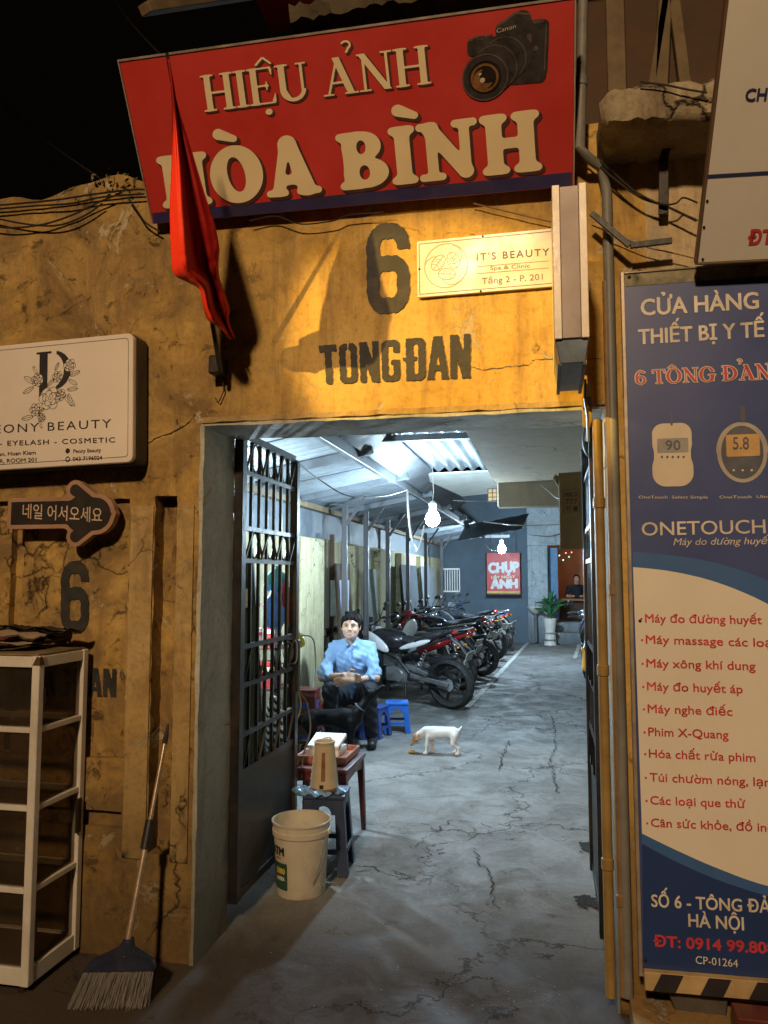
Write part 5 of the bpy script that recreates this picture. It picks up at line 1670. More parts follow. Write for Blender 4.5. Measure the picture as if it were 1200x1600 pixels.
# upper roof, waves running away from the gate
ur = thing('upper_roof', 'bright corrugated roof sheets running away above the gate, beside the concrete slab', 'roof', (-0.9, 3, 2.8))
def corr_y(x0, x1, y0, y1, z0, z1, pitch, amp, name, mat):
    n = int((x1 - x0) / pitch * 8)
    rows = []
    for s_ in range(5):
        u = s_ / 4
        rows.append([(x0 + (x1 - x0) * i / n, y0 + (y1 - y0) * u, z0 + (z1 - z0) * u + amp * math.sin(2 * math.pi * (x0 + (x1 - x0) * i / n) / pitch)) for i in range(n + 1)])
    return MB().grid(rows).build(name, mat, ur, world=True, smooth=80)
corr_y(-1.45, -0.44, 0.36, 3.0, 2.80, 2.80, 0.125, 0.024, 'roof_sheet', M_roof)
corr_y(-1.42, -0.47, 2.9, 5.3, 2.775, 2.775, 0.125, 0.024, 'roof_sheet', M_roof)
MB().bar((-1.5, 3.0, 2.72), (-0.44, 3.0, 2.72), 0.05, 0.05).build('batten', M_purlin, ur, world=True)
ps = thing('patch_panel', 'pale flat ceiling panel patching the gap at the end of the bright corrugated roof', 'panel', (-0.9, 5.8, 2.7))
MB().add([(-1.42, 5.25, 2.72), (-0.42, 5.25, 2.74), (-0.30, 6.5, 2.66), (-1.05, 6.7, 2.62), (-1.42, 5.25, 2.735), (-0.42, 5.25, 2.755), (-0.30, 6.5, 2.675), (-1.05, 6.7, 2.635)], [(0, 1, 2, 3), (7, 6, 5, 4), (0, 4, 5, 1), (1, 5, 6, 2), (2, 6, 7, 3), (3, 7, 4, 0)]).build('board', pm('pale_panel', (0.62, 0.63, 0.58), 0.6, var=0.2, scale=3, dirt=0.3), ps, world=True)

# ---- concrete stair slab on the right
sl = thing('stair_slab', 'beige concrete ceiling slab over the right half of the passage', 'slab', (0.4, 2, 2.45))
mb = MB()
rows = []
rr = random.Random(6)
for j in range(19):
    rows.append([(-0.46 + 1.76 * i / 8, 0.33 + 3.67 * j / 18, 2.455 + rr.uniform(-1, 1) * 0.004) for i in range(9)][::-1])
mb.grid(rows)
mb.add([(-0.46, 0.33, 2.455), (-0.46, 4.0, 2.455), (-0.46, 4.0, 2.62), (-0.46, 0.33, 2.62), (1.3, 0.33, 2.62), (1.3, 4.0, 2.62), (1.3, 4.0, 2.455)], [(0, 1, 2, 3), (3, 2, 5, 4), (1, 6, 5, 2)])
mb.build('soffit', M_slab, sl, world=True, smooth=30)
MB().box((-0.44, 4.003, 2.235), (1.3, 4.20, 2.62)).build('down_beam', M_slab, sl, world=True, bevel=0.01)
# sloping stair flight passing behind the slab, throws the dark wedge
MB().add([(-0.46, 0.36, 2.452), (1.28, 0.36, 2.452), (-0.30, 3.9, 2.452), (-0.34, 3.9, 2.36), (-0.46, 0.36, 2.40), (0.1, 0.36, 2.40)], [(0, 1, 2), (0, 2, 3, 4), (4, 3, 5), (1, 5, 3, 2), (0, 4, 5, 1)]) if False else None
MB().box((1.0, 4.25, 1.95), (1.29, 9.0, 2.20)).build('side_beam', M_slab, sl, world=True, bevel=0.01)

# ---- far end
fb = thing('far_building', 'dark blue end building with a pale pier and a lit room at its right', 'building', (-0.6, YEND, 0))
M_navywall = pm('hazed_blue_wall', (0.12, 0.165, 0.21), 0.8, var=0.3, scale=1.2, dirt=0.3)  # dark wall, base colour lifted to stand in for the bluish haze
M_palewall = plaster('pale_blue_render', (0.42, 0.48, 0.52), (0.50, 0.56, 0.60), (0.2, 0.22, 0.22), (0.3, 0.3, 0.28), bump=0.3)
MB().box((-2.55, YEND, 0), (-0.48, YEND + 0.2, 4.2)).build('dark_wall', M_navywall, fb, world=True)
MB().box((-0.476, YEND - 0.12, 0), (0.0, YEND + 0.25, 2.35)).build('pale_pier', M_palewall, fb, world=True, bevel=0.012)
MB().box((-0.476, YEND - 0.12, 2.352), (1.3, YEND + 0.25, 4.2)).build('upper_wall', M_palewall, fb, world=True)
MB().box((1.10, YEND - 0.05, 0), (1.3, YEND + 0.25, 2.35)).build('right_pier', M_palewall, fb, world=True)
MB().box((0.003, YEND - 0.35, 0.0), (1.1, YEND + 0.05, 0.28)).build('step', M_palewall, fb, world=True, bevel=0.012)
MB().box((0.003, YEND + 0.052, 0.0), (1.1, YEND + 3.0, 0.5)).build('room_floor', M_palewall, fb, world=True)
M_room = pm('room_plaster', (0.50, 0.24, 0.14), 0.8, var=0.12, scale=2, dirt=0.1)
MB().box((-0.6, YEND + 3.0, 0), (1.6, YEND + 3.1, 2.8)).build('room_back_wall', M_room, fb, world=True)
MB().box((-0.7, YEND + 0.26, 0), (-0.6, YEND + 3.0, 2.8)).box((1.5, YEND + 0.26, 0), (1.6, YEND + 3.0, 2.8)).build('room_side_wall', M_room, fb, world=True)
MB().box((-0.7, YEND + 0.26, 2.5), (1.6, YEND + 3.0, 2.6)).build('room_ceiling', M_palewall, fb, world=True)
MB().box((0.003, YEND + 0.26, 0.5), (0.24, YEND + 0.30, 2.3)).build('blue_door', pm('blue_door_paint', (0.10, 0.25, 0.45), 0.5), fb, world=True)
MB().box((-2.2, YEND - 0.04, 2.55), (-0.9, YEND - 0.01, 2.62)).build('cable_tray', M_steel, fb, world=True)
rl = thing('room_lamp', 'warm ceiling lamp inside the far lit room', 'lamp', (0.6, YEND + 1.6, 2.42))
MB().lathe([(0, 0.06), (0.10, 0.05), (0.13, 0.0), (0.10, -0.05), (0, -0.06)], 16).build('globe', em('room_globe', (1.0, 0.62, 0.36), ROOM_STRENGTH), rl)
MB().cyl((0, 0, 0.06), (0, 0, 0.08), 0.05, 0.05, 12).build('ceiling_rose', M_white, rl)
# desk and seated person
dk = thing('wooden_desk', 'orange wooden reception desk inside the far lit room', 'desk', (0.62, YEND + 0.9, 0.5))
M_orangewood = pm('orange_wood', (0.42, 0.15, 0.05), 0.45, var=0.3, scale=5, dirt=0.2)
MB().box((-0.42, -0.25, 0.50), (0.46, 0.25, 0.545)).build('desk_top', M_orangewood, dk, bevel=0.004)
for x in (-0.40, 0.38):
    MB().box((x, -0.22, 0), (x + 0.06, 0.22, 0.498)).build('side_panel', M_orangewood, dk, bevel=0.003)
MB().box((-0.338, 0.0, 0.02), (0.378, 0.02, 0.498)).build('modesty_panel', M_darkwood, dk)
# fairy lights
for i, (px, py) in enumerate(((866, 862), (874, 868), (884, 864), (889, 870), (880, 875), (893, 863))):
    c = W(px, py, YEND + 2.6)
    o = MB().lathe([(0, 0.02), (0.014, 0.012), (0.018, 0), (0.014, -0.012), (0, -0.02)], 8, (0, 0, 0)).build('fairy_light', em('fairy_%d' % (i % 3), ((0.2, 1.0, 0.5), (0.5, 1.0, 0.9), (1.0, 0.4, 0.3))[i % 3], 2.5))
    o.location = c
    tag(o, ['green bulb at the left end of the string of tiny lights', 'pale green bulb, second along the string of tiny lights', 'lowest red bulb but one on the string of tiny lights', 'green bulb right of the middle of the string of lights', 'pale bulb hanging lowest on the string of tiny lights', 'reddish bulb at the right end of the string of lights'][i], 'fairy light', 'fairy lights in the far room')
# photo-shop poster sign
o = W(761, 928, 15.6)
s7 = Sign('photo_sign', 'small red hanging sign reading CHỤP ẢNH under the farther bulb', 'sign', o, (1, 0, 0), (0, 0, 1))
w7, h7 = s7.px(813, 926)[0], s7.px(761, 864)[1]
M_psign = pm('bright_red_print', (0.62, 0.05, 0.045), 0.45, var=0.1, dirt=0.1)
M_pwhite = pm('print_white', (0.8, 0.8, 0.8), 0.45, dirt=0)
MB().box((0, 0, 0), (w7, 0.02, h7)).build('board', M_psign, s7.root, bevel=0.003)
s7.text_px('CHỤP', (764, 895), (810, 893), 15, M_pwhite, -0.006, bold=0.09)
s7.text_px('LẤY NGAY', (768, 904), (805, 903), 4, M_letter, -0.006, bold=0.05, name='small_lettering')
s7.text_px('ẢNH', (768, 919), (808, 918), 13, M_pwhite, -0.006, bold=0.09)
MB().box((0, -0.004, h7 * 0.02), (w7, -0.001, h7 * 0.07)).build('yellow_stripe', pm('yellow_stripe', (0.7, 0.5, 0.1), 0.5), s7.root)
MB().box((-0.01, -0.004, -0.02), (w7 + 0.01, 0.024, -0.001)).build('bottom_bar', M_iron, s7.root)
M_ledsign = None
MB().cyl((0.1, 0.01, h7), (0.1, 0.01, h7 + 0.5), 0.004, n=6).build('hanger', M_iron, s7.root)
MB().cyl((w7 - 0.1, 0.01, h7), (w7 - 0.1, 0.01, h7 + 0.5), 0.004, n=6).build('hanger', M_iron, s7.root)
# yellow-paned lantern sign box under the panel
t = thing('checked_lantern', 'little orange checked panel hanging from the end of the concrete slab', 'lantern', W(772, 770, 6.0))
p = W(762, 784, 6.0)
MB().box((p.x, 6.0, p.z), (p.x + 0.165, 6.02, p.z + 0.155)).build('panel', pm('amber_panel', (0.55, 0.33, 0.12), 0.5), t, world=True)
for i in range(4):
    MB().box((p.x + i * 0.052, 5.992, p.z), (p.x + i * 0.052 + 0.008, 5.999, p.z + 0.155)).build('bar', M_darkwood, t, world=True)
    MB().box((p.x, 5.984, p.z + i * 0.049), (p.x + 0.165, 5.991, p.z + i * 0.049 + 0.008)).build('bar', M_darkwood, t, world=True)
# window grille at the far left
t = thing('window_grille', 'white window grille low on the far end of the left wall', 'grille', (-2.1, 14.6, 1.2))
p0, p1 = W(692, 925, 14.6), W(718, 890, 14.6)
gm = MB().box((p0.x, 14.58, p0.z), (p1.x, 14.62, p0.z + 0.03)).box((p0.x, 14.58, p1.z), (p1.x, 14.62, p1.z + 0.03))
gm.build('rail', M_white, t, world=True)
for i in range(8):
    x = p0.x + (p1.x - p0.x) * i / 7
    MB().box((x - 0.008, 14.585, p0.z + 0.03), (x + 0.008, 14.615, p1.z)).build('bar', M_white, t, world=True)

# ---- bulbs
M_cord = M_cable_w
def bulb(name, label, px, py, depth, r, top, strength):
    d = ray(px, py)
    c = CAM + d * depth
    t = thing(name, label, 'light bulb', c, group='bare bulbs hanging in the yard')
    MB().lathe([(0, -r * 1.05), (r * 0.5, -r * 0.92), (r * 0.87, -r * 0.5), (r, 0), (r * 0.87, r * 0.5), (r * 0.5, r * 1.0), (r * 0.42, r * 1.3), (0, r * 1.32)], 20, smooth_c := (0, 0, 0)).build('glass', em('cold_bulb_%d' % int(depth), (0.60, 0.82, 1.0), strength), t)
    MB().lathe([(0, r * 1.33), (r * 0.45, r * 1.33), (r * 0.5, r * 2.1), (r * 0.3, r * 2.4), (0, r * 2.4)], 14).build('socket', M_white, t)
    MB().tube([(0, 0, r * 2.4), (0.01, 0, (top - c.z) * 0.5), (0, 0, top - c.z)], 0.004, 6).build('cord', M_cord, t)
    return c
c1 = bulb('light_bulb', 'nearer bare white bulb hanging under the lean-to roof', 676, 811, 7.3, 0.07, 2.66, BULB_STRENGTH)
c2 = bulb('light_bulb', 'farther bare white bulb above the red CHỤP ẢNH sign', 784, 858, 14.6, 0.078, 2.62, FAR_BULB_STRENGTH)
t = thing('wall_lamp', 'bare bulb in a wall holder behind the left gate pier, lighting the passage floor', 'wall lamp', (-2.42, 2.25, 1.86))
MB().lathe([(0, -0.045), (0.02, -0.04), (0.036, -0.02), (0.04, 0), (0.036, 0.02), (0.02, 0.045), (0.016, 0.055), (0, 0.055)], 18).build('glass', em('cold_bulb_side', (0.66, 0.85, 1.0), SIDE_BULB_STRENGTH), t)
MB().lathe([(0, 0.056), (0.02, 0.056), (0.022, 0.10), (0, 0.10)], 12).build('socket', M_white, t)
MB().tube([(0, 0, 0.10), (-0.02, 0, 0.125), (-0.12, 0, 0.125)], 0.008, 8).build('bracket', M_iron, t)
# cables in the yard
def cy(l):
    return [CAM + ray(a, b) * d for a, b, d in l]
cable('hanging_cable', 'white cable loop hanging down left of the nearer bulb', cy([(637, 765, 7.0), (639, 800, 7.0), (642, 830, 7.0), (650, 862, 7.0), (658, 845, 7.0), (663, 820, 7.0)]), 0.0065, M_cable_w)
cable('hanging_cable', 'second strand of pale cable beside the loop left of the bulb', cy([(636, 765, 7.1), (637, 800, 7.1), (642, 840, 7.1), (652, 860, 7.1)]), 0.0055, M_cable_w)
cable('roof_cable', 'thin cable swagged under the lean-to roof from the gate towards the bulb', cy([(468, 725, 5.2), (500, 750, 5.6), (545, 775, 6.0), (600, 775, 6.5), (637, 765, 7.0)]), 0.005, M_cable)
cable('roof_cable', 'dark cable crossing the gap at the end of the slab', cy([(708, 782, 8.0), (740, 783, 8.0), (775, 782, 8.0), (815, 772, 7.4), (850, 758, 7.2), (872, 752, 7.0)]), 0.005, M_cable)
cable('roof_cable', 'white horizontal cable in front of the far pale wall', cy([(755, 815, 12.0), (800, 820, 12.0), (845, 821, 12.5), (912, 816, 13)]), 0.010, M_cable_w)
cable('roof_cable', 'lower grey cable bundle across the far pale wall', cy([(826, 836, 15.0), (860, 838, 15.0), (890, 830, 15.0), (915, 832, 15.0)]), 0.014, M_cable)
cable('roof_cable', 'dark cable drooping from the slab beam to the brown carton', cy([(846, 758, 6.8), (858, 768, 6.6), (868, 777, 6.2), (880, 780, 5)]), 0.006, M_cable)
cable('bulb_cable', 'curved white lead joining the farther bulb', cy([(758, 850, 14.2), (765, 858, 14.2), (775, 861, 14.3), (784, 853, 14.5)]), 0.008, M_cable_w)
# awning of sheet leaning at the far end
t = thing('crumpled_sheet', 'crumpled pale sheet above the farther bulb', 'sheet', c2 + Vector((0.3, 0.3, 0.3)))
rows = []
for j in range(7):
    rows.append([tuple(CAM + ray(715 + i * 10 + j * 2, 845 - i * 1.9 - j * 4 + rr.uniform(-1.2, 1.2)) * (14.2 + 0.12 * j + rr.uniform(-0.05, 0.05))) for i in range(11)])
MB().grid(rows).build('sheet_fold', M_roof, t, world=True, thick=0.01)
# boards and sheets leaning along the back of the left wall
for i, (y0, y1, z1, lean, mt_, lb) in enumerate(((5.45, 6.1, 1.75, 0.12, M_darkwood, 'dark brown board leaning on the yard wall behind the seated man'), (7.0, 7.6, 1.7, 0.10, pm('green_grey_sheet', (0.13, 0.16, 0.14), 0.7, dirt=0.4), 'green-grey sheet leaning on the yard wall right of the meter box'),
                                             (9.5, 11.0, 1.8, 0.14, M_darkwall, 'dark sheet leaning on the yard wall behind the motorbikes'), (11.5, 13.2, 1.8, 0.14, M_purlin, 'grey sheet leaning on the far part of the yard wall'))):
    t = thing('leaning_sheet', lb, 'board', (YX0 + 0.2, (y0 + y1) / 2, 0))
    MB().add([(YX0 + 0.15 + lean, y0, 0.01), (YX0 + 0.15 + lean, y1, 0.01), (YX0 + 0.15, y1, z1), (YX0 + 0.15, y0, z1), (YX0 + 0.17 + lean, y0, 0.01), (YX0 + 0.17 + lean, y1, 0.01), (YX0 + 0.17, y1, z1), (YX0 + 0.17, y0, z1)], [(0, 3, 2, 1), (4, 5, 6, 7), (0, 1, 5, 4), (1, 2, 6, 5), (2, 3, 7, 6), (3, 0, 4, 7)]).build('sheet', mt_, t, world=True)

# ================================================================== the two gate leaves (opened inward)
def arc_pts(c, r, a0, a1, n=10, ax='y'):
    return [(c[0], c[1] + r[0] * math.cos(R(a0 + (a1 - a0) * i / n)), c[2] + r[1] * math.sin(R(a0 + (a1 - a0) * i / n))) for i in range(n + 1)]
def gate_leaf(loc, rot, label, width=0.86, height=2.30):
    t = thing('gate_leaf', label, 'gate', loc, (0, 0, rot), 'iron gate leaves opened inward')
    z0 = 0.12
    MB().box((-0.022, 0, z0), (0.022, 0.055, height)).build('hinge_stile', M_iron, t, bevel=0.003)
    MB().box((-0.022, width - 0.05, z0), (0.022, width, height - 0.03)).build('lock_stile', M_iron, t, bevel=0.003)
    for z, h in ((z0, 0.04), (0.66, 0.035), (0.845, 0.022), (1.075, 0.022), (1.255, 0.022), (1.665, 0.022), (1.82, 0.022), (2.09, 0.022), (height - 0.04, 0.035)):
        MB().box((-0.012, 0.055, z), (0.012, width - 0.05, z + h)).build('rail', M_iron, t)
    MB().box((-0.006, 0.0555, z0 + 0.0405), (0.006, width - 0.0505, 0.6595)).build('solid_panel', M_gatepanel, t)
    n = 6
    ys = [0.055 + (width - 0.105) * (i + 1) / (n + 1) for i in range(n)]
    bars = ((0.695, 0.845), (0.867, 1.075), (1.097, 1.255), (1.277, 1.665), (1.687, 1.82), (1.842, 2.09), (2.112, 2.26))
    for y in ys:
        MB().box((-0.008, y - 0.007, 0.695), (0.008, y + 0.007, height - 0.04)).build('bar', M_iron, t)
    # ornament rows: crossed bars alternating with ovals
    for za, zb in ((0.695, 0.845), (1.097, 1.255), (1.687, 1.82), (2.112, 2.26)):
        zc, hz_ = (za + zb) / 2, (zb - za) / 2
        cells = [0.055] + ys + [width - 0.05]
        for i in range(len(cells) - 1):
            a, b = cells[i] + 0.009, cells[i + 1] - 0.009
            m = MB()
            if i % 2 == 0:
                m.bar((0.013, a, za), (0.013, b, zb), 0.006, 0.010, (1, 0, 0)).build('cross_bar', M_iron, t)
                MB().bar((-0.013, b, za), (-0.013, a, zb), 0.006, 0.010, (1, 0, 0)).build('cross_bar', M_iron, t)
            else:
                c = ((a + b) / 2)
                pts = [(0, c + (b - a) / 2 * math.cos(2 * math.pi * k / 16), zc + (hz_ - 0.003) * math.sin(2 * math.pi * k / 16)) for k in range(16)]
                m.tube(pts, 0.005, 6, closed=True).build('oval', M_iron, t)
    return t
gl = gate_leaf((-1.425, 0.325, 0), R(0), 'black iron gate leaf with bars and X ornaments, standing open on the left')
MB().box((0.013, 0.82, 0.95), (0.034, 0.858, 1.24)).build('lock_box', M_black, gl, bevel=0.003)
MB().box((-0.03, 0.004, 0.3), (-0.022, 0.05, 0.38)).build('hinge', M_iron, gl)
MB().box((-0.03, 0.004, 1.9), (-0.022, 0.05, 1.98)).build('hinge', M_iron, gl)
gr_ = gate_leaf((0.205, 0.325, 0), R(0), 'black iron gate leaf seen edge-on against the right jamb', width=0.80)
ring = [(-0.03, 0.10 + 0.0 * k, 0) for k in range(3)]
pr = W(924, 688, 0.36)
MB().tube([(pr.x + 0.035 * math.cos(a) - 0.205, pr.y - 0.335 + 0.0, pr.z + 0.075 * math.sin(a)) for a in [2 * math.pi * k / 20 for k in range(20)]], 0.006, 6, closed=True).build('ring_handle', M_steel, gr_)
# carton hung on the right leaf
c_ = CAM + ray(893, 800) * 4.25
t = thing('hanging_carton', 'flattened brown carton with faint stamps, hanging on the right gate leaf', 'carton', (c_.x, c_.y, c_.z))
M_card = pm('brown_cardboard', (0.42, 0.31, 0.20), 0.85, var=0.15, scale=10, dirt=0.3, dirtcol=(0.15, 0.10, 0.06), bump=0.3)
MB().box((-0.066, 0, -0.205), (0.062, 0.03, 0.20)).build('carton_face', M_card, t, bevel=0.003)
MB().add([(-0.066, 0.0, 0.201), (0.062, 0.0, 0.201), (0.062, 0.12, 0.24), (-0.066, 0.12, 0.235)], [(0, 1, 2, 3)]).build('top_flap', M_card, t, thick=0.004)
MB().add([(-0.0665, 0.03, 0.14), (-0.10, 0.0, 0.19), (-0.085, 0.02, 0.215), (-0.0665, 0.03, 0.205)], [(0, 1, 2, 3)]).build('torn_flap', M_white, t, thick=0.003)
M_stamp = pm('stamp_ink', (0.13, 0.085, 0.06), 0.7, dirt=0)
M_stampr = pm('stamp_red', (0.32, 0.10, 0.07), 0.7, dirt=0)
text('HANG DE', -0.035, 0.035, 0.085, 0.028, M_stamp, t, -0.003, bold=0.04)
text('777', -0.032, 0.034, 0.045, 0.028, M_stampr, t, -0.003, bold=0.05)
text('VO', -0.030, 0.0, 0.01, 0.022, M_stamp, t, -0.003, bold=0.04)
flat('stamp_box', lambda x, z: np.abs(sbox(x, z, -0.044, 0.044, 0.0, 0.125)) - 0.0012, (-0.05, 0.05, -0.01, 0.13), 0.002, M_stamp, t, -0.0025)
MB().box((0.010, -0.003, 0.006), (0.034, -0.0015, 0.032)).build('stamp_mark', M_stamp, t)
# yellow bag
c_ = CAM + ray(914, 1030) * 4.15
t = thing('yellow_bag', 'small yellow plastic bag tied to the right gate leaf', 'bag', c_)
blob('bag_body', [('c', (0, 0, 0.02), (0.002, 0, -0.045), 0.013, 0.021), ('c', (0, 0, 0.02), (-0.012, 0, 0.055), 0.005, 0.010)], 0.005, pm('yellow_film', (0.70, 0.50, 0.10), 0.35, var=0.15, dirt=0), t, 0.01)
MB().tube([(-0.008, 0, 0.05), (0.012, 0, 0.062), (0.03, 0, 0.05)], 0.003, 6).build('string', M_cable, t)

# ================================================================== things outside by the left wall
# glass display cabinet
c0 = G(45, 1535)
cx1, cy0 = -1.968, -0.345
cab = thing('display_cabinet', 'white aluminium display cabinet with glass sides and shelves, at the left', 'cabinet', (cx1 - 0.5, cy0, 0))
X0, X1, Y0, Y1, ZT = cx1 - 1.0, cx1, cy0, -0.012, 1.285
w = 0.034
zs = [0.10, 0.375, 0.685, 0.985]
for x in (X0, X1 - w):
    for y in (Y0, Y1 - w):
        MB().box((x, y, 0.035), (x + w, y + w, ZT)).build('corner_post', M_white, cab, world=True, bevel=0.003)
def rails(z, h, nm, ww=0.026):
    MB().box((X0 + w + 0.001, Y0 + 0.004, z), (X1 - w - 0.001, Y0 + 0.004 + ww, z + h)).build(nm, M_white, cab, world=True, bevel=0.002)
    MB().box((X0 + w + 0.001, Y1 - 0.004 - ww, z), (X1 - w - 0.001, Y1 - 0.004, z + h)).build(nm, M_white, cab, world=True, bevel=0.002)
    for x in (X0 + 0.004, X1 - 0.004 - ww):
        MB().box((x, Y0 + w + 0.001, z), (x + ww, Y1 - w - 0.001, z + h)).build(nm, M_white, cab, world=True, bevel=0.002)
rails(0.035, 0.065, 'base_rail')
rails(ZT - 0.045, 0.043, 'top_rail')
for z in zs[1:]:
    rails(z, 0.022, 'shelf_rail')
    MB().box((X0 + 0.035, Y0 + 0.035, z + 0.023), (X1 - 0.035, Y1 - 0.035, z + 0.028)).build('glass_shelf', M_pane, cab, world=True)
MB().box((X0 + 0.035, Y0 + 0.035, 0.085), (X1 - 0.035, Y1 - 0.035, 0.098)).build('floor_board', M_darkwood, cab, world=True)
MB().box((X0 + 0.01, Y0 + 0.01, ZT + 0.001), (X1 - 0.01, Y1 - 0.01, ZT + 0.008)).build('top_board', M_wood, cab, world=True)
for i, (za, zb) in enumerate(zip([0.101, 0.398, 0.708, 1.008], [0.374, 0.684, 0.984, ZT - 0.046])):
    MB().box((X1 - 0.019, Y0 + w + 0.001, za), (X1 - 0.016, Y1 - w - 0.001, zb)).build('side_pane', M_pane, cab, world=True)
    MB().box((X0 + w + 0.001, Y0 + 0.016, za), (X1 - w - 0.001, Y0 + 0.019, zb)).build('front_pane', M_pane, cab, world=True)
MB().add([(X1 - 0.03, Y0 - 0.002, ZT - 0.035), (X1 + 0.003, Y0 - 0.002, ZT - 0.035), (X1 + 0.003, Y0 + 0.03, ZT - 0.035), (X1 - 0.012, Y0 - 0.002, ZT - 0.001), (X1 + 0.003, Y0 - 0.002, ZT - 0.006), (X1 + 0.003, Y0 + 0.012, ZT - 0.001)], [(0, 1, 4, 3), (1, 2, 5, 4), (3, 4, 5), (0, 3, 5, 2), (0, 2, 1)]).build('corner_cap', M_darkwood, cab, world=True)
for z in (0.22, 0.60, 1.10):
    MB().box((X1 - 0.012, Y0 + w - 0.004, z), (X1 + 0.004, Y0 + w + 0.006, z + 0.06)).build('hinge', M_iron, cab, world=True)
MB().box((X1 - 0.004, Y1 - w - 0.02, 0.52), (X1 + 0.008, Y1 - w + 0.006, 0.66)).build('latch', M_iron, cab, world=True)
for x in (X0 + 0.03, X1 - 0.05):
    for y in (Y0 + 0.01, Y1 - 0.04):
        MB().cyl((x + 0.01, y + 0.015, 0.0), (x + 0.01, y + 0.015, 0.034), 0.014).build('foot', M_iron, cab, world=True)
# papers and flattened boxes on top of it
rr = random.Random(12)
M_pap = [pm('old_paper', (0.42, 0.33, 0.24), 0.8, var=0.25, dirt=0.4), pm('red_folder', (0.26, 0.03, 0.04), 0.6), pm('black_folder', (0.03, 0.025, 0.025), 0.5), M_card]
labs = ['flattened brown carton at the bottom of the heap on the cabinet', 'crumpled grey paper lying on the cabinet near its front edge', 'dark red folder in the heap on the cabinet', 'black plastic folder sticking out at the right end of the cabinet top', 'sheet of old paper folded over on top of the cabinet heap', 'thin black tray tilted against the wall on the cabinet']
specs = [(X1 - 0.42, Y0 + 0.20, 0.30, 0.15, 0.02, 0.1, 3, 0), (X1 - 0.30, Y0 + 0.13, 0.16, 0.10, 0.012, 0.35, 0, 0.05), (X1 - 0.36, Y0 + 0.19, 0.12, 0.09, 0.010, -0.2, 1, -0.05), (X1 - 0.14, Y0 + 0.27, 0.15, 0.05, 0.010, -0.25, 2, -0.20), (X1 - 0.26, Y0 + 0.22, 0.13, 0.09, 0.010, 0.2, 0, 0.09), (X1 - 0.30, Y0 + 0.33, 0.19, 0.03, 0.02, 0.0, 2, 0.03)]
z_ = ZT + 0.010
for (x, y, a, b, h, rz, mi, tilt), lb in zip(specs, labs):
    m = MB()
    N = 8
    top = [[(-a + 2 * a * i / N, -b + 2 * b * j / 5, h + 0.008 * math.sin(i * 1.9 + j * 1.3 + x * 40) + 0.006 * rr.random()) for i in range(N + 1)] for j in range(6)]
    bot = [[(p[0], p[1], p[2] - h * 0.6) for p in row] for row in top]
    m.grid(top)
    m.grid([r[::-1] for r in bot])
    o = m.build('papers' if mi != 3 else 'flat_carton', M_pap[mi], smooth=30)
    o.location = (x, y, z_)
    o.rotation_euler = (0, tilt, rz)
    z_ += h * 0.9
    tag(o, lb, 'papers' if mi != 3 else 'carton')

# broom
hb = G(172, 1570)
top = W(263, 1131, -0.02)
br = thing('broom', 'long-handled broom with a blue head, leaning on the wall left of the gate', 'broom', (hb.x, hb.y, 0))
nk = Vector((hb.x + 0.045, hb.y + 0.035, 0.215))
M_brass = pm('worn_alu_tube', (0.55, 0.42, 0.30), 0.3, 0.6, var=0.2, dirt=0.3)
dv = (top - nk)
MB().tube([nk - dv * 0.06, nk + dv * 0.50], 0.0125, 12).build('lower_handle', M_brass, br, world=True)
MB().tube([nk + dv * 0.40, nk + dv * 0.535], 0.019, 12).build('grip', M_blackplastic, br, world=True)
MB().tube([nk + dv * 0.50, nk + dv * 0.90], 0.0095, 12).build('upper_handle', M_brass, br, world=True)
MB().tube([nk + dv * 0.90, nk + dv * 0.93, nk + dv * 1.0], [0.0115, 0.011, 0.004], 10).build('tip', M_blackplastic, br, world=True)
ex = Vector((0.97, 0.24, 0)).normalized()
ey = Vector((-0.24, 0.97, 0))
up_ = (nk - Vector((hb.x, hb.y, 0.0))).normalized()
def P3(a, b, h):
    return Vector((hb.x, hb.y, 0)) + up_ * h + ex * a + ey * b
m = MB()
pr_ = [(-0.135, 0.122), (0.135, 0.122), (0.118, 0.155), (0.03, 0.20), (0.016, 0.235), (-0.016, 0.235), (-0.03, 0.20), (-0.118, 0.155)]
vs = [P3(a, -0.022, h) for a, h in pr_] + [P3(a, 0.022, h) for a, h in pr_]
n = len(pr_)
m.add(vs, [tuple(range(n)), tuple(range(n, 2 * n))[::-1]] + [(i, i + n, (i + 1) % n + n, (i + 1) % n) for i in range(n)])
m.build('head', pm('broom_blue', (0.016, 0.022, 0.055), 0.45, dirt=0.4), br, world=True, bevel=0.005)
m = MB()
rr = random.Random(2)
for i in range(1700):
    a, b = rr.uniform(-0.13, 0.13), rr.uniform(-0.02, 0.02)
    q, e = P3(a, b, 0.125), P3(a * 1.10 + rr.gauss(0, 0.006), b * 2.2 + rr.gauss(0, 0.006) - 0.01, rr.uniform(0.0, 0.02))
    e.z = max(e.z, 0.012)
    s_ = ex * 0.0008
    m.add([q - s_, q + s_, e + s_, e - s_], [(0, 1, 2, 3)])
o = m.build('bristles', pm('grey_bristle', (0.15, 0.14, 0.13), 0.6), br, world=True, smooth=0)
o['kind'] = 'stuff'

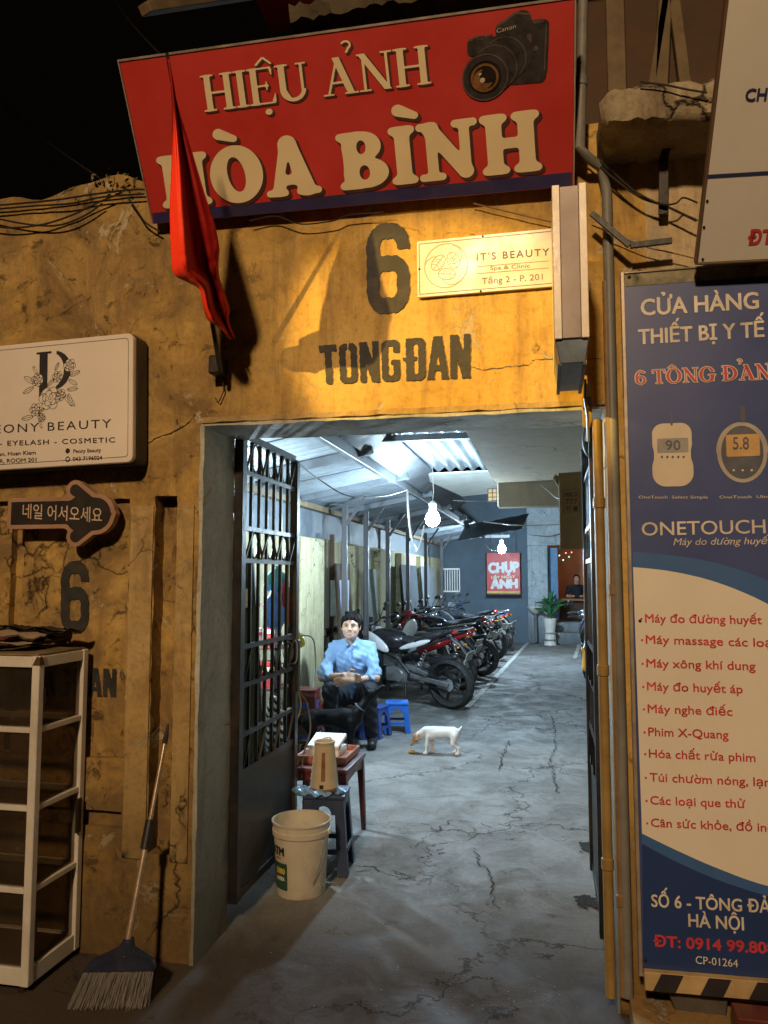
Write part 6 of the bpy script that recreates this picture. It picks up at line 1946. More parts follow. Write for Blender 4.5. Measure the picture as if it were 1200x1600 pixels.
# ================================================================== things just inside the gate
def rr_box(m, x0, x1, y0, y1, z0, z1, r=0.01):
    return m.box((x0, y0, z0), (x1, y1, z1))
def make_stool(label, mat, s=1.0, h=0.30, top=0.12, foot=0.15, name='plastic_stool', group='low plastic stools'):
    t = thing(name, label, 'stool', (0, 0, 0), group=group)
    # seat with a rounded skirt, four splayed legs joined by arches
    MB().box((-top, -top, h - 0.022), (top, top, h)).build('seat', mat, t, bevel=0.008, seg=2)
    MB().box((-0.05, -0.012, h + 0.0005), (0.05, 0.012, h + 0.002)).build('hand_hole', M_blackplastic, t)
    for sx in (-1, 1):
        for sy in (-1, 1):
            m = MB()
            q = [(top - 0.006, top - 0.006), (top - 0.055, top - 0.006), (top - 0.055, top - 0.016), (top - 0.016, top - 0.016), (top - 0.016, top - 0.055), (top - 0.006, top - 0.055)]
            f = foot / top
            a = [(x * sx, y * sy, h - 0.0225) for x, y in q]
            b = [(x * f * sx + (0.006 * sx if x < top - 0.03 else 0), y * f * sy, 0.0) for x, y in q]
            n = 6
            fs = [(i, (i + 1) % n, (i + 1) % n + n, i + n) for i in range(n)] + [tuple(range(n))[::-1], tuple(range(n, 2 * n))]
            if sx * sy < 0:
                fs = [g_[::-1] for g_ in fs]
            m.add(a + b, fs).build('leg', mat, t, bevel=0.002)
    for ang in range(4):
        M3 = Matrix.Rotation(ang * math.pi / 2, 3, 'Z')
        poly = [(-top + 0.054, h - 0.0225), (-top + 0.050, h - 0.10)] + [(-0.045 * math.cos(R(a)) * (top / 0.12), h - 0.10 + 0.045 * math.sin(R(a))) for a in range(0, 181, 20)] + [(top - 0.050, h - 0.10), (top - 0.054, h - 0.0225)]
        poly = poly[::-1]
        m = MB()
        m.prism(poly, -(top - 0.004), -(top - 0.012))
        m.v = [tuple(M3 @ Vector(v)) for v in m.v]
        m.build('apron', mat, t)
        m = MB().box((-top + 0.02, -(top + (foot - top) * 0.72) + 0.006, h * 0.28), (top - 0.02, -(top + (foot - top) * 0.72) + 0.014, h * 0.28 + 0.026))
        m.v = [tuple(M3 @ Vector(v)) for v in m.v]
        m.build('cross_strip', mat, t)
    return t
p = G(620, 1143)
st = make_stool('bright blue low stool, right of the pair beside the seated man', M_blue)
st.location = (p.x, p.y, 0.008)
st.rotation_euler = (0, 0, R(12))
p = G(588, 1150)
st = make_stool('darker blue low stool, left of the bright blue one', M_darkblue)
st.location = (p.x - 0.02, p.y - 0.05, 0.008)
st.rotation_euler = (0, 0, R(-14))
# red stool with blue one under it
RS = []
p = G(507, 1156)
for i, (mat, lb, dz) in enumerate(((M_blue, 'blue stool nested under the red one, left of the seated man', 0.0), (M_redplastic, 'red low stool on top of a blue one, left of the seated man', 0.055))):
    st = make_stool(lb, mat)
    st.location = (p.x, p.y, 0.008 + dz)
    st.rotation_euler = (0, 0, R(8))
p = G(476, 1180)
for i in range(4):
    st = make_stool(['lowest maroon stool of the tall stack by the gate leaf', 'dark blue stool second from the bottom of the tall stack', 'maroon stool third from the bottom of the tall stack', 'maroon stool topping the tall stack by the gate leaf'][i], M_darkblue if i == 1 else M_maroon, h=0.42, name='plastic_stool')
    st.location = (p.x, p.y, 0.008 + i * 0.055)
    st.rotation_euler = (0, 0, R(5))
# navy stool with kettle
p = G(505, 1362)
ks = make_stool('tall navy plastic stool carrying the kettle, between bucket and maroon table', M_navyplastic, h=0.415, top=0.115, foot=0.145, name='plastic_stool')
ks.location = (-1.215, 1.135, 0.008)
ks.rotation_euler = (0, 0, R(6))
kt = thing('jug', 'beige plastic jug with a brown level strip, on the navy stool', 'jug', (-1.225, 1.115, 0.432))
M_jug = pm('beige_plastic', (0.56, 0.48, 0.33), 0.4, var=0.12, dirt=0.25, dirtcol=(0.3, 0.22, 0.12))
MB().lathe([(0, 0.0), (0.074, 0.0), (0.078, 0.012), (0.077, 0.03), (0.056, 0.235), (0.056, 0.25), (0.060, 0.256), (0.058, 0.262), (0.050, 0.262), (0.048, 0.24), (0.06, 0.02), (0, 0.018)], 32).build('body', M_jug, kt)
MB().lathe([(0.0785, 0.0), (0.081, 0.004), (0.081, 0.014), (0.0785, 0.018)], 32).build('base_ring', pm('brown_band', (0.20, 0.11, 0.06), 0.4), kt)
for k, (zz0, zz1) in enumerate(((0.06, 0.21),)):
    rows = []
    for j in range(8):
        z = zz0 + (zz1 - zz0) * j / 7
        rad = 0.077 + (0.056 - 0.077) * (z - 0.03) / 0.205 + 0.0012
        rows.append([(rad * math.cos(R(a)), rad * math.sin(R(a)), z) for a in (-88, -82, -76, -70)])
    MB().grid(rows).build('level_strip', pm('brown_strip', (0.28, 0.13, 0.07), 0.3), kt, smooth=60)
MB().box((-0.004, -0.0805, 0.022), (0.018, -0.0775, 0.042)).build('emblem', M_ink, kt)
for k in range(6):
    MB().box((-0.0765 + k * 0.0030, -0.012, 0.055 + k * 0.022), (-0.0685 + k * 0.003, 0.0, 0.060 + k * 0.022)).build('level_mark', M_white, kt)
# crumpled blue film bag under the jug
sb = thing('plastic_bag', 'crumpled pale blue plastic bag under the jug on the navy stool', 'bag', (-1.28, 1.085, 0.43))
vs, fs = organic([('e', (0, 0, 0.0), (0.085, 0.07, 0.016)), ('e', (-0.06, -0.03, 0.004), (0.05, 0.04, 0.020)), ('e', (0.15, 0.02, 0.002), (0.03, 0.05, 0.018)), ('e', (0.05, -0.05, 0), (0.07, 0.04, 0.010))], 0.007, 0.02)
rr = random.Random(8)
vs = [(x + 0.006 * math.sin(y * 90 + z * 200), y + 0.006 * math.sin(x * 110), z + 0.006 * math.sin(x * 95 + y * 70)) for x, y, z in vs]
MB().add(vs, fs).build('bag_film', pm('blue_film', (0.20, 0.42, 0.75), 0.25, var=0.3, dirt=0), sb, smooth=40)

# bucket
bk = thing('paint_bucket', 'dirty white paint bucket with a green label, standing inside the gate', 'bucket', (-1.255, 0.81, 0.008))
bk.scale = (0.93, 0.93, 0.93)
M_bucket = pm('dirty_white_plastic', (0.62, 0.58, 0.48), 0.45, var=0.15, scale=6, dirt=0.5, dirtcol=(0.25, 0.17, 0.09))
H = 0.385
MB().lathe([(0, 0.0), (0.128, 0.0), (0.132, 0.006), (0.150, H - 0.075), (0.158, H - 0.072), (0.160, H - 0.045), (0.155, H - 0.043), (0.157, H - 0.012), (0.163, H - 0.010), (0.164, H), (0.154, H), (0.150, H - 0.03), (0.127, 0.012), (0, 0.010)], 48).build('shell', M_bucket, bk)
def wrap(name, f, box, h, mat, rad, par):
    vs, fs = fill2d(f, *box, h)
    q = []
    for a, z in vs:
        r = rad(z)
        th = -math.pi / 2 + a / 0.145
        q.append((r * math.cos(th), r * math.sin(th), z))
    return MB().add(q, fs).build(name, mat, par, smooth=0)
radb = lambda z: 0.132 + (0.150 - 0.132) * z / (H - 0.075) + 0.0010
M_green = pm('green_label', (0.03, 0.085, 0.05), 0.4, dirt=0.1)
wrap('label', lambda a, z: sbox(a, z, -0.19, -0.035, 0.045, 0.185), (-0.2, -0.02, 0.03, 0.2), 0.006, M_green, radb, bk)
def wrap_text(s, a0, a1, z0, cap, mat, par, bold):
    vs, fs = text_mesh(s, 0.0)
    mn, mx = min(v[0] for v in vs), max(v[0] for v in vs)
    m = MB()
    for i, (ox, oz) in enumerate([(0, 0)] + [(math.cos(k) * bold, math.sin(k) * bold) for k in (0, 1.57, 3.14, 4.7)]):
        q = []
        for x, y in vs:
            a = a0 + (x - mn) / (mx - mn) * (a1 - a0) + ox
            z = z0 + y * cap / 0.7 + oz
            r = radb(z) + 0.0012 + i * 0.0002
            th = -math.pi / 2 + a / 0.145
            q.append((r * math.cos(th), r * math.sin(th), z))
        m.add(q, fs)
    m.build('lettering', mat, par, smooth=0)
wrap_text('ATM', -0.155, -0.055, 0.225, 0.042, M_ink, bk, 0.0035)
wrap_text('5000', -0.120, -0.050, 0.130, 0.028, pm('yellow_ink', (0.65, 0.5, 0.08), 0.4, dirt=0), bk, 0.0028)
wrap_text('LATEX', -0.120, -0.052, 0.095, 0.018, M_white_clean, bk, 0.0015)
wrap_text('paint', -0.12, -0.075, 0.206, 0.009, M_redink, bk, 0.0006)
wrap_text('- - - - - -', 0.02, 0.09, 0.05, 0.02, M_jug, bk, 0.0006)
hp = []
for k in range(25):
    a = math.pi * k / 24
    hp.append((0.166 * math.cos(a) * 0.99, -0.03 - 0.14 * math.sin(a) * 0.9, H - 0.06 - 0.20 * math.sin(a)))
MB().tube([(0.163, -0.02, H - 0.055), (0.150, -0.075, H - 0.12), (0.13, -0.095, H - 0.22), (0.10, -0.115, H - 0.30)], 0.0028, 6).build('wire_handle', M_steel, bk)
MB().lathe([(0, -0.006), (0.012, -0.004), (0.013, 0.006), (0, 0.008)], 10, (0.162, -0.02, H - 0.055), 'x').build('handle_lug', M_bucket, bk)

# maroon plastic table
tb = thing('maroon_table', 'maroon plastic side table carrying a tray and a white foam box', 'table', (-1.36, 1.58, 0.008))
hx, hy, TH = 0.205, 0.235, 0.475
MB().box((-hx, -hy, TH - 0.03), (hx, hy, TH)).build('table_top', M_maroon, tb, bevel=0.010, seg=2)
m = MB()
for sgn in (-1, 1):
    m2 = MB().prism([(-hx + 0.02, TH - 0.031), (-hx + 0.03, TH - 0.12), (-hx + 0.06, TH - 0.085), (0, TH - 0.07), (hx - 0.06, TH - 0.085), (hx - 0.03, TH - 0.12), (hx - 0.02, TH - 0.031)], sgn * (hy - 0.02) - 0.006, sgn * (hy - 0.02) + 0.006)
    m2.build('end_apron', M_maroon, tb)
    m3 = MB().prism([(-hy + 0.03, TH - 0.031), (-hy + 0.035, TH - 0.12), (-hy + 0.07, TH - 0.085), (0, TH - 0.07), (hy - 0.07, TH - 0.085), (hy - 0.035, TH - 0.12), (hy - 0.03, TH - 0.031)], -0.006, 0.006)
    m3.v = [(-y + sgn * (hx - 0.018), x, z) for x, y, z in m3.v]
    m3.build('side_apron', M_maroon, tb)
for sx in (-1, 1):
    for sy in (-1, 1):
        m = MB()
        a = [(sx * (hx - 0.008), sy * (hy - 0.008), TH - 0.031), (sx * (hx - 0.058), sy * (hy - 0.008), TH - 0.031), (sx * (hx - 0.050), sy * (hy - 0.050), TH - 0.031), (sx * (hx - 0.008), sy * (hy - 0.058), TH - 0.031)]
        b = [(x + sx * 0.012 + (-sx * 0.0 if i in (0, 3) else sx * 0.014), y + sy * 0.012 + (0 if i in (0, 1) else sy * 0.014), 0) for i, (x, y, _) in enumerate(a)]
        fs = [(0, 1, 5, 4), (1, 2, 6, 5), (2, 3, 7, 6), (3, 0, 4, 7), (3, 2, 1, 0), (4, 5, 6, 7)]
        if sx * sy < 0:
            fs = [f[::-1] for f in fs]
        m.add(a + b, fs).build('leg', M_maroon, tb, bevel=0.004)
ty = thing('tray', 'terracotta coloured shallow tray on the maroon table', 'tray', (-1.34, 1.60, 0.484))
M_terra = pm('terracotta_plastic', (0.42, 0.15, 0.09), 0.45, dirt=0.2)
MB().box((-0.15, -0.17, 0), (0.15, 0.17, 0.02)).build('tray_floor', M_terra, ty, bevel=0.006)
for a, b in (((-0.155, -0.175, 0.012), (0.155, -0.163, 0.05)), ((-0.155, 0.163, 0.012), (0.155, 0.175, 0.05)), ((-0.155, -0.1625, 0.012), (-0.143, 0.1625, 0.05)), ((0.143, -0.1625, 0.012), (0.155, 0.1625, 0.05))):
    MB().box(a, b).build('tray_rim', M_terra, ty, bevel=0.003)
fx = thing('foam_box', 'white foam takeaway box with a brown round print, lying open on the tray', 'box', (-1.355, 1.62, 0.506))
M_foam = pm('white_foam', (0.80, 0.81, 0.80), 0.7, var=0.05, dirt=0.05)
MB().box((-0.10, -0.10, 0), (0.10, 0.10, 0.045)).build('box_base', M_foam, fx, bevel=0.010, seg=2)
lid = MB().box((-0.10, 0.0, -0.012), (0.10, 0.20, 0.012))
lid.v = [(x, y * math.cos(R(12)) - z * math.sin(R(12)) - 0.098, y * math.sin(R(12)) + z * math.cos(R(12)) + 0.058) for x, y, z in lid.v]
lid.build('box_lid', M_foam, fx, bevel=0.008, seg=2)
rg = []
vs, fs = fill2d(lambda x, z: un(np.abs(sell(x, z, (0, 0.10), 0.022, 0.022)) - 0.006, sell(x, z, (0, 0.10), 0.008, 0.008)), -0.04, 0.04, 0.06, 0.14, 0.003)
MB().add([(x, y * math.cos(R(12)) + 0.0135 * -math.sin(R(12)) - 0.098, y * math.sin(R(12)) + 0.0135 * math.cos(R(12)) + 0.058) for x, y in vs], fs).build('round_print', pm('brown_print', (0.16, 0.08, 0.05), 0.6), fx, smooth=0)
# silver tin under the table
t = thing('tin', 'small dull tin standing on the stool rail below the maroon table', 'tin', (-1.17, 1.32, 0.008))
MB().lathe([(0, 0), (0.035, 0), (0.036, 0.09), (0.03, 0.095), (0, 0.095)], 20).build('can', M_steel, t)
t.location = (-1.36, 1.5, 0.008)
MB().lathe([(0, 0.0955), (0.022, 0.0955), (0.022, 0.105), (0, 0.105)], 16).build('cap', M_redplastic, t)

# ---- clutter behind the left gate leaf
bd = thing('leaning_boards', 'dark green board with torn pale stickers, leaning behind the left gate leaf', 'board', (-1.95, 0.75, 0))
M_greenboard = pm('green_grey_board', (0.07, 0.095, 0.085), 0.6, var=0.4, scale=4, dirt=0.4)
MB().bar((-1.85, 1.30, 0.01), (-2.0, 1.34, 1.75), 0.50, 0.02, (0, 1, 0)).build('board', M_greenboard, bd, world=True)
rr = random.Random(31)
for i in range(9):
    z = 0.5 + i * 0.13
    x = -1.86 - 0.085 * z + rr.uniform(-0.19, 0.16)
    MB().box((x, 1.285, z), (x + rr.uniform(0.05, 0.10), 1.289, z + rr.uniform(0.08, 0.16)), Matrix.Rotation(rr.uniform(-0.4, 0.4), 3, 'Y')).build('sticker', (M_pap[0], M_white, M_steel)[i % 3], bd, world=True)
sh = thing('shelf_rack', 'steel shelf rack crammed with household goods behind the gate leaf', 'rack', (-2.1, 2.9, 0))
for x in (-2.44, -2.10):
    for y in (2.75, 3.05):
        MB().box((x - 0.014, y - 0.014, 0), (x + 0.014, y + 0.014, 1.55)).build('upright', M_iron, sh, world=True)
for z in (0.30, 0.70, 1.02, 1.36):
    MB().box((-2.454, 2.736, z), (-2.086, 3.064, z + 0.02)).build('shelf', M_darkwood, sh, world=True)
def bagblob(name, label, c, r, mat, seed, cat='bag'):
    rr = random.Random(seed)
    t = thing(name, label, cat, c)
    pr = [('e', (0, 0, 0), (r[0], r[1], r[2])), ('e', (rr.uniform(-.3, .3) * r[0], 0, -0.35 * r[2]), (r[0] * 0.95, r[1] * 1.05, r[2] * 0.6)), ('c', (0, 0, r[2] * 0.8), (rr.uniform(-.2, .2) * r[0], 0, r[2] * 1.35), r[0] * 0.35, r[0] * 0.12)]
    vs, fs = organic(pr, 0.012, 0.03)
    q = r[0] * 0.07
    vs = [(x + q * math.sin(z * 60 + y * 30 + seed), y + q * math.sin(x * 50 + z * 40), z + q * math.sin(x * 70 + seed)) for x, y, z in vs]
    MB().add(vs, fs).build('bag_body', mat, t, smooth=60)
    MB().tube([(-0.02, 0, r[2] * 1.25), (0.0, 0, r[2] * 1.5), (0.02, 0, r[2] * 1.25)], 0.004, 6).build('bag_handle', mat, t)
    return t
def at(px, py, d):
    return CAM + ray(px, py) * d
bagblob('hanging_bag', 'red plastic bag hanging behind the gate bars, right of the blue one', at(444, 945, 5.15), (0.075, 0.06, 0.13), pm('red_film', (0.62, 0.05, 0.05), 0.35, dirt=0), 1)
bagblob('hanging_bag', 'blue plastic bag hanging behind the gate bars', at(427, 955, 5.05), (0.07, 0.06, 0.12), pm('sky_film', (0.12, 0.28, 0.75), 0.35, dirt=0), 2)
bagblob('hanging_bag', 'teal cloth bundle at the top of the hanging bags', at(432, 908, 5.2), (0.085, 0.06, 0.07), pm('teal_cloth', (0.10, 0.35, 0.30), 0.7, dirt=0.1), 3)
bagblob('hanging_bag', 'yellow plastic bag hooked at the right edge of the gate leaf', at(468, 1002, 4.9), (0.035, 0.03, 0.035), pm('bright_yellow_film', (0.75, 0.62, 0.06), 0.35, dirt=0), 4)
def tin_(c, r, h, mat, mat2, label):
    t = thing('paint_tin', label, 'tin', c)
    MB().lathe([(0, 0), (r, 0), (r, h), (r * 0.92, h + 0.004), (0, h + 0.004)], 24).build('can', mat, t)
    MB().lathe([(r + 0.001, h * 0.62), (r + 0.0025, h * 0.63), (r + 0.0025, h * 0.8), (r + 0.001, h * 0.81)], 24).build('label_band', mat2, t)
tin_((-2.17, 2.84, 1.041), 0.075, 0.17, M_redplastic, M_white, 'red and white paint tin on the upper shelf behind the gate')
tin_((-2.33, 2.86, 1.041), 0.06, 0.14, M_white, M_redplastic, 'white paint tin with a red band left of the red one')
tin_((-2.18, 2.84, 0.721), 0.085, 0.20, M_redplastic, M_letter, 'red tin on the middle shelf behind the gate')
tin_((-2.35, 2.86, 0.721), 0.07, 0.18, M_steel, M_blue, 'steel tin with a blue band on the middle shelf')
# blue crate
cr = thing('blue_crate', 'blue perforated plastic crate standing behind the gate leaf', 'crate', (-1.78, 1.75, 0.30))
bw = 0.10
for s_ in (-1, 1):
    for zz in range(5):
        MB().box((-bw, s_ * bw - 0.004, zz * 0.055), (bw, s_ * bw + 0.004, zz * 0.055 + 0.020)).build('slat', M_blue, cr)
        MB().box((s_ * bw - 0.004, -bw + 0.005, zz * 0.055), (s_ * bw + 0.004, bw - 0.005, zz * 0.055 + 0.020)).build('slat', M_blue, cr)
    for k in range(5):
        MB().box((-bw + k * 0.0475, s_ * (bw + 0.008) - 0.003, 0), (-bw + k * 0.0475 + 0.010, s_ * (bw + 0.008) + 0.003, 0.24)).build('upright', M_blue, cr)
MB().box((-bw, -bw, -0.012), (bw, bw, -0.001)).build('crate_floor', M_blue, cr)
bx = thing('carton', 'brown carton under the blue crate behind the gate leaf', 'carton', (-1.78, 1.75, 0.008))
MB().box((-0.13, -0.14, 0), (0.13, 0.14, 0.275)).build('carton_body', M_card, bx, bevel=0.004)
MB().box((-0.03, -0.1425, 0.002), (0.03, -0.1405, 0.273)).build('tape', M_jug, bx)
# striped bag
sg = thing('striped_bag', 'black and white zigzag striped bag hanging behind the gate leaf', 'bag', at(428, 1130, 4.75))
m, t_, b_ = new_mat('zigzag_cloth')
v = obj_vec(t_)
sep = nn(t_, 'ShaderNodeSeparateXYZ')
t_.links.new(v, sep.inputs[0])
zig = mth(t_, 'PINGPONG', mth(t_, 'MULTIPLY', sep.outputs[0], 1.0), 0.022)
k_ = mth(t_, 'FRACT', mth(t_, 'MULTIPLY', mth(t_, 'ADD', sep.outputs[2], zig), 22.0))
k_ = mth(t_, 'GREATER_THAN', k_, 0.5)
t_.links.new(mix(t_, k_, (0.02, 0.02, 0.02), (0.62, 0.58, 0.50)), b_.inputs['Base Color'])
b_.inputs['Roughness'].default_value = 0.8
blob('bag_body', [('e', (0, 0, 0), (0.055, 0.04, 0.17)), ('e', (0.01, 0, -0.10), (0.06, 0.045, 0.09))], 0.01, m, sg, 0.03)
MB().tube([(-0.03, 0, 0.14), (0, 0, 0.26), (0.03, 0, 0.14)], 0.006, 6).build('strap', M_cable, sg)
# hoses and cords hanging beside the leaf
cable('hose', 'white hose dropping from the yellow bag to the maroon stools', cy([(470, 993, 4.9), (488, 997, 4.9), (493, 1025, 4.95), (492, 1060, 5.0), (490, 1075, 5.1)]), 0.0055, M_cable_w, cat='hose')
cable('hose', 'long brown cord looping down beside the maroon stool stack', cy([(455, 960, 4.75), (462, 1010, 4.75), (465, 1070, 4.7), (480, 1100, 4.7), (485, 1140, 4.65), (474, 1180, 4.6), (472, 1215, 4.5)]), 0.005, pm('brown_cord', (0.30, 0.22, 0.15), 0.6), cat='cord')
cable('hose', 'yellow cord hanging below the lock of the left gate leaf', cy([(464, 1075, 4.7), (470, 1095, 4.7), (468, 1115, 4.7), (460, 1130, 4.65)]), 0.004, pm('yellow_cord', (0.6, 0.5, 0.1), 0.5), cat='cord')
cable('tied_rope', 'pale rope tied down the right stile of the left gate leaf', cy([(450, 712, 4.5), (451, 800, 4.48), (450, 900, 4.46), (448, 1000, 4.44), (449, 1048, 4.42)]), 0.006, pm('pale_rope', (0.5, 0.46, 0.38), 0.7), cat='rope')
# steel mirror frame hanging on the leaf
t = thing('wire_rack', 'bent rounded wire rack hooked on the left gate leaf', 'rack', at(450, 1018, 4.35))
q = at(450, 1018, 4.35)
MB().tube([(0.055 * math.copysign(abs(math.cos(a)) ** 0.5, math.cos(a)), 0, 0.07 * math.copysign(abs(math.sin(a)) ** 0.5, math.sin(a))) for a in [2 * math.pi * k / 24 for k in range(24)]], 0.004, 6, closed=True).build('outer_wire', M_steel, t)
MB().tube([(0.03 * math.cos(a), 0, 0.055 * math.sin(a)) for a in [2 * math.pi * k / 20 for k in range(20)]], 0.003, 6, closed=True).build('inner_wire', M_steel, t)
# grey meter box on the yard wall
q = at(529, 935, 8.9)
t = thing('meter_box', 'pale grey metal meter box on a post behind the seated man', 'box', q)
M_box = pm('pale_box_metal', (0.48, 0.53, 0.60), 0.45, 0.2, dirt=0.3)
MB().box((-0.10, 0, -0.21), (0.10, 0.10, 0.21)).build('box_body', M_box, t, bevel=0.004)
MB().box((-0.095, -0.008, -0.2), (0.018, -0.001, 0.2)).build('door_panel', M_box, t, bevel=0.002)
MB().box((0.022, -0.008, -0.2), (0.095, -0.001, 0.2)).build('door_panel', pm('bluish_box_metal', (0.36, 0.42, 0.60), 0.45, 0.2), t, bevel=0.002)
MB().box((-0.14, 0.101, -0.85), (-0.09, 0.14, 0.75)).build('mounting_board', M_darkwood, t)
MB().box((-0.16, 0.142, -0.40), (0.2, 0.17, -0.34)).build('cross_board', M_darkwood, t)
# plant, shelf and white bucket at the far pier
pt = thing('potted_plant', 'leafy green plant in a pale pot beside the far room', 'plant', (0.03, YEND - 0.55, 0))
MB().lathe([(0, 0.30), (0.11, 0.30), (0.16, 0.62), (0.145, 0.62), (0.10, 0.32), (0, 0.32)], 20, (0, 0, 0)).build('pot', M_white, pt)
M_leaf = pm('plant_leaf', (0.045, 0.16, 0.06), 0.5, var=0.4, dirt=0)
rr = random.Random(77)
for i in range(34):
    a, l, el = rr.uniform(0, 6.28), rr.uniform(0.25, 0.48), rr.uniform(0.3, 1.4)
    d = Vector((math.cos(a) * math.cos(el), math.sin(a) * math.cos(el), math.sin(el)))
    s_ = d.cross(Vector((0, 0, 1))).normalized() * 0.045
    b = Vector((0, 0, 0.62 + rr.uniform(0, 0.35)))
    e = b + d * l
    mid = b + d * l * 0.5 + Vector((0, 0, 0.03))
    e.z -= 0.08
    MB().add([b, mid - s_, e, mid + s_], [(0, 1, 2), (0, 2, 3)]).build('leaf', M_leaf, pt, smooth=0)
MB().tube([(0, 0, 0.32), (0.01, 0, 0.9)], 0.012, 6).build('stem', M_wood, pt)
st_ = thing('plant_stand', 'pale stand under the potted plant by the far pier', 'stand', (0.03, YEND - 0.55, 0.008))
MB().lathe([(0, 0), (0.15, 0), (0.14, 0.02), (0.12, 0.25), (0.16, 0.285), (0, 0.285)], 20).build('drum', M_white, st_)
MB().lathe([(0.142, 0.10), (0.15, 0.11), (0.15, 0.13), (0.14, 0.14)], 20).build('drum_band', M_steel, st_)
wb = thing('wash_basin', 'white wash basin fixed to the far pale pier', 'basin', (-0.30, YEND - 0.30, 0.85))
MB().lathe([(0.03, -0.14), (0.10, -0.10), (0.19, 0.0), (0.20, 0.03), (0.18, 0.03), (0.10, -0.06), (0, -0.08)], 20).build('bowl', M_white, wb)
MB().cyl((0, 0.02, -0.8), (0, 0.02, -0.13), 0.04, 0.035).build('pedestal', M_palewall, wb)
MB().tube([(0, 0.14, 0.03), (0, 0.14, 0.16), (0, 0.05, 0.15)], 0.012, 8).build('tap', M_chrome, wb)

# ================================================================== motorbikes
def wheel(par, x, r=0.29, w=0.05, rimmat=None, spokes=5, disc=True):
    t = MB()
    prof = [(r - 0.075, -w * 0.55), (r - 0.045, -w * 0.95), (r - 0.015, -w * 0.75), (r, -w * 0.3), (r, w * 0.3), (r - 0.015, w * 0.75), (r - 0.045, w * 0.95), (r - 0.075, w * 0.55)]
    tyre = t.lathe(prof + [prof[0]], 30, (0, 0, 0), 'y').build('wheel', M_rubber, par, smooth=50)
    tyre.location = (x, 0, r)
    m = MB()
    m.lathe([(r - 0.082, -w * 0.5), (r - 0.070, -w * 0.58), (r - 0.070, w * 0.58), (r - 0.082, w * 0.5), (r - 0.098, 0), (r - 0.082, -w * 0.5)], 30, (0, 0, 0), 'y')
    m.cyl((0, -0.05, 0), (0, 0.05, 0), 0.032, n=14)
    for i in range(spokes):
        a = 2 * math.pi * i / spokes
        m.bar((0.02 * math.cos(a), 0, 0.02 * math.sin(a)), ((r - 0.088) * math.cos(a), 0, (r - 0.088) * math.sin(a)), 0.026, 0.022, (0, 1, 0))
    rm = m.build('rim', rimmat or M_blackplastic, tyre, smooth=40)
    if disc:
        MB().lathe([(0.05, -0.040), (0.105, -0.040), (0.105, -0.036), (0.05, -0.036), (0.05, -0.040)], 24, (0, 0, 0), 'y').build('brake_disc', M_chrome, tyre)
    return tyre
M_platew = pm('number_plate', (0.62, 0.62, 0.60), 0.4, var=0.1, dirt=0.3)
M_tail = pm('tail_red', (0.42, 0.02, 0.02), 0.2, var=0.1, dirt=0)
M_indic = pm('indicator_amber', (0.55, 0.22, 0.03), 0.25, dirt=0)
M_lamp = pm('headlamp_glass', (0.62, 0.65, 0.68), 0.12, 0.3, dirt=0)
def plate(par, x, z, ang=-20):
    m = MB().box((-0.003, -0.085, -0.06), (0.003, 0.085, 0.06), Matrix.Rotation(R(ang), 3, 'Y'), (0, 0, 0))
    m.v = [(a + x, b, c + z) for a, b, c in m.v]
    o = m.build('number_plate', M_platew, par)
    vs, fs = text_mesh('29 H1', 0)
    for (s, dz) in (('29 H1', 0.008), ('0425', -0.045)):
        vs, fs = text_mesh(s, 0)
        mx = max(v[0] for v in vs)
        q = []
        for a, b in vs:
            yy, zz = -(a / mx - 0.5) * 0.13, b * 0.06 + dz
            p = Matrix.Rotation(R(ang), 3, 'Y') @ Vector((-0.0045, yy, zz))
            q.append((p.x + x, p.y, p.z + z))
        MB().add(q, fs).build('plate_number', M_ink, o, smooth=0)
    return o
def mirror(par, x, y, z, s):
    MB().tube([(x, y, z), (x - 0.01, y + s * 0.04, z + 0.09), (x - 0.02, y + s * 0.10, z + 0.15)], 0.006, 6).build('mirror_stem', M_blackplastic, par)
    blob('mirror', [('e', (x - 0.02, y + s * 0.12, z + 0.17), (0.014, 0.055, 0.034))], 0.009, M_blackplastic, par, 0.01)
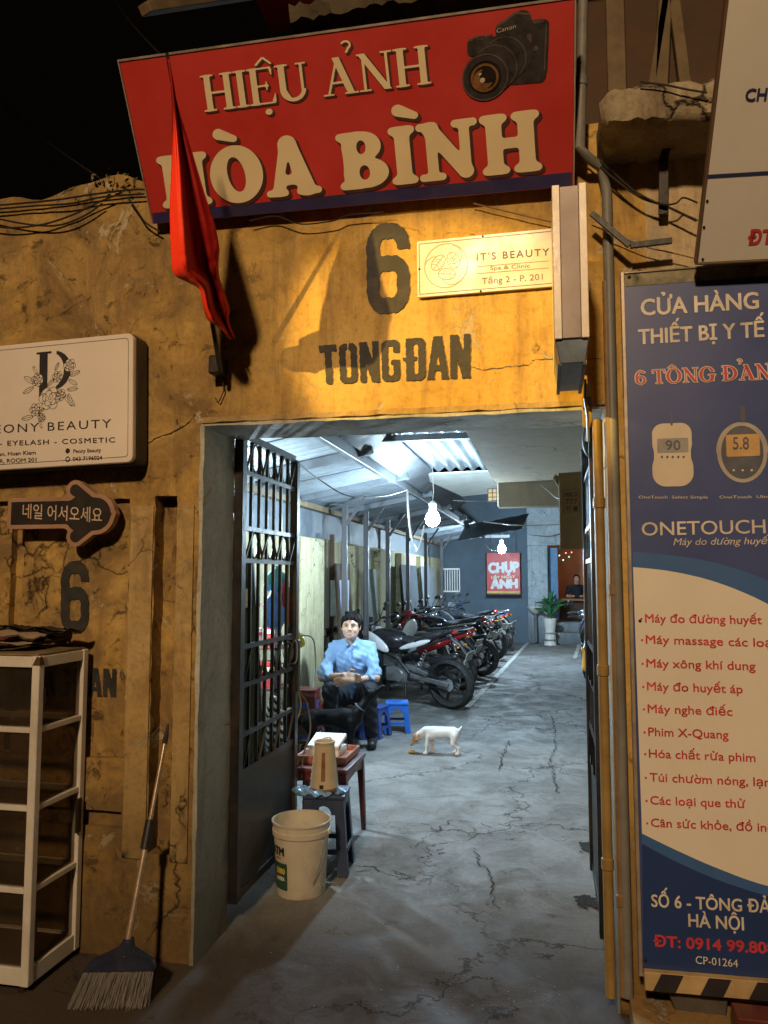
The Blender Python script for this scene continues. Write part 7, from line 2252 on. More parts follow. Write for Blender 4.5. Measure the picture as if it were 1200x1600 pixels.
def make_motorbike(label, mt, mp, ms_, tailcol):
    """naked street bike: x forward"""
    t = thing('motorbike', label, 'motorbike', (0, 0, 0), group='motorbikes parked in a slanting row')
    wheel(t, 0.67, 0.30, 0.055)
    wheel(t, -0.67, 0.305, 0.075)
    for s in (-1, 1):
        MB().tube([(0.67, s * 0.085, 0.30), (0.47, s * 0.085, 0.86)], [0.026, 0.021], 10).build('fork_leg', M_alu, t)
    blob('front_mudguard', [('c', (0.50, 0, 0.565), (0.66, 0, 0.625), 0.045, 0.05), ('c', (0.66, 0, 0.625), (0.86, 0, 0.55), 0.05, 0.04), ('-e', (0.67, 0, 0.30), (0.315, 0.04, 0.315))], 0.012, mt, t, 0.02)
    MB().tube([(0.40, -0.36, 1.02), (0.44, -0.22, 1.03), (0.46, -0.10, 0.97), (0.46, 0.10, 0.97), (0.44, 0.22, 1.03), (0.40, 0.36, 1.02)], 0.011, 8).build('handlebar', M_blackplastic, t)
    for s in (-1, 1):
        MB().tube([(0.44, s * 0.25, 1.03), (0.40, s * 0.37, 1.02)], 0.018, 10).build('grip', M_rubber, t)
        MB().tube([(0.45, s * 0.24, 1.03), (0.48, s * 0.30, 1.025), (0.45, s * 0.37, 1.02)], 0.005, 6).build('lever', M_chrome, t)
        mirror(t, 0.44, s * 0.20, 1.03, s)
    hl = blob('headlight', [('e', (0.57, 0, 0.87), (0.09, 0.085, 0.095)), ('e', (0.53, 0, 0.93), (0.07, 0.10, 0.06))], 0.012, mt, t, 0.03)
    blob('lens', [('e', (0.625, 0, 0.865), (0.045, 0.065, 0.07))], 0.01, M_lamp, hl, 0.01)
    MB().box((0.45, -0.06, 1.0), (0.50, 0.06, 1.07)).build('instrument', M_blackplastic, t, bevel=0.01)
    blob('tank', [('e', (0.17, 0, 0.80), (0.27, 0.145, 0.135)), ('e', (0.30, 0, 0.83), (0.15, 0.14, 0.10)), ('c', (-0.05, 0, 0.74), (0.1, 0, 0.75), 0.08, 0.1)], 0.014, mt, t, 0.05)
    for s in (-1, 1):
        blob('tank_shroud', [('e', (0.30, s * 0.150, 0.80), (0.23, 0.026, 0.075), np.array(Matrix.Rotation(R(-32), 3, 'Y'))), ('e', (0.40, s * 0.155, 0.80), (0.10, 0.024, 0.07), np.array(Matrix.Rotation(R(40), 3, 'Y'))), ('e', (0.44, s * 0.16, 0.70), (0.08, 0.025, 0.06))], 0.010, ms_, t, 0.02)
        blob('side_panel', [('e', (-0.26, s * 0.115, 0.775), (0.24, 0.020, 0.036), np.array(Matrix.Rotation(R(15), 3, 'Y')))], 0.009, ms_, t, 0.02)
        blob('tail_panel', [('c', (-0.28, s * 0.085, 0.80), (-0.74, s * 0.045, 0.95), 0.045, 0.020)], 0.010, mp, t, 0.02)
    blob('seat', [('e', (-0.20, 0, 0.805), (0.25, 0.125, 0.045)), ('e', (-0.50, 0, 0.895), (0.20, 0.10, 0.035), np.array(Matrix.Rotation(R(10), 3, 'Y'))), ('c', (-0.1, 0, 0.80), (0.02, 0, 0.815), 0.06, 0.05)], 0.012, M_seat, t, 0.04)
    blob('tail_light', [('e', (-0.76, 0, 0.925), (0.04, 0.05, 0.025))], 0.008, M_tail, t, 0.01)
    MB().tube([(-0.66, 0, 0.89), (-0.82, 0, 0.78), (-0.93, 0, 0.64)], [0.03, 0.026, 0.02], 8).build('plate_arm', M_blackplastic, t)
    plate(t, -0.945, 0.655, -25)
    for s in (-1, 1):
        blob('indicator', [('c', (-0.84, s * 0.03, 0.765), (-0.85, s * 0.10, 0.765), 0.008, 0.016)], 0.006, M_indic, t, 0.01)
    # engine, frame, swingarm
    m = MB()
    m.box((-0.16, -0.11, 0.30), (0.20, 0.11, 0.48))
    m.build('engine', M_alu, t, bevel=0.03, seg=2)
    for i in range(6):
        MB().box((0.06, -0.075, 0.485 + i * 0.024), (0.24, 0.075, 0.498 + i * 0.024)).build('cooling_fin', M_alu, t)
    MB().cyl((0.14, 0, 0.48), (0.17, 0, 0.66), 0.058).build('cylinder', M_iron, t)
    MB().cyl((0.0, -0.135, 0.38), (0.0, 0.135, 0.38), 0.075, n=20).build('engine_cover', M_alu, t, bevel=0.006)
    for s in (-1, 1):
        MB().tube([(0.46, 0, 0.84), (0.30, s * 0.11, 0.70), (0.0, s * 0.13, 0.60), (-0.16, s * 0.12, 0.42), (-0.14, s * 0.11, 0.33)], 0.021, 8).build('frame_tube', M_iron, t)
        MB().tube([(-0.08, s * 0.10, 0.62), (-0.45, s * 0.08, 0.78), (-0.72, s * 0.05, 0.88)], 0.014, 8).build('subframe', M_iron, t)
        MB().bar((-0.12, s * 0.105, 0.40), (-0.69, s * 0.105, 0.31), 0.03, 0.055).build('swingarm', M_alu, t, bevel=0.006)
        MB().tube([(-0.25, s * 0.11, 0.33), (-0.25, s * 0.20, 0.33)], 0.011, 8).build('footpeg', M_rubber, t)
        MB().bar((-0.15, s * 0.12, 0.50), (-0.42, s * 0.135, 0.42), 0.015, 0.05).build('peg_bracket', M_alu, t, bevel=0.004)
    sp_ = []
    for k in range(61):
        a = 2 * math.pi * k / 60 * 7
        u = k / 60
        sp_.append((-0.20 - 0.14 * u + 0.026 * math.cos(a) * 0.6, 0.026 * math.sin(a), 0.42 + 0.26 * u + 0.026 * math.cos(a) * 0.6))
    MB().tube(sp_, 0.006, 5).build('shock_spring', M_steel, t)
    MB().tube([(0.20, -0.06, 0.60), (0.30, -0.09, 0.45), (0.16, -0.10, 0.26), (-0.15, -0.13, 0.25), (-0.30, -0.16, 0.30)], 0.020, 10).build('exhaust_header', M_chrome, t)
    MB().tube([(-0.28, -0.16, 0.295), (-0.40, -0.17, 0.34), (-0.78, -0.19, 0.50), (-0.80, -0.19, 0.51)], [0.035, 0.05, 0.055, 0.045], 14).build('silencer', M_alu, t)
    MB().tube([(-0.10, 0.12, 0.30), (-0.16, 0.24, 0.01)], 0.011, 8).build('side_stand', M_iron, t)
    MB().lathe([(0.02, 0.045), (0.075, 0.045), (0.078, 0.05), (0.02, 0.055)], 22, (-0.67, 0.03, 0.305), 'y').build('sprocket', M_steel, t)
    MB().bar((-0.05, 0.09, 0.42), (-0.67, 0.088, 0.378), 0.012, 0.016).bar((-0.05, 0.09, 0.345), (-0.67, 0.088, 0.232), 0.012, 0.016).build('chain', M_iron, t)
    MB().box((0.24, -0.13, 0.48), (0.275, 0.13, 0.70)).build('radiator', M_iron, t, bevel=0.006)
    blob('rear_hugger', [('c', (-0.42, 0, 0.56), (-0.75, 0, 0.63), 0.05, 0.045), ('-e', (-0.67, 0, 0.305), (0.32, 0.05, 0.32))], 0.012, M_blackplastic, t, 0.02)
    return t
def make_scooter(label, body, tail, legshield):
    """underbone / scooter: x forward"""
    t = thing('motorbike', label, 'motorbike', (0, 0, 0), group='motorbikes parked in a slanting row')
    wheel(t, 0.63, 0.275, 0.042, M_alu, 8)
    wheel(t, -0.60, 0.275, 0.048, M_alu, 8)
    for s in (-1, 1):
        MB().tube([(0.63, s * 0.075, 0.275), (0.47, s * 0.07, 0.72)], 0.020, 10).build('fork_leg', M_alu, t)
        MB().tube([(-0.60, s * 0.10, 0.30), (-0.46, s * 0.105, 0.66)], 0.016, 10).build('rear_shock', M_chrome, t)
        MB().bar((-0.10, s * 0.09, 0.33), (-0.62, s * 0.09, 0.275), 0.02, 0.04).build('swingarm', M_iron, t)
    blob('front_mudguard', [('c', (0.44, 0, 0.50), (0.64, 0, 0.585), 0.05, 0.05), ('c', (0.64, 0, 0.585), (0.85, 0, 0.46), 0.05, 0.035), ('-e', (0.63, 0, 0.275), (0.29, 0.036, 0.29))], 0.012, body, t, 0.02)
    blob('leg_shield', [('e', (0.42, 0, 0.70), (0.07, 0.17, 0.22), np.array(Matrix.Rotation(R(-20), 3, 'Y'))), ('e', (0.34, 0, 0.45), (0.08, 0.13, 0.17), np.array(Matrix.Rotation(R(-15), 3, 'Y'))), ('c', (0.34, 0, 0.42), (-0.02, 0, 0.40), 0.07, 0.08)], 0.014, legshield, t, 0.05)
    blob('front_nose', [('e', (0.52, 0, 0.80), (0.05, 0.09, 0.12), np.array(Matrix.Rotation(R(-20), 3, 'Y')))], 0.012, body, t, 0.02)
    hd = blob('handlebar_cowl', [('e', (0.44, 0, 0.99), (0.085, 0.12, 0.065)), ('e', (0.42, 0, 0.98), (0.05, 0.19, 0.035))], 0.012, body, t, 0.03)
    blob('headlight', [('e', (0.505, 0, 0.985), (0.035, 0.075, 0.042))], 0.009, M_lamp, hd, 0.01)
    for s in (-1, 1):
        MB().tube([(0.41, s * 0.15, 0.985), (0.37, s * 0.34, 0.985)], 0.016, 10).build('grip', M_rubber, t)
        MB().tube([(0.43, s * 0.17, 0.99), (0.46, s * 0.25, 0.985), (0.43, s * 0.34, 0.985)], 0.005, 6).build('lever', M_chrome, t)
        mirror(t, 0.40, s * 0.17, 1.0, s)
        blob('side_fairing', [('c', (-0.05, s * 0.07, 0.56), (-0.36, s * 0.12, 0.66), 0.07, 0.06), ('c', (-0.36, s * 0.12, 0.66), (-0.78, s * 0.06, 0.80), 0.06, 0.022)], 0.012, tail, t, 0.03)
        blob('indicator', [('e', (-0.80, s * 0.085, 0.775), (0.03, 0.018, 0.02))], 0.008, M_indic, t, 0.01)
        MB().tube([(0.0, s * 0.08, 0.27), (0.0, s * 0.20, 0.27)], 0.012, 8).build('footpeg', M_rubber, t)
    blob('seat', [('e', (-0.15, 0, 0.745), (0.24, 0.12, 0.05)), ('e', (-0.48, 0, 0.80), (0.24, 0.115, 0.045), np.array(Matrix.Rotation(R(6), 3, 'Y')))], 0.013, M_seat, t, 0.05)
    blob('tail_light', [('e', (-0.80, 0, 0.79), (0.035, 0.055, 0.032))], 0.008, M_tail, t, 0.01)
    MB().tube([(-0.45, -0.12, 0.83), (-0.72, -0.11, 0.87), (-0.83, -0.05, 0.88), (-0.83, 0.05, 0.88), (-0.72, 0.11, 0.87), (-0.45, 0.12, 0.83)], 0.010, 8).build('grab_rail', M_chrome, t)
    blob('rear_mudguard', [('c', (-0.66, 0, 0.68), (-0.88, 0, 0.50), 0.07, 0.045), ('-e', (-0.60, 0, 0.275), (0.30, 0.04, 0.30))], 0.012, M_blackplastic, t, 0.02)
    plate(t, -0.915, 0.60, -28)
    MB().box((-0.14, -0.10, 0.22), (0.20, 0.10, 0.38)).build('engine', M_alu, t, bevel=0.03, seg=2)
    MB().cyl((0.0, -0.125, 0.30), (0.0, 0.125, 0.30), 0.07, n=18).build('engine_cover', M_alu, t, bevel=0.006)
    MB().tube([(0.14, -0.08, 0.25), (0.0, -0.12, 0.20), (-0.25, -0.14, 0.22), (-0.34, -0.145, 0.26)], 0.016, 8).build('exhaust_header', M_chrome, t)
    MB().tube([(-0.32, -0.145, 0.25), (-0.40, -0.15, 0.28), (-0.85, -0.165, 0.38)], [0.03, 0.042, 0.045], 14).build('silencer', M_chrome, t)
    MB().bar((0.0, 0.085, 0.34), (-0.60, 0.085, 0.275), 0.03, 0.075).build('chain_cover', M_blackplastic, t, bevel=0.004)
    MB().tube([(-0.05, 0.10, 0.24), (-0.12, 0.23, 0.01)], 0.010, 8).build('side_stand', M_iron, t)
    return t
M_bwhite_ = pm('bike_white', (0.72, 0.73, 0.74), 0.2, var=0.05, dirt=0.10, coat=0.5, bump=0)
M_bblack = pm('bike_black', (0.018, 0.018, 0.022), 0.2, var=0.1, dirt=0.1, coat=0.5, bump=0)
M_bred = pm('bike_red', (0.30, 0.015, 0.02), 0.2, var=0.1, dirt=0.1, coat=0.5, bump=0)
M_bgrey = pm('bike_grey', (0.16, 0.17, 0.19), 0.25, 0.3, var=0.1, dirt=0.1, coat=0.4, bump=0)
M_bblue = pm('bike_blue', (0.03, 0.06, 0.16), 0.2, var=0.1, dirt=0.1, coat=0.5, bump=0)
def park(t, rear, ang, lean=4, steer=0):
    """rear: ground point under the rear wheel; ang: heading in degrees from +x"""
    a = R(ang)
    dx, dy = math.cos(a), math.sin(a)
    t.location = (rear[0] + 0.67 * dx, rear[1] + 0.67 * dy, 0.013)
    t.rotation_euler = (R(lean), 0, a)
    return t
b1 = park(make_motorbike('white and black street bike, nearest of the row, right of the seated man', M_bblack, M_bblack, M_bwhite_, M_bblack), (-1.15, 6.30), 158, -6)
b2 = park(make_scooter('black motorbike with a red tail and pale number plate, second in the row', M_bblack, M_bred, M_bblack), (-1.16, 7.8), 161, -6)
b3 = park(make_scooter('red and white scooter, its front rising behind the seated man', M_bred, M_bblack, M_bwhite_), (-1.22, 8.75), 151, -4)
b4 = park(make_motorbike('all black street bike with a number plate, in the middle of the row', M_bblack, M_bblack, M_bgrey, M_bblack), (-1.06, 9.5), 160, -6)
b5 = park(make_scooter('black scooter past the all black bike', M_bblack, M_bblack, M_bblack), (-1.16, 10.4), 149, -4)
b6 = park(make_scooter('dark grey scooter with bright chrome, far part of the row', M_bgrey, M_bgrey, M_bblack), (-1.08, 11.1), 159, -5)
b7 = park(copy_tree(b4, label='black street bike last but two in the row'), (-1.02, 11.9), 148, -5)
b8 = park(copy_tree(b6, label='grey scooter last but one in the row'), (-0.98, 12.8), 155, -5)
b9 = park(make_scooter('dark blue scooter at the far end of the slanting row', M_bblue, M_bblue, M_bblack), (-0.92, 13.7), 154, -5)
b10 = park(copy_tree(b6, label='grey scooter by the right wall, nearer of the two half hidden by the gate'), (1.05, 10.2), 250, 4)
b11 = park(copy_tree(b9, label='blue scooter by the right wall, farther of the two'), (1.05, 11.6), 252, 4)
for b in (b10, b11):
    b['group'] = 'motorbikes by the right wall'
b12 = park(copy_tree(b4, label='black street bike squeezed against the left wall behind the row'), (-2.0, 9.6), 98, -5)

# ================================================================== the seated man
man = thing('person', 'smiling man in a light blue shirt sitting on a low stool with crossed forearms', 'person', (-1.915, 4.45, 0.0), (0, 0, R(8)))
man.scale = (1.07, 1.07, 1.07)
ms = make_stool('dark blue stool under the seated man', M_darkblue, h=0.30)
ms.location = (-1.90, 4.52, 0.008)
m_skin, t_, b_ = new_mat('skin')
v = obj_vec(t_)
t_.links.new(mix(t_, ramp(t_, noise(t_, v, 30, 4), [(0.35, 0.0), (0.65, 1.0)]), (0.52, 0.31, 0.22), (0.60, 0.38, 0.28)), b_.inputs['Base Color'])
b_.inputs['Roughness'].default_value = 0.5
b_.inputs['Subsurface Weight'].default_value = 0.1
b_.inputs['Subsurface Radius'].default_value = (0.02, 0.008, 0.005)
M_hair = pm('black_hair', (0.008, 0.007, 0.007), 0.8, var=0.3, scale=60, dirt=0, bump=0.6, spec=0.15)
M_shirt = pm('light_blue_shirt', (0.20, 0.34, 0.56), 0.75, var=0.12, scale=12, dirt=0.05, bump=0.2)
M_trouser = pm('dark_trousers', (0.018, 0.022, 0.032), 0.8, var=0.3, scale=14, dirt=0.1, bump=0.3)
HC = (0.0, -0.175, 1.045)       # head centre
def hand(wx, wy, wz, dx, dy, dz, side, curl=0.35):
    """palm from the wrist along d, five fingers"""
    w_, d = Vector((wx, wy, wz)), Vector((dx, dy, dz)).normalized()
    s = Vector((0, 0, 1)) - d * d.z
    s = s.normalized()
    n = d.cross(s)
    if n.y > 0:
        n = -n
    p1 = w_ + d * 0.085
    pr = [('c', w_, w_ + d * 0.03, 0.026, 0.027, {'k': 0.02}), ('e', tuple(w_ + d * 0.055), (0.042, 0.030, 0.042), {'k': 0.02})]
    for i, (off, ln) in enumerate(((-0.030, 0.052), (-0.011, 0.070), (0.009, 0.074), (0.028, 0.066))):
        a = p1 + s * off - d * 0.01
        b = a + d * ln * 0.55
        c = b + (d * math.cos(curl) - n * -math.sin(curl) * 0.0 + Vector((0, 0.5, -0.5)).normalized() * math.sin(curl)).normalized() * ln * 0.5
        pr += [('c', a, b, 0.0100, 0.0092, {'k': 0.006}), ('c', b, c, 0.0092, 0.0080, {'k': 0.006})]
    a = w_ + d * 0.03 + s * 0.03
    pr += [('c', a, a + (d * 0.6 + s * 0.8).normalized() * 0.035, 0.013, 0.011, {'k': 0.008}), ('c', a + (d * 0.6 + s * 0.8).normalized() * 0.035, a + (d * 0.6 + s * 0.8).normalized() * 0.035 + d * 0.03, 0.011, 0.009, {'k': 0.006})]
    return pr
SH_L, SH_R = (-0.160, -0.065, 0.832), (0.160, -0.065, 0.832)      # viewer's left / right shoulder
EL_L, EL_R = (-0.235, -0.30, 0.60), (0.235, -0.30, 0.60)
WR_L, WR_R = (-0.02, -0.455, 0.635), (0.03, -0.485, 0.595)
KN_L, KN_R = (-0.15, -0.42, 0.50), (0.19, -0.40, 0.50)
body = [
    ('e', (0, 0.0, 0.40), (0.155, 0.12, 0.11)), ('c', (0, 0.0, 0.42), (0, -0.05, 0.74), 0.125, 0.145), ('e', (0, -0.055, 0.78), (0.17, 0.10, 0.12)),
    ('c', SH_L, SH_R, 0.052, 0.052), ('c', (0, -0.07, 0.86), (0, -0.14, 0.965), 0.056, 0.052),
    ('e', HC, (0.078, 0.092, 0.108)), ('e', (0, -0.195, 0.985), (0.060, 0.070, 0.058)), ('e', (0, -0.235, 0.955), (0.030, 0.028, 0.022)),
    ('c', SH_L, EL_L, 0.046, 0.038), ('c', EL_L, WR_L, 0.036, 0.025), ('c', SH_R, EL_R, 0.046, 0.038), ('c', EL_R, WR_R, 0.036, 0.025),
    ('c', (-0.09, -0.02, 0.40), KN_L, 0.082, 0.055), ('c', (0.09, -0.02, 0.40), KN_R, 0.082, 0.055),
    ('c', KN_L, (-0.15, -0.36, 0.10), 0.052, 0.034), ('c', KN_R, (0.20, -0.32, 0.10), 0.052, 0.034),
    ('c', (-0.15, -0.34, 0.055), (-0.16, -0.50, 0.035), 0.035, 0.030), ('c', (0.20, -0.30, 0.055), (0.22, -0.46, 0.035), 0.035, 0.030),
    # face: brow, nose, cheeks, lips, ears
    ('c', (-0.040, -0.252, 1.070), (0.040, -0.252, 1.070), 0.014, 0.014, {'k': 0.012}),
    ('c', (0, -0.262, 1.055), (0, -0.285, 1.020), 0.009, 0.014, {'k': 0.010}), ('e', (-0.012, -0.277, 1.016), (0.010, 0.010, 0.008), {'k': 0.006}), ('e', (0.012, -0.277, 1.016), (0.010, 0.010, 0.008), {'k': 0.006}),
    ('e', (-0.038, -0.238, 1.012), (0.024, 0.022, 0.022), {'k': 0.012}), ('e', (0.038, -0.238, 1.012), (0.024, 0.022, 0.022), {'k': 0.012}),
    ('e', (-0.080, -0.165, 1.035), (0.012, 0.022, 0.032), {'k': 0.006}), ('e', (0.080, -0.165, 1.035), (0.012, 0.022, 0.032), {'k': 0.006}),
    ('c', (-0.020, -0.263, 0.992), (0.020, -0.263, 0.992), 0.008, 0.008, {'k': 0.006}), ('c', (-0.016, -0.260, 0.978), (0.016, -0.260, 0.978), 0.008, 0.008, {'k': 0.006}),
    ('-e', (-0.031, -0.268, 1.048), (0.017, 0.012, 0.010), {'k': 0.006}), ('-e', (0.031, -0.268, 1.048), (0.017, 0.012, 0.010), {'k': 0.006}),
]
body += hand(WR_L[0], WR_L[1], WR_L[2], 1, -0.15, -0.15, 1) + hand(WR_R[0], WR_R[1], WR_R[2], -1, 0.05, -0.1, -1)
bdy = blob('body', body, 0.0078, m_skin, man, 0.028)
for s in (-1, 1):
    e = blob('eye', [('e', (s * 0.031, -0.254, 1.048), (0.013, 0.010, 0.0055))], 0.003, pm('eye_white', (0.6, 0.57, 0.52), 0.2, dirt=0, var=0), bdy, 0.002)
    blob('iris', [('e', (s * 0.031, -0.2635, 1.0475), (0.0052, 0.0025, 0.0048))], 0.0016, M_ink, bdy, 0.001)
    MB().tube([(s * 0.014, -0.268, 1.066), (s * 0.032, -0.271, 1.073), (s * 0.052, -0.258, 1.066)], [0.003, 0.0035, 0.002], 6).build('eyebrow', M_hair, bdy)
    MB().tube([(s * 0.017, -0.266, 1.053), (s * 0.031, -0.2695, 1.057), (s * 0.047, -0.258, 1.051)], 0.0018, 6).build('eyelid', M_hair, bdy)
m = MB()
m.tube([(-0.026, -0.262, 0.990), (-0.012, -0.270, 0.984), (0, -0.2715, 0.983), (0.012, -0.270, 0.984), (0.026, -0.262, 0.990)], [0.0015, 0.0042, 0.005, 0.0042, 0.0015], 8)
mo = m.build('smile', pm('teeth', (0.62, 0.58, 0.52), 0.3, dirt=0, var=0.05), bdy)
MB().tube([(-0.028, -0.262, 0.992), (-0.012, -0.2725, 0.9900), (0, -0.2745, 0.9895), (0.012, -0.2725, 0.9900), (0.028, -0.262, 0.992)], 0.0028, 8).build('upper_lip', pm('lip', (0.36, 0.12, 0.10), 0.4, dirt=0), bdy)
MB().tube([(-0.024, -0.262, 0.985), (-0.012, -0.2705, 0.978), (0, -0.2725, 0.976), (0.012, -0.2705, 0.978), (0.024, -0.262, 0.985)], 0.0030, 8).build('lower_lip', MATS['lip'], bdy)
# hair cap with short fringe and clumps
hp = [('e', (0, -0.160, 1.080), (0.083, 0.095, 0.090)), ('e', (0.0, -0.120, 1.045), (0.083, 0.066, 0.085)), ('-e', (0, -0.285, 1.018), (0.070, 0.085, 0.085)), ('-e', (0, -0.17, 0.95), (0.12, 0.13, 0.058)), ('c', (-0.083, -0.185, 1.075), (-0.083, -0.195, 1.035), 0.012, 0.008, {'k': 0.01}), ('c', (0.083, -0.185, 1.075), (0.083, -0.195, 1.035), 0.012, 0.008, {'k': 0.01})]
for (a, b, c, d, e, f) in ((-0.06, -0.22, 1.125, -0.035, -0.262, 1.105), (-0.03, -0.23, 1.135, 0.0, -0.272, 1.112), (0.0, -0.23, 1.137, 0.03, -0.268, 1.113), (0.035, -0.225, 1.13, 0.062, -0.245, 1.10), (-0.075, -0.19, 1.10, -0.078, -0.215, 1.065), (0.078, -0.19, 1.10, 0.080, -0.21, 1.06), (-0.04, -0.16, 1.165, -0.02, -0.20, 1.172), (0.03, -0.15, 1.168, 0.05, -0.19, 1.158)):
    hp.append(('c', (a, b, c), (d, e, f), 0.018, 0.008, {'k': 0.010}))
blob('hair', hp, 0.006, M_hair, man, 0.015)
# shirt: sleeves rolled above the elbow, collar, open neck
shirt = [('c', (0, 0.005, 0.44), (0, -0.055, 0.74), 0.150, 0.168), ('e', (0, -0.06, 0.78), (0.180, 0.118, 0.13)), ('c', SH_L, SH_R, 0.056, 0.056), ('c', (0, -0.06, 0.905), SH_L, 0.040, 0.056), ('c', (0, -0.06, 0.905), SH_R, 0.040, 0.056), ('e', (0, 0.02, 0.43), (0.185, 0.14, 0.08)),
         ('c', SH_L, (-0.225, -0.26, 0.635), 0.062, 0.056), ('c', SH_R, (0.225, -0.26, 0.635), 0.062, 0.056), ('c', (-0.225, -0.26, 0.64), (-0.19, -0.335, 0.61), 0.056, 0.050), ('c', (0.225, -0.26, 0.64), (0.185, -0.34, 0.60), 0.056, 0.050),
         ('-e', (0, -0.155, 0.955), (0.055, 0.075, 0.075), {'k': 0.012}), ('-e', (0, -0.205, 0.885), (0.026, 0.05, 0.07), {'k': 0.010})]
vs, fs = organic(shirt, 0.009, 0.035)
q = []
for x, y, z in vs:
    w_ = 0.0055 * math.sin(z * 62 + x * 38 + 2 * math.sin(x * 30)) + 0.004 * math.sin(z * 35 - x * 70 + y * 40) + 0.0025 * math.sin(z * 130 + x * 55)
    r_ = math.hypot(x, y + 0.04) + 1e-6
    q.append((x + w_ * x / r_, y + w_ * (y + 0.04) / r_, z + w_ * 0.4))
shr = MB().add(q, fs).build('shirt', M_shirt, man, smooth=80)
for s in (-1, 1):
    MB().add([(s * 0.012, -0.213, 0.875), (s * 0.062, -0.165, 0.935), (s * 0.075, -0.172, 0.905), (s * 0.045, -0.215, 0.865)], [(0, 1, 2, 3)]).build('collar_flap', M_shirt, shr, thick=0.006)
MB().tube([(0.008, -0.218, 0.85), (0.010, -0.232, 0.78), (0.008, -0.230, 0.70), (0.005, -0.20, 0.60)], 0.004, 6).build('placket', M_shirt, shr)
tr_ = [('e', (0, 0.01, 0.385), (0.185, 0.145, 0.085)), ('c', (-0.09, -0.02, 0.40), KN_L, 0.100, 0.072), ('c', (0.09, -0.02, 0.40), KN_R, 0.100, 0.072),
       ('c', KN_L, (-0.15, -0.37, 0.12), 0.068, 0.058), ('c', KN_R, (0.20, -0.33, 0.12), 0.068, 0.058)]
vs, fs = organic(tr_, 0.010, 0.035)
q = [(x + 0.004 * math.sin(z * 80 + y * 60), y + 0.005 * math.sin(z * 70 + x * 60), z) for x, y, z in vs]
MB().add(q, fs).build('trousers', M_trouser, man, smooth=80)
for s, fx_ in ((-1, -0.155), (1, 0.21)):
    dy = -0.02 if s < 0 else 0.02
    blob('shoe', [('c', (fx_, -0.33 + dy, 0.055), (fx_ + s * 0.01, -0.50 + dy, 0.045), 0.044, 0.040), ('e', (fx_, -0.34 + dy, 0.07), (0.045, 0.06, 0.05))], 0.009, M_blackplastic, man, 0.02)

# ================================================================== the dogs
dg = G(521, 1192)
dog = thing('black_dog', 'black short-haired dog standing behind the maroon table, head turned up to the man', 'dog', (-1.80, 3.38, 0.008), (0, 0, R(14)))
m_bd, t_, b_ = new_mat('black_fur')
b_.inputs['Base Color'].default_value = (0.006, 0.006, 0.007, 1)
b_.inputs['Roughness'].default_value = 0.5
b_.inputs['Specular IOR Level'].default_value = 0.15
add_bump(t_, b_, noise(t_, obj_vec(t_, (1, 1, 4)), 120, 3), 0.25, 0.003)
bd_ = [('e', (0.11, 0, 0.375), (0.125, 0.078, 0.095)), ('c', (0.05, 0, 0.39), (-0.18, 0, 0.395), 0.078, 0.062), ('e', (-0.20, 0, 0.375), (0.085, 0.070, 0.080)),
       ('c', (0.18, 0, 0.41), (0.265, 0, 0.53), 0.052, 0.036), ('e', (0.295, 0, 0.585), (0.055, 0.048, 0.048)), ('c', (0.33, 0, 0.60), (0.405, 0, 0.645), 0.030, 0.019),
       ('c', (0.39, 0, 0.637), (0.418, 0, 0.65), 0.017, 0.012)]
for s in (-1, 1):
    bd_ += [('c', (0.15, s * 0.052, 0.36), (0.135, s * 0.055, 0.22), 0.042, 0.024), ('c', (0.135, s * 0.055, 0.22), (0.145, s * 0.055, 0.055), 0.022, 0.015), ('c', (0.145, s * 0.055, 0.022), (0.175, s * 0.055, 0.018), 0.020, 0.016),
            ('c', (-0.22, s * 0.045, 0.36), (-0.165, s * 0.060, 0.225), 0.058, 0.032), ('c', (-0.165, s * 0.060, 0.225), (-0.265, s * 0.060, 0.135), 0.028, 0.018), ('c', (-0.265, s * 0.060, 0.135), (-0.250, s * 0.060, 0.035), 0.016, 0.014), ('c', (-0.250, s * 0.060, 0.020), (-0.215, s * 0.060, 0.018), 0.019, 0.015),
            ('c', (0.265, s * 0.038, 0.61), (0.240, s * 0.060, 0.685), 0.022, 0.006, {'k': 0.008})]
bd_ += [('c', (-0.275, 0, 0.40), (-0.335, 0, 0.30), 0.022, 0.014), ('c', (-0.335, 0, 0.30), (-0.35, 0, 0.20), 0.013, 0.007)]
db = blob('body', bd_, 0.0085, m_bd, dog, 0.028)
for s in (-1, 1):
    blob('eye', [('e', (0.330, s * 0.036, 0.612), (0.008, 0.007, 0.008))], 0.003, M_glassy, db, 0.002)
blob('nose', [('e', (0.427, 0, 0.655), (0.010, 0.012, 0.009))], 0.0035, M_glassy, db, 0.002)
MB().tube([(0.215 + 0.012 * math.cos(a) * 0 + 0.048 * math.cos(a) * 0.80, 0.050 * math.sin(a), 0.478 - 0.048 * math.cos(a) * 0.62) for a in [2 * math.pi * k / 20 for k in range(20)]], 0.006, 8, closed=True).build('collar', pm('neck_highlight_band', (0.12, 0.15, 0.2), 0.6), dog)  # added band, coloured to carry the bluish highlight on the neck
wd = G(688, 1180)
wdog = thing('white_dog', 'small white puppy with tan ears sniffing a scrap on the passage floor', 'dog', (wd.x, wd.y, 0.010), (0, 0, R(180 + 6)))
wdog.scale = (1.0, 1.2, 1.08)
m_wd, t_, b_ = new_mat('white_fur')
v = obj_vec(t_)
sep = nn(t_, 'ShaderNodeSeparateXYZ')
t_.links.new(v, sep.inputs[0])
n_ = noise(t_, v, 14, 4)
k_ = mth(t_, 'MULTIPLY_ADD', n_, 0.06, sep.outputs[0])
k_ = ramp(t_, k_, [(0.236, 0.0), (0.246, 1.0)])
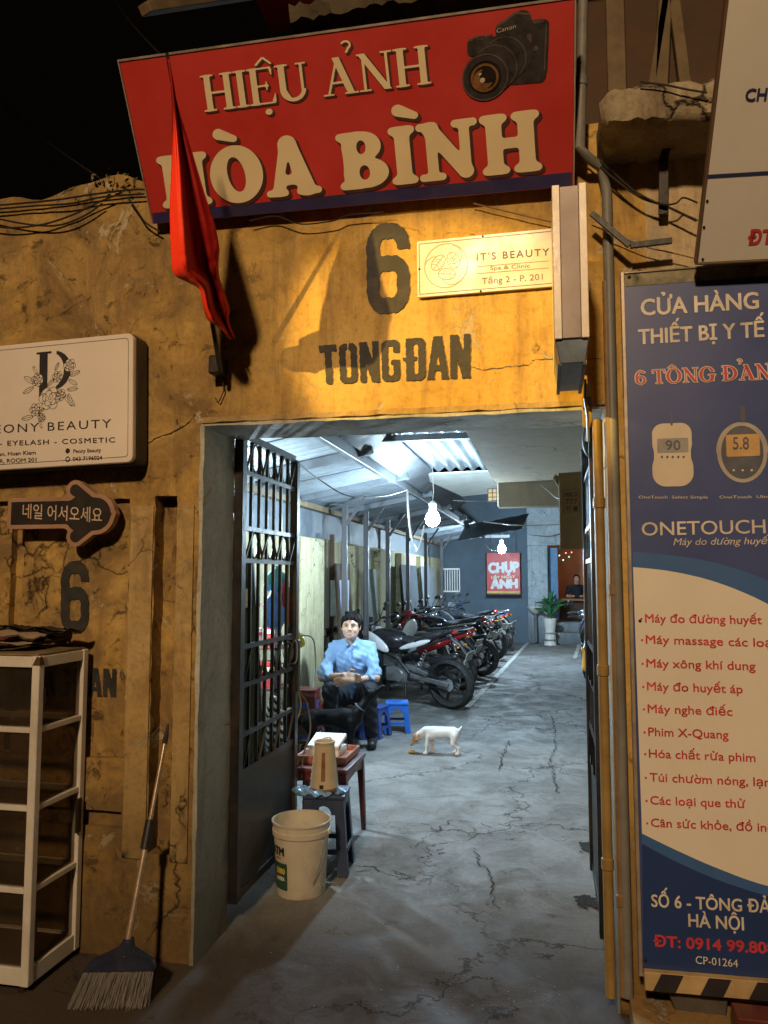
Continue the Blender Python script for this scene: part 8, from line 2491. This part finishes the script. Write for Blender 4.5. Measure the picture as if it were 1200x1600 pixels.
t_.links.new(mix(t_, mth(t_, 'MULTIPLY', k_, 0.85), (0.66, 0.66, 0.65), (0.42, 0.22, 0.11)), b_.inputs['Base Color'])
b_.inputs['Roughness'].default_value = 0.8
add_bump(t_, b_, noise(t_, obj_vec(t_, (1, 1, 3)), 90, 4), 0.5, 0.005)
wb_ = [('e', (0.085, 0, 0.168), (0.078, 0.050, 0.056)), ('c', (0.05, 0, 0.175), (-0.11, 0, 0.178), 0.050, 0.044), ('e', (-0.125, 0, 0.168), (0.052, 0.046, 0.050)),
       ('c', (0.13, 0, 0.18), (0.185, 0, 0.15), 0.042, 0.034), ('e', (0.208, 0, 0.135), (0.040, 0.037, 0.038)), ('c', (0.222, 0, 0.118), (0.252, 0, 0.078), 0.023, 0.016)]
for s in (-1, 1):
    off = 0.012 * s
    wb_ += [('c', (0.10 + off, s * 0.032, 0.15), (0.095 + off * 2, s * 0.034, 0.085), 0.024, 0.015), ('c', (0.095 + off * 2, s * 0.034, 0.085), (0.10 + off * 2, s * 0.034, 0.025), 0.014, 0.011), ('c', (0.10 + off * 2, s * 0.034, 0.013), (0.118 + off * 2, s * 0.034, 0.012), 0.013, 0.011),
            ('c', (-0.13, s * 0.030, 0.155), (-0.10 - off, s * 0.036, 0.095), 0.034, 0.019), ('c', (-0.10 - off, s * 0.036, 0.095), (-0.155 - off, s * 0.036, 0.062), 0.016, 0.011), ('c', (-0.155 - off, s * 0.036, 0.062), (-0.150 - off, s * 0.036, 0.020), 0.011, 0.010), ('c', (-0.150 - off, s * 0.036, 0.012), (-0.130 - off, s * 0.036, 0.012), 0.012, 0.010)]
wb_ += [('c', (-0.165, 0, 0.19), (-0.195, 0, 0.225), 0.014, 0.008)]
wbod = blob('body', wb_, 0.0055, m_wd, wdog, 0.018)
M_tan = pm('tan_fur', (0.42, 0.22, 0.11), 0.85, dirt=0)
for s in (-1, 1):
    blob('ear', [('c', (0.192, s * 0.032, 0.160), (0.200, s * 0.046, 0.118), 0.010, 0.014)], 0.004, M_tan, wbod, 0.005)
    blob('eye', [('e', (0.238, s * 0.022, 0.132), (0.005, 0.005, 0.005))], 0.002, M_glassy, wbod, 0.002)
blob('nose', [('e', (0.262, 0, 0.068), (0.008, 0.009, 0.007))], 0.003, M_ink, wbod, 0.002)
fd = thing('food_scrap', 'yellow scrap of food at the white puppy\'s muzzle', 'food', (wd.x - 0.262, wd.y - 0.03, 0.014))
blob('scrap', [('e', (0, 0, 0.012), (0.028, 0.022, 0.014)), ('e', (0.018, 0.01, 0.012), (0.016, 0.014, 0.012))], 0.005, pm('yellow_food', (0.60, 0.40, 0.05), 0.5, dirt=0), fd, 0.01)
fd = thing('rag', 'small pale crumpled rag by the rear wheel of the nearest bike', 'rag', G(684, 1100) + Vector((0, 0, 0.012)))
blob('rag_body', [('e', (0, 0, 0.012), (0.022, 0.018, 0.02))], 0.006, M_white, fd, 0.01)

# the figure at the far desk
pf = thing('person', 'small dark-haired person sitting behind the orange desk in the far room', 'person', (0.72, YEND + 1.35, 0.5))
blob('body', [('c', (0, 0, 0.45), (0, -0.03, 0.75), 0.13, 0.14), ('c', (-0.17, 0, 0.82), (0.17, 0, 0.82), 0.06, 0.06), ('e', (0, -0.03, 1.03), (0.075, 0.085, 0.10)), ('c', (0, 0, 0.85), (0, -0.02, 0.97), 0.05, 0.05),
              ('c', (-0.2, 0, 0.8), (-0.25, -0.12, 0.6), 0.05, 0.04), ('c', (-0.25, -0.12, 0.6), (-0.08, -0.28, 0.6), 0.04, 0.03), ('c', (0.2, 0, 0.8), (0.25, -0.12, 0.6), 0.05, 0.04), ('c', (0.25, -0.12, 0.6), (0.08, -0.28, 0.6), 0.04, 0.03),
              ('c', (-0.09, 0, 0.42), (-0.1, -0.3, 0.45), 0.08, 0.06), ('c', (0.09, 0, 0.42), (0.1, -0.3, 0.45), 0.08, 0.06), ('c', (-0.1, -0.3, 0.45), (-0.1, -0.28, 0.04), 0.05, 0.035), ('c', (0.1, -0.3, 0.45), (0.1, -0.28, 0.04), 0.05, 0.035)], 0.016, m_skin, pf, 0.04)
blob('shirt', [('c', (0, 0, 0.45), (0, -0.03, 0.75), 0.145, 0.155), ('c', (-0.17, 0, 0.82), (0.17, 0, 0.82), 0.072, 0.072), ('c', (-0.2, 0, 0.8), (-0.25, -0.12, 0.6), 0.06, 0.05), ('c', (0.2, 0, 0.8), (0.25, -0.12, 0.6), 0.06, 0.05)], 0.016, M_trouser, pf, 0.04)
blob('hair', [('e', (0, 0.0, 1.06), (0.088, 0.09, 0.10)), ('c', (0, 0.05, 1.05), (0, 0.06, 0.85), 0.07, 0.05), ('-e', (0, -0.13, 1.02), (0.07, 0.07, 0.085))], 0.014, M_hair, pf, 0.02)
sc_ = make_stool('stool under the person at the far desk', M_redplastic, h=0.36)
sc_.location = (0.72, YEND + 1.35, 0.5)

# ================================================================== tidy up
bpy.data.objects.remove(_to)
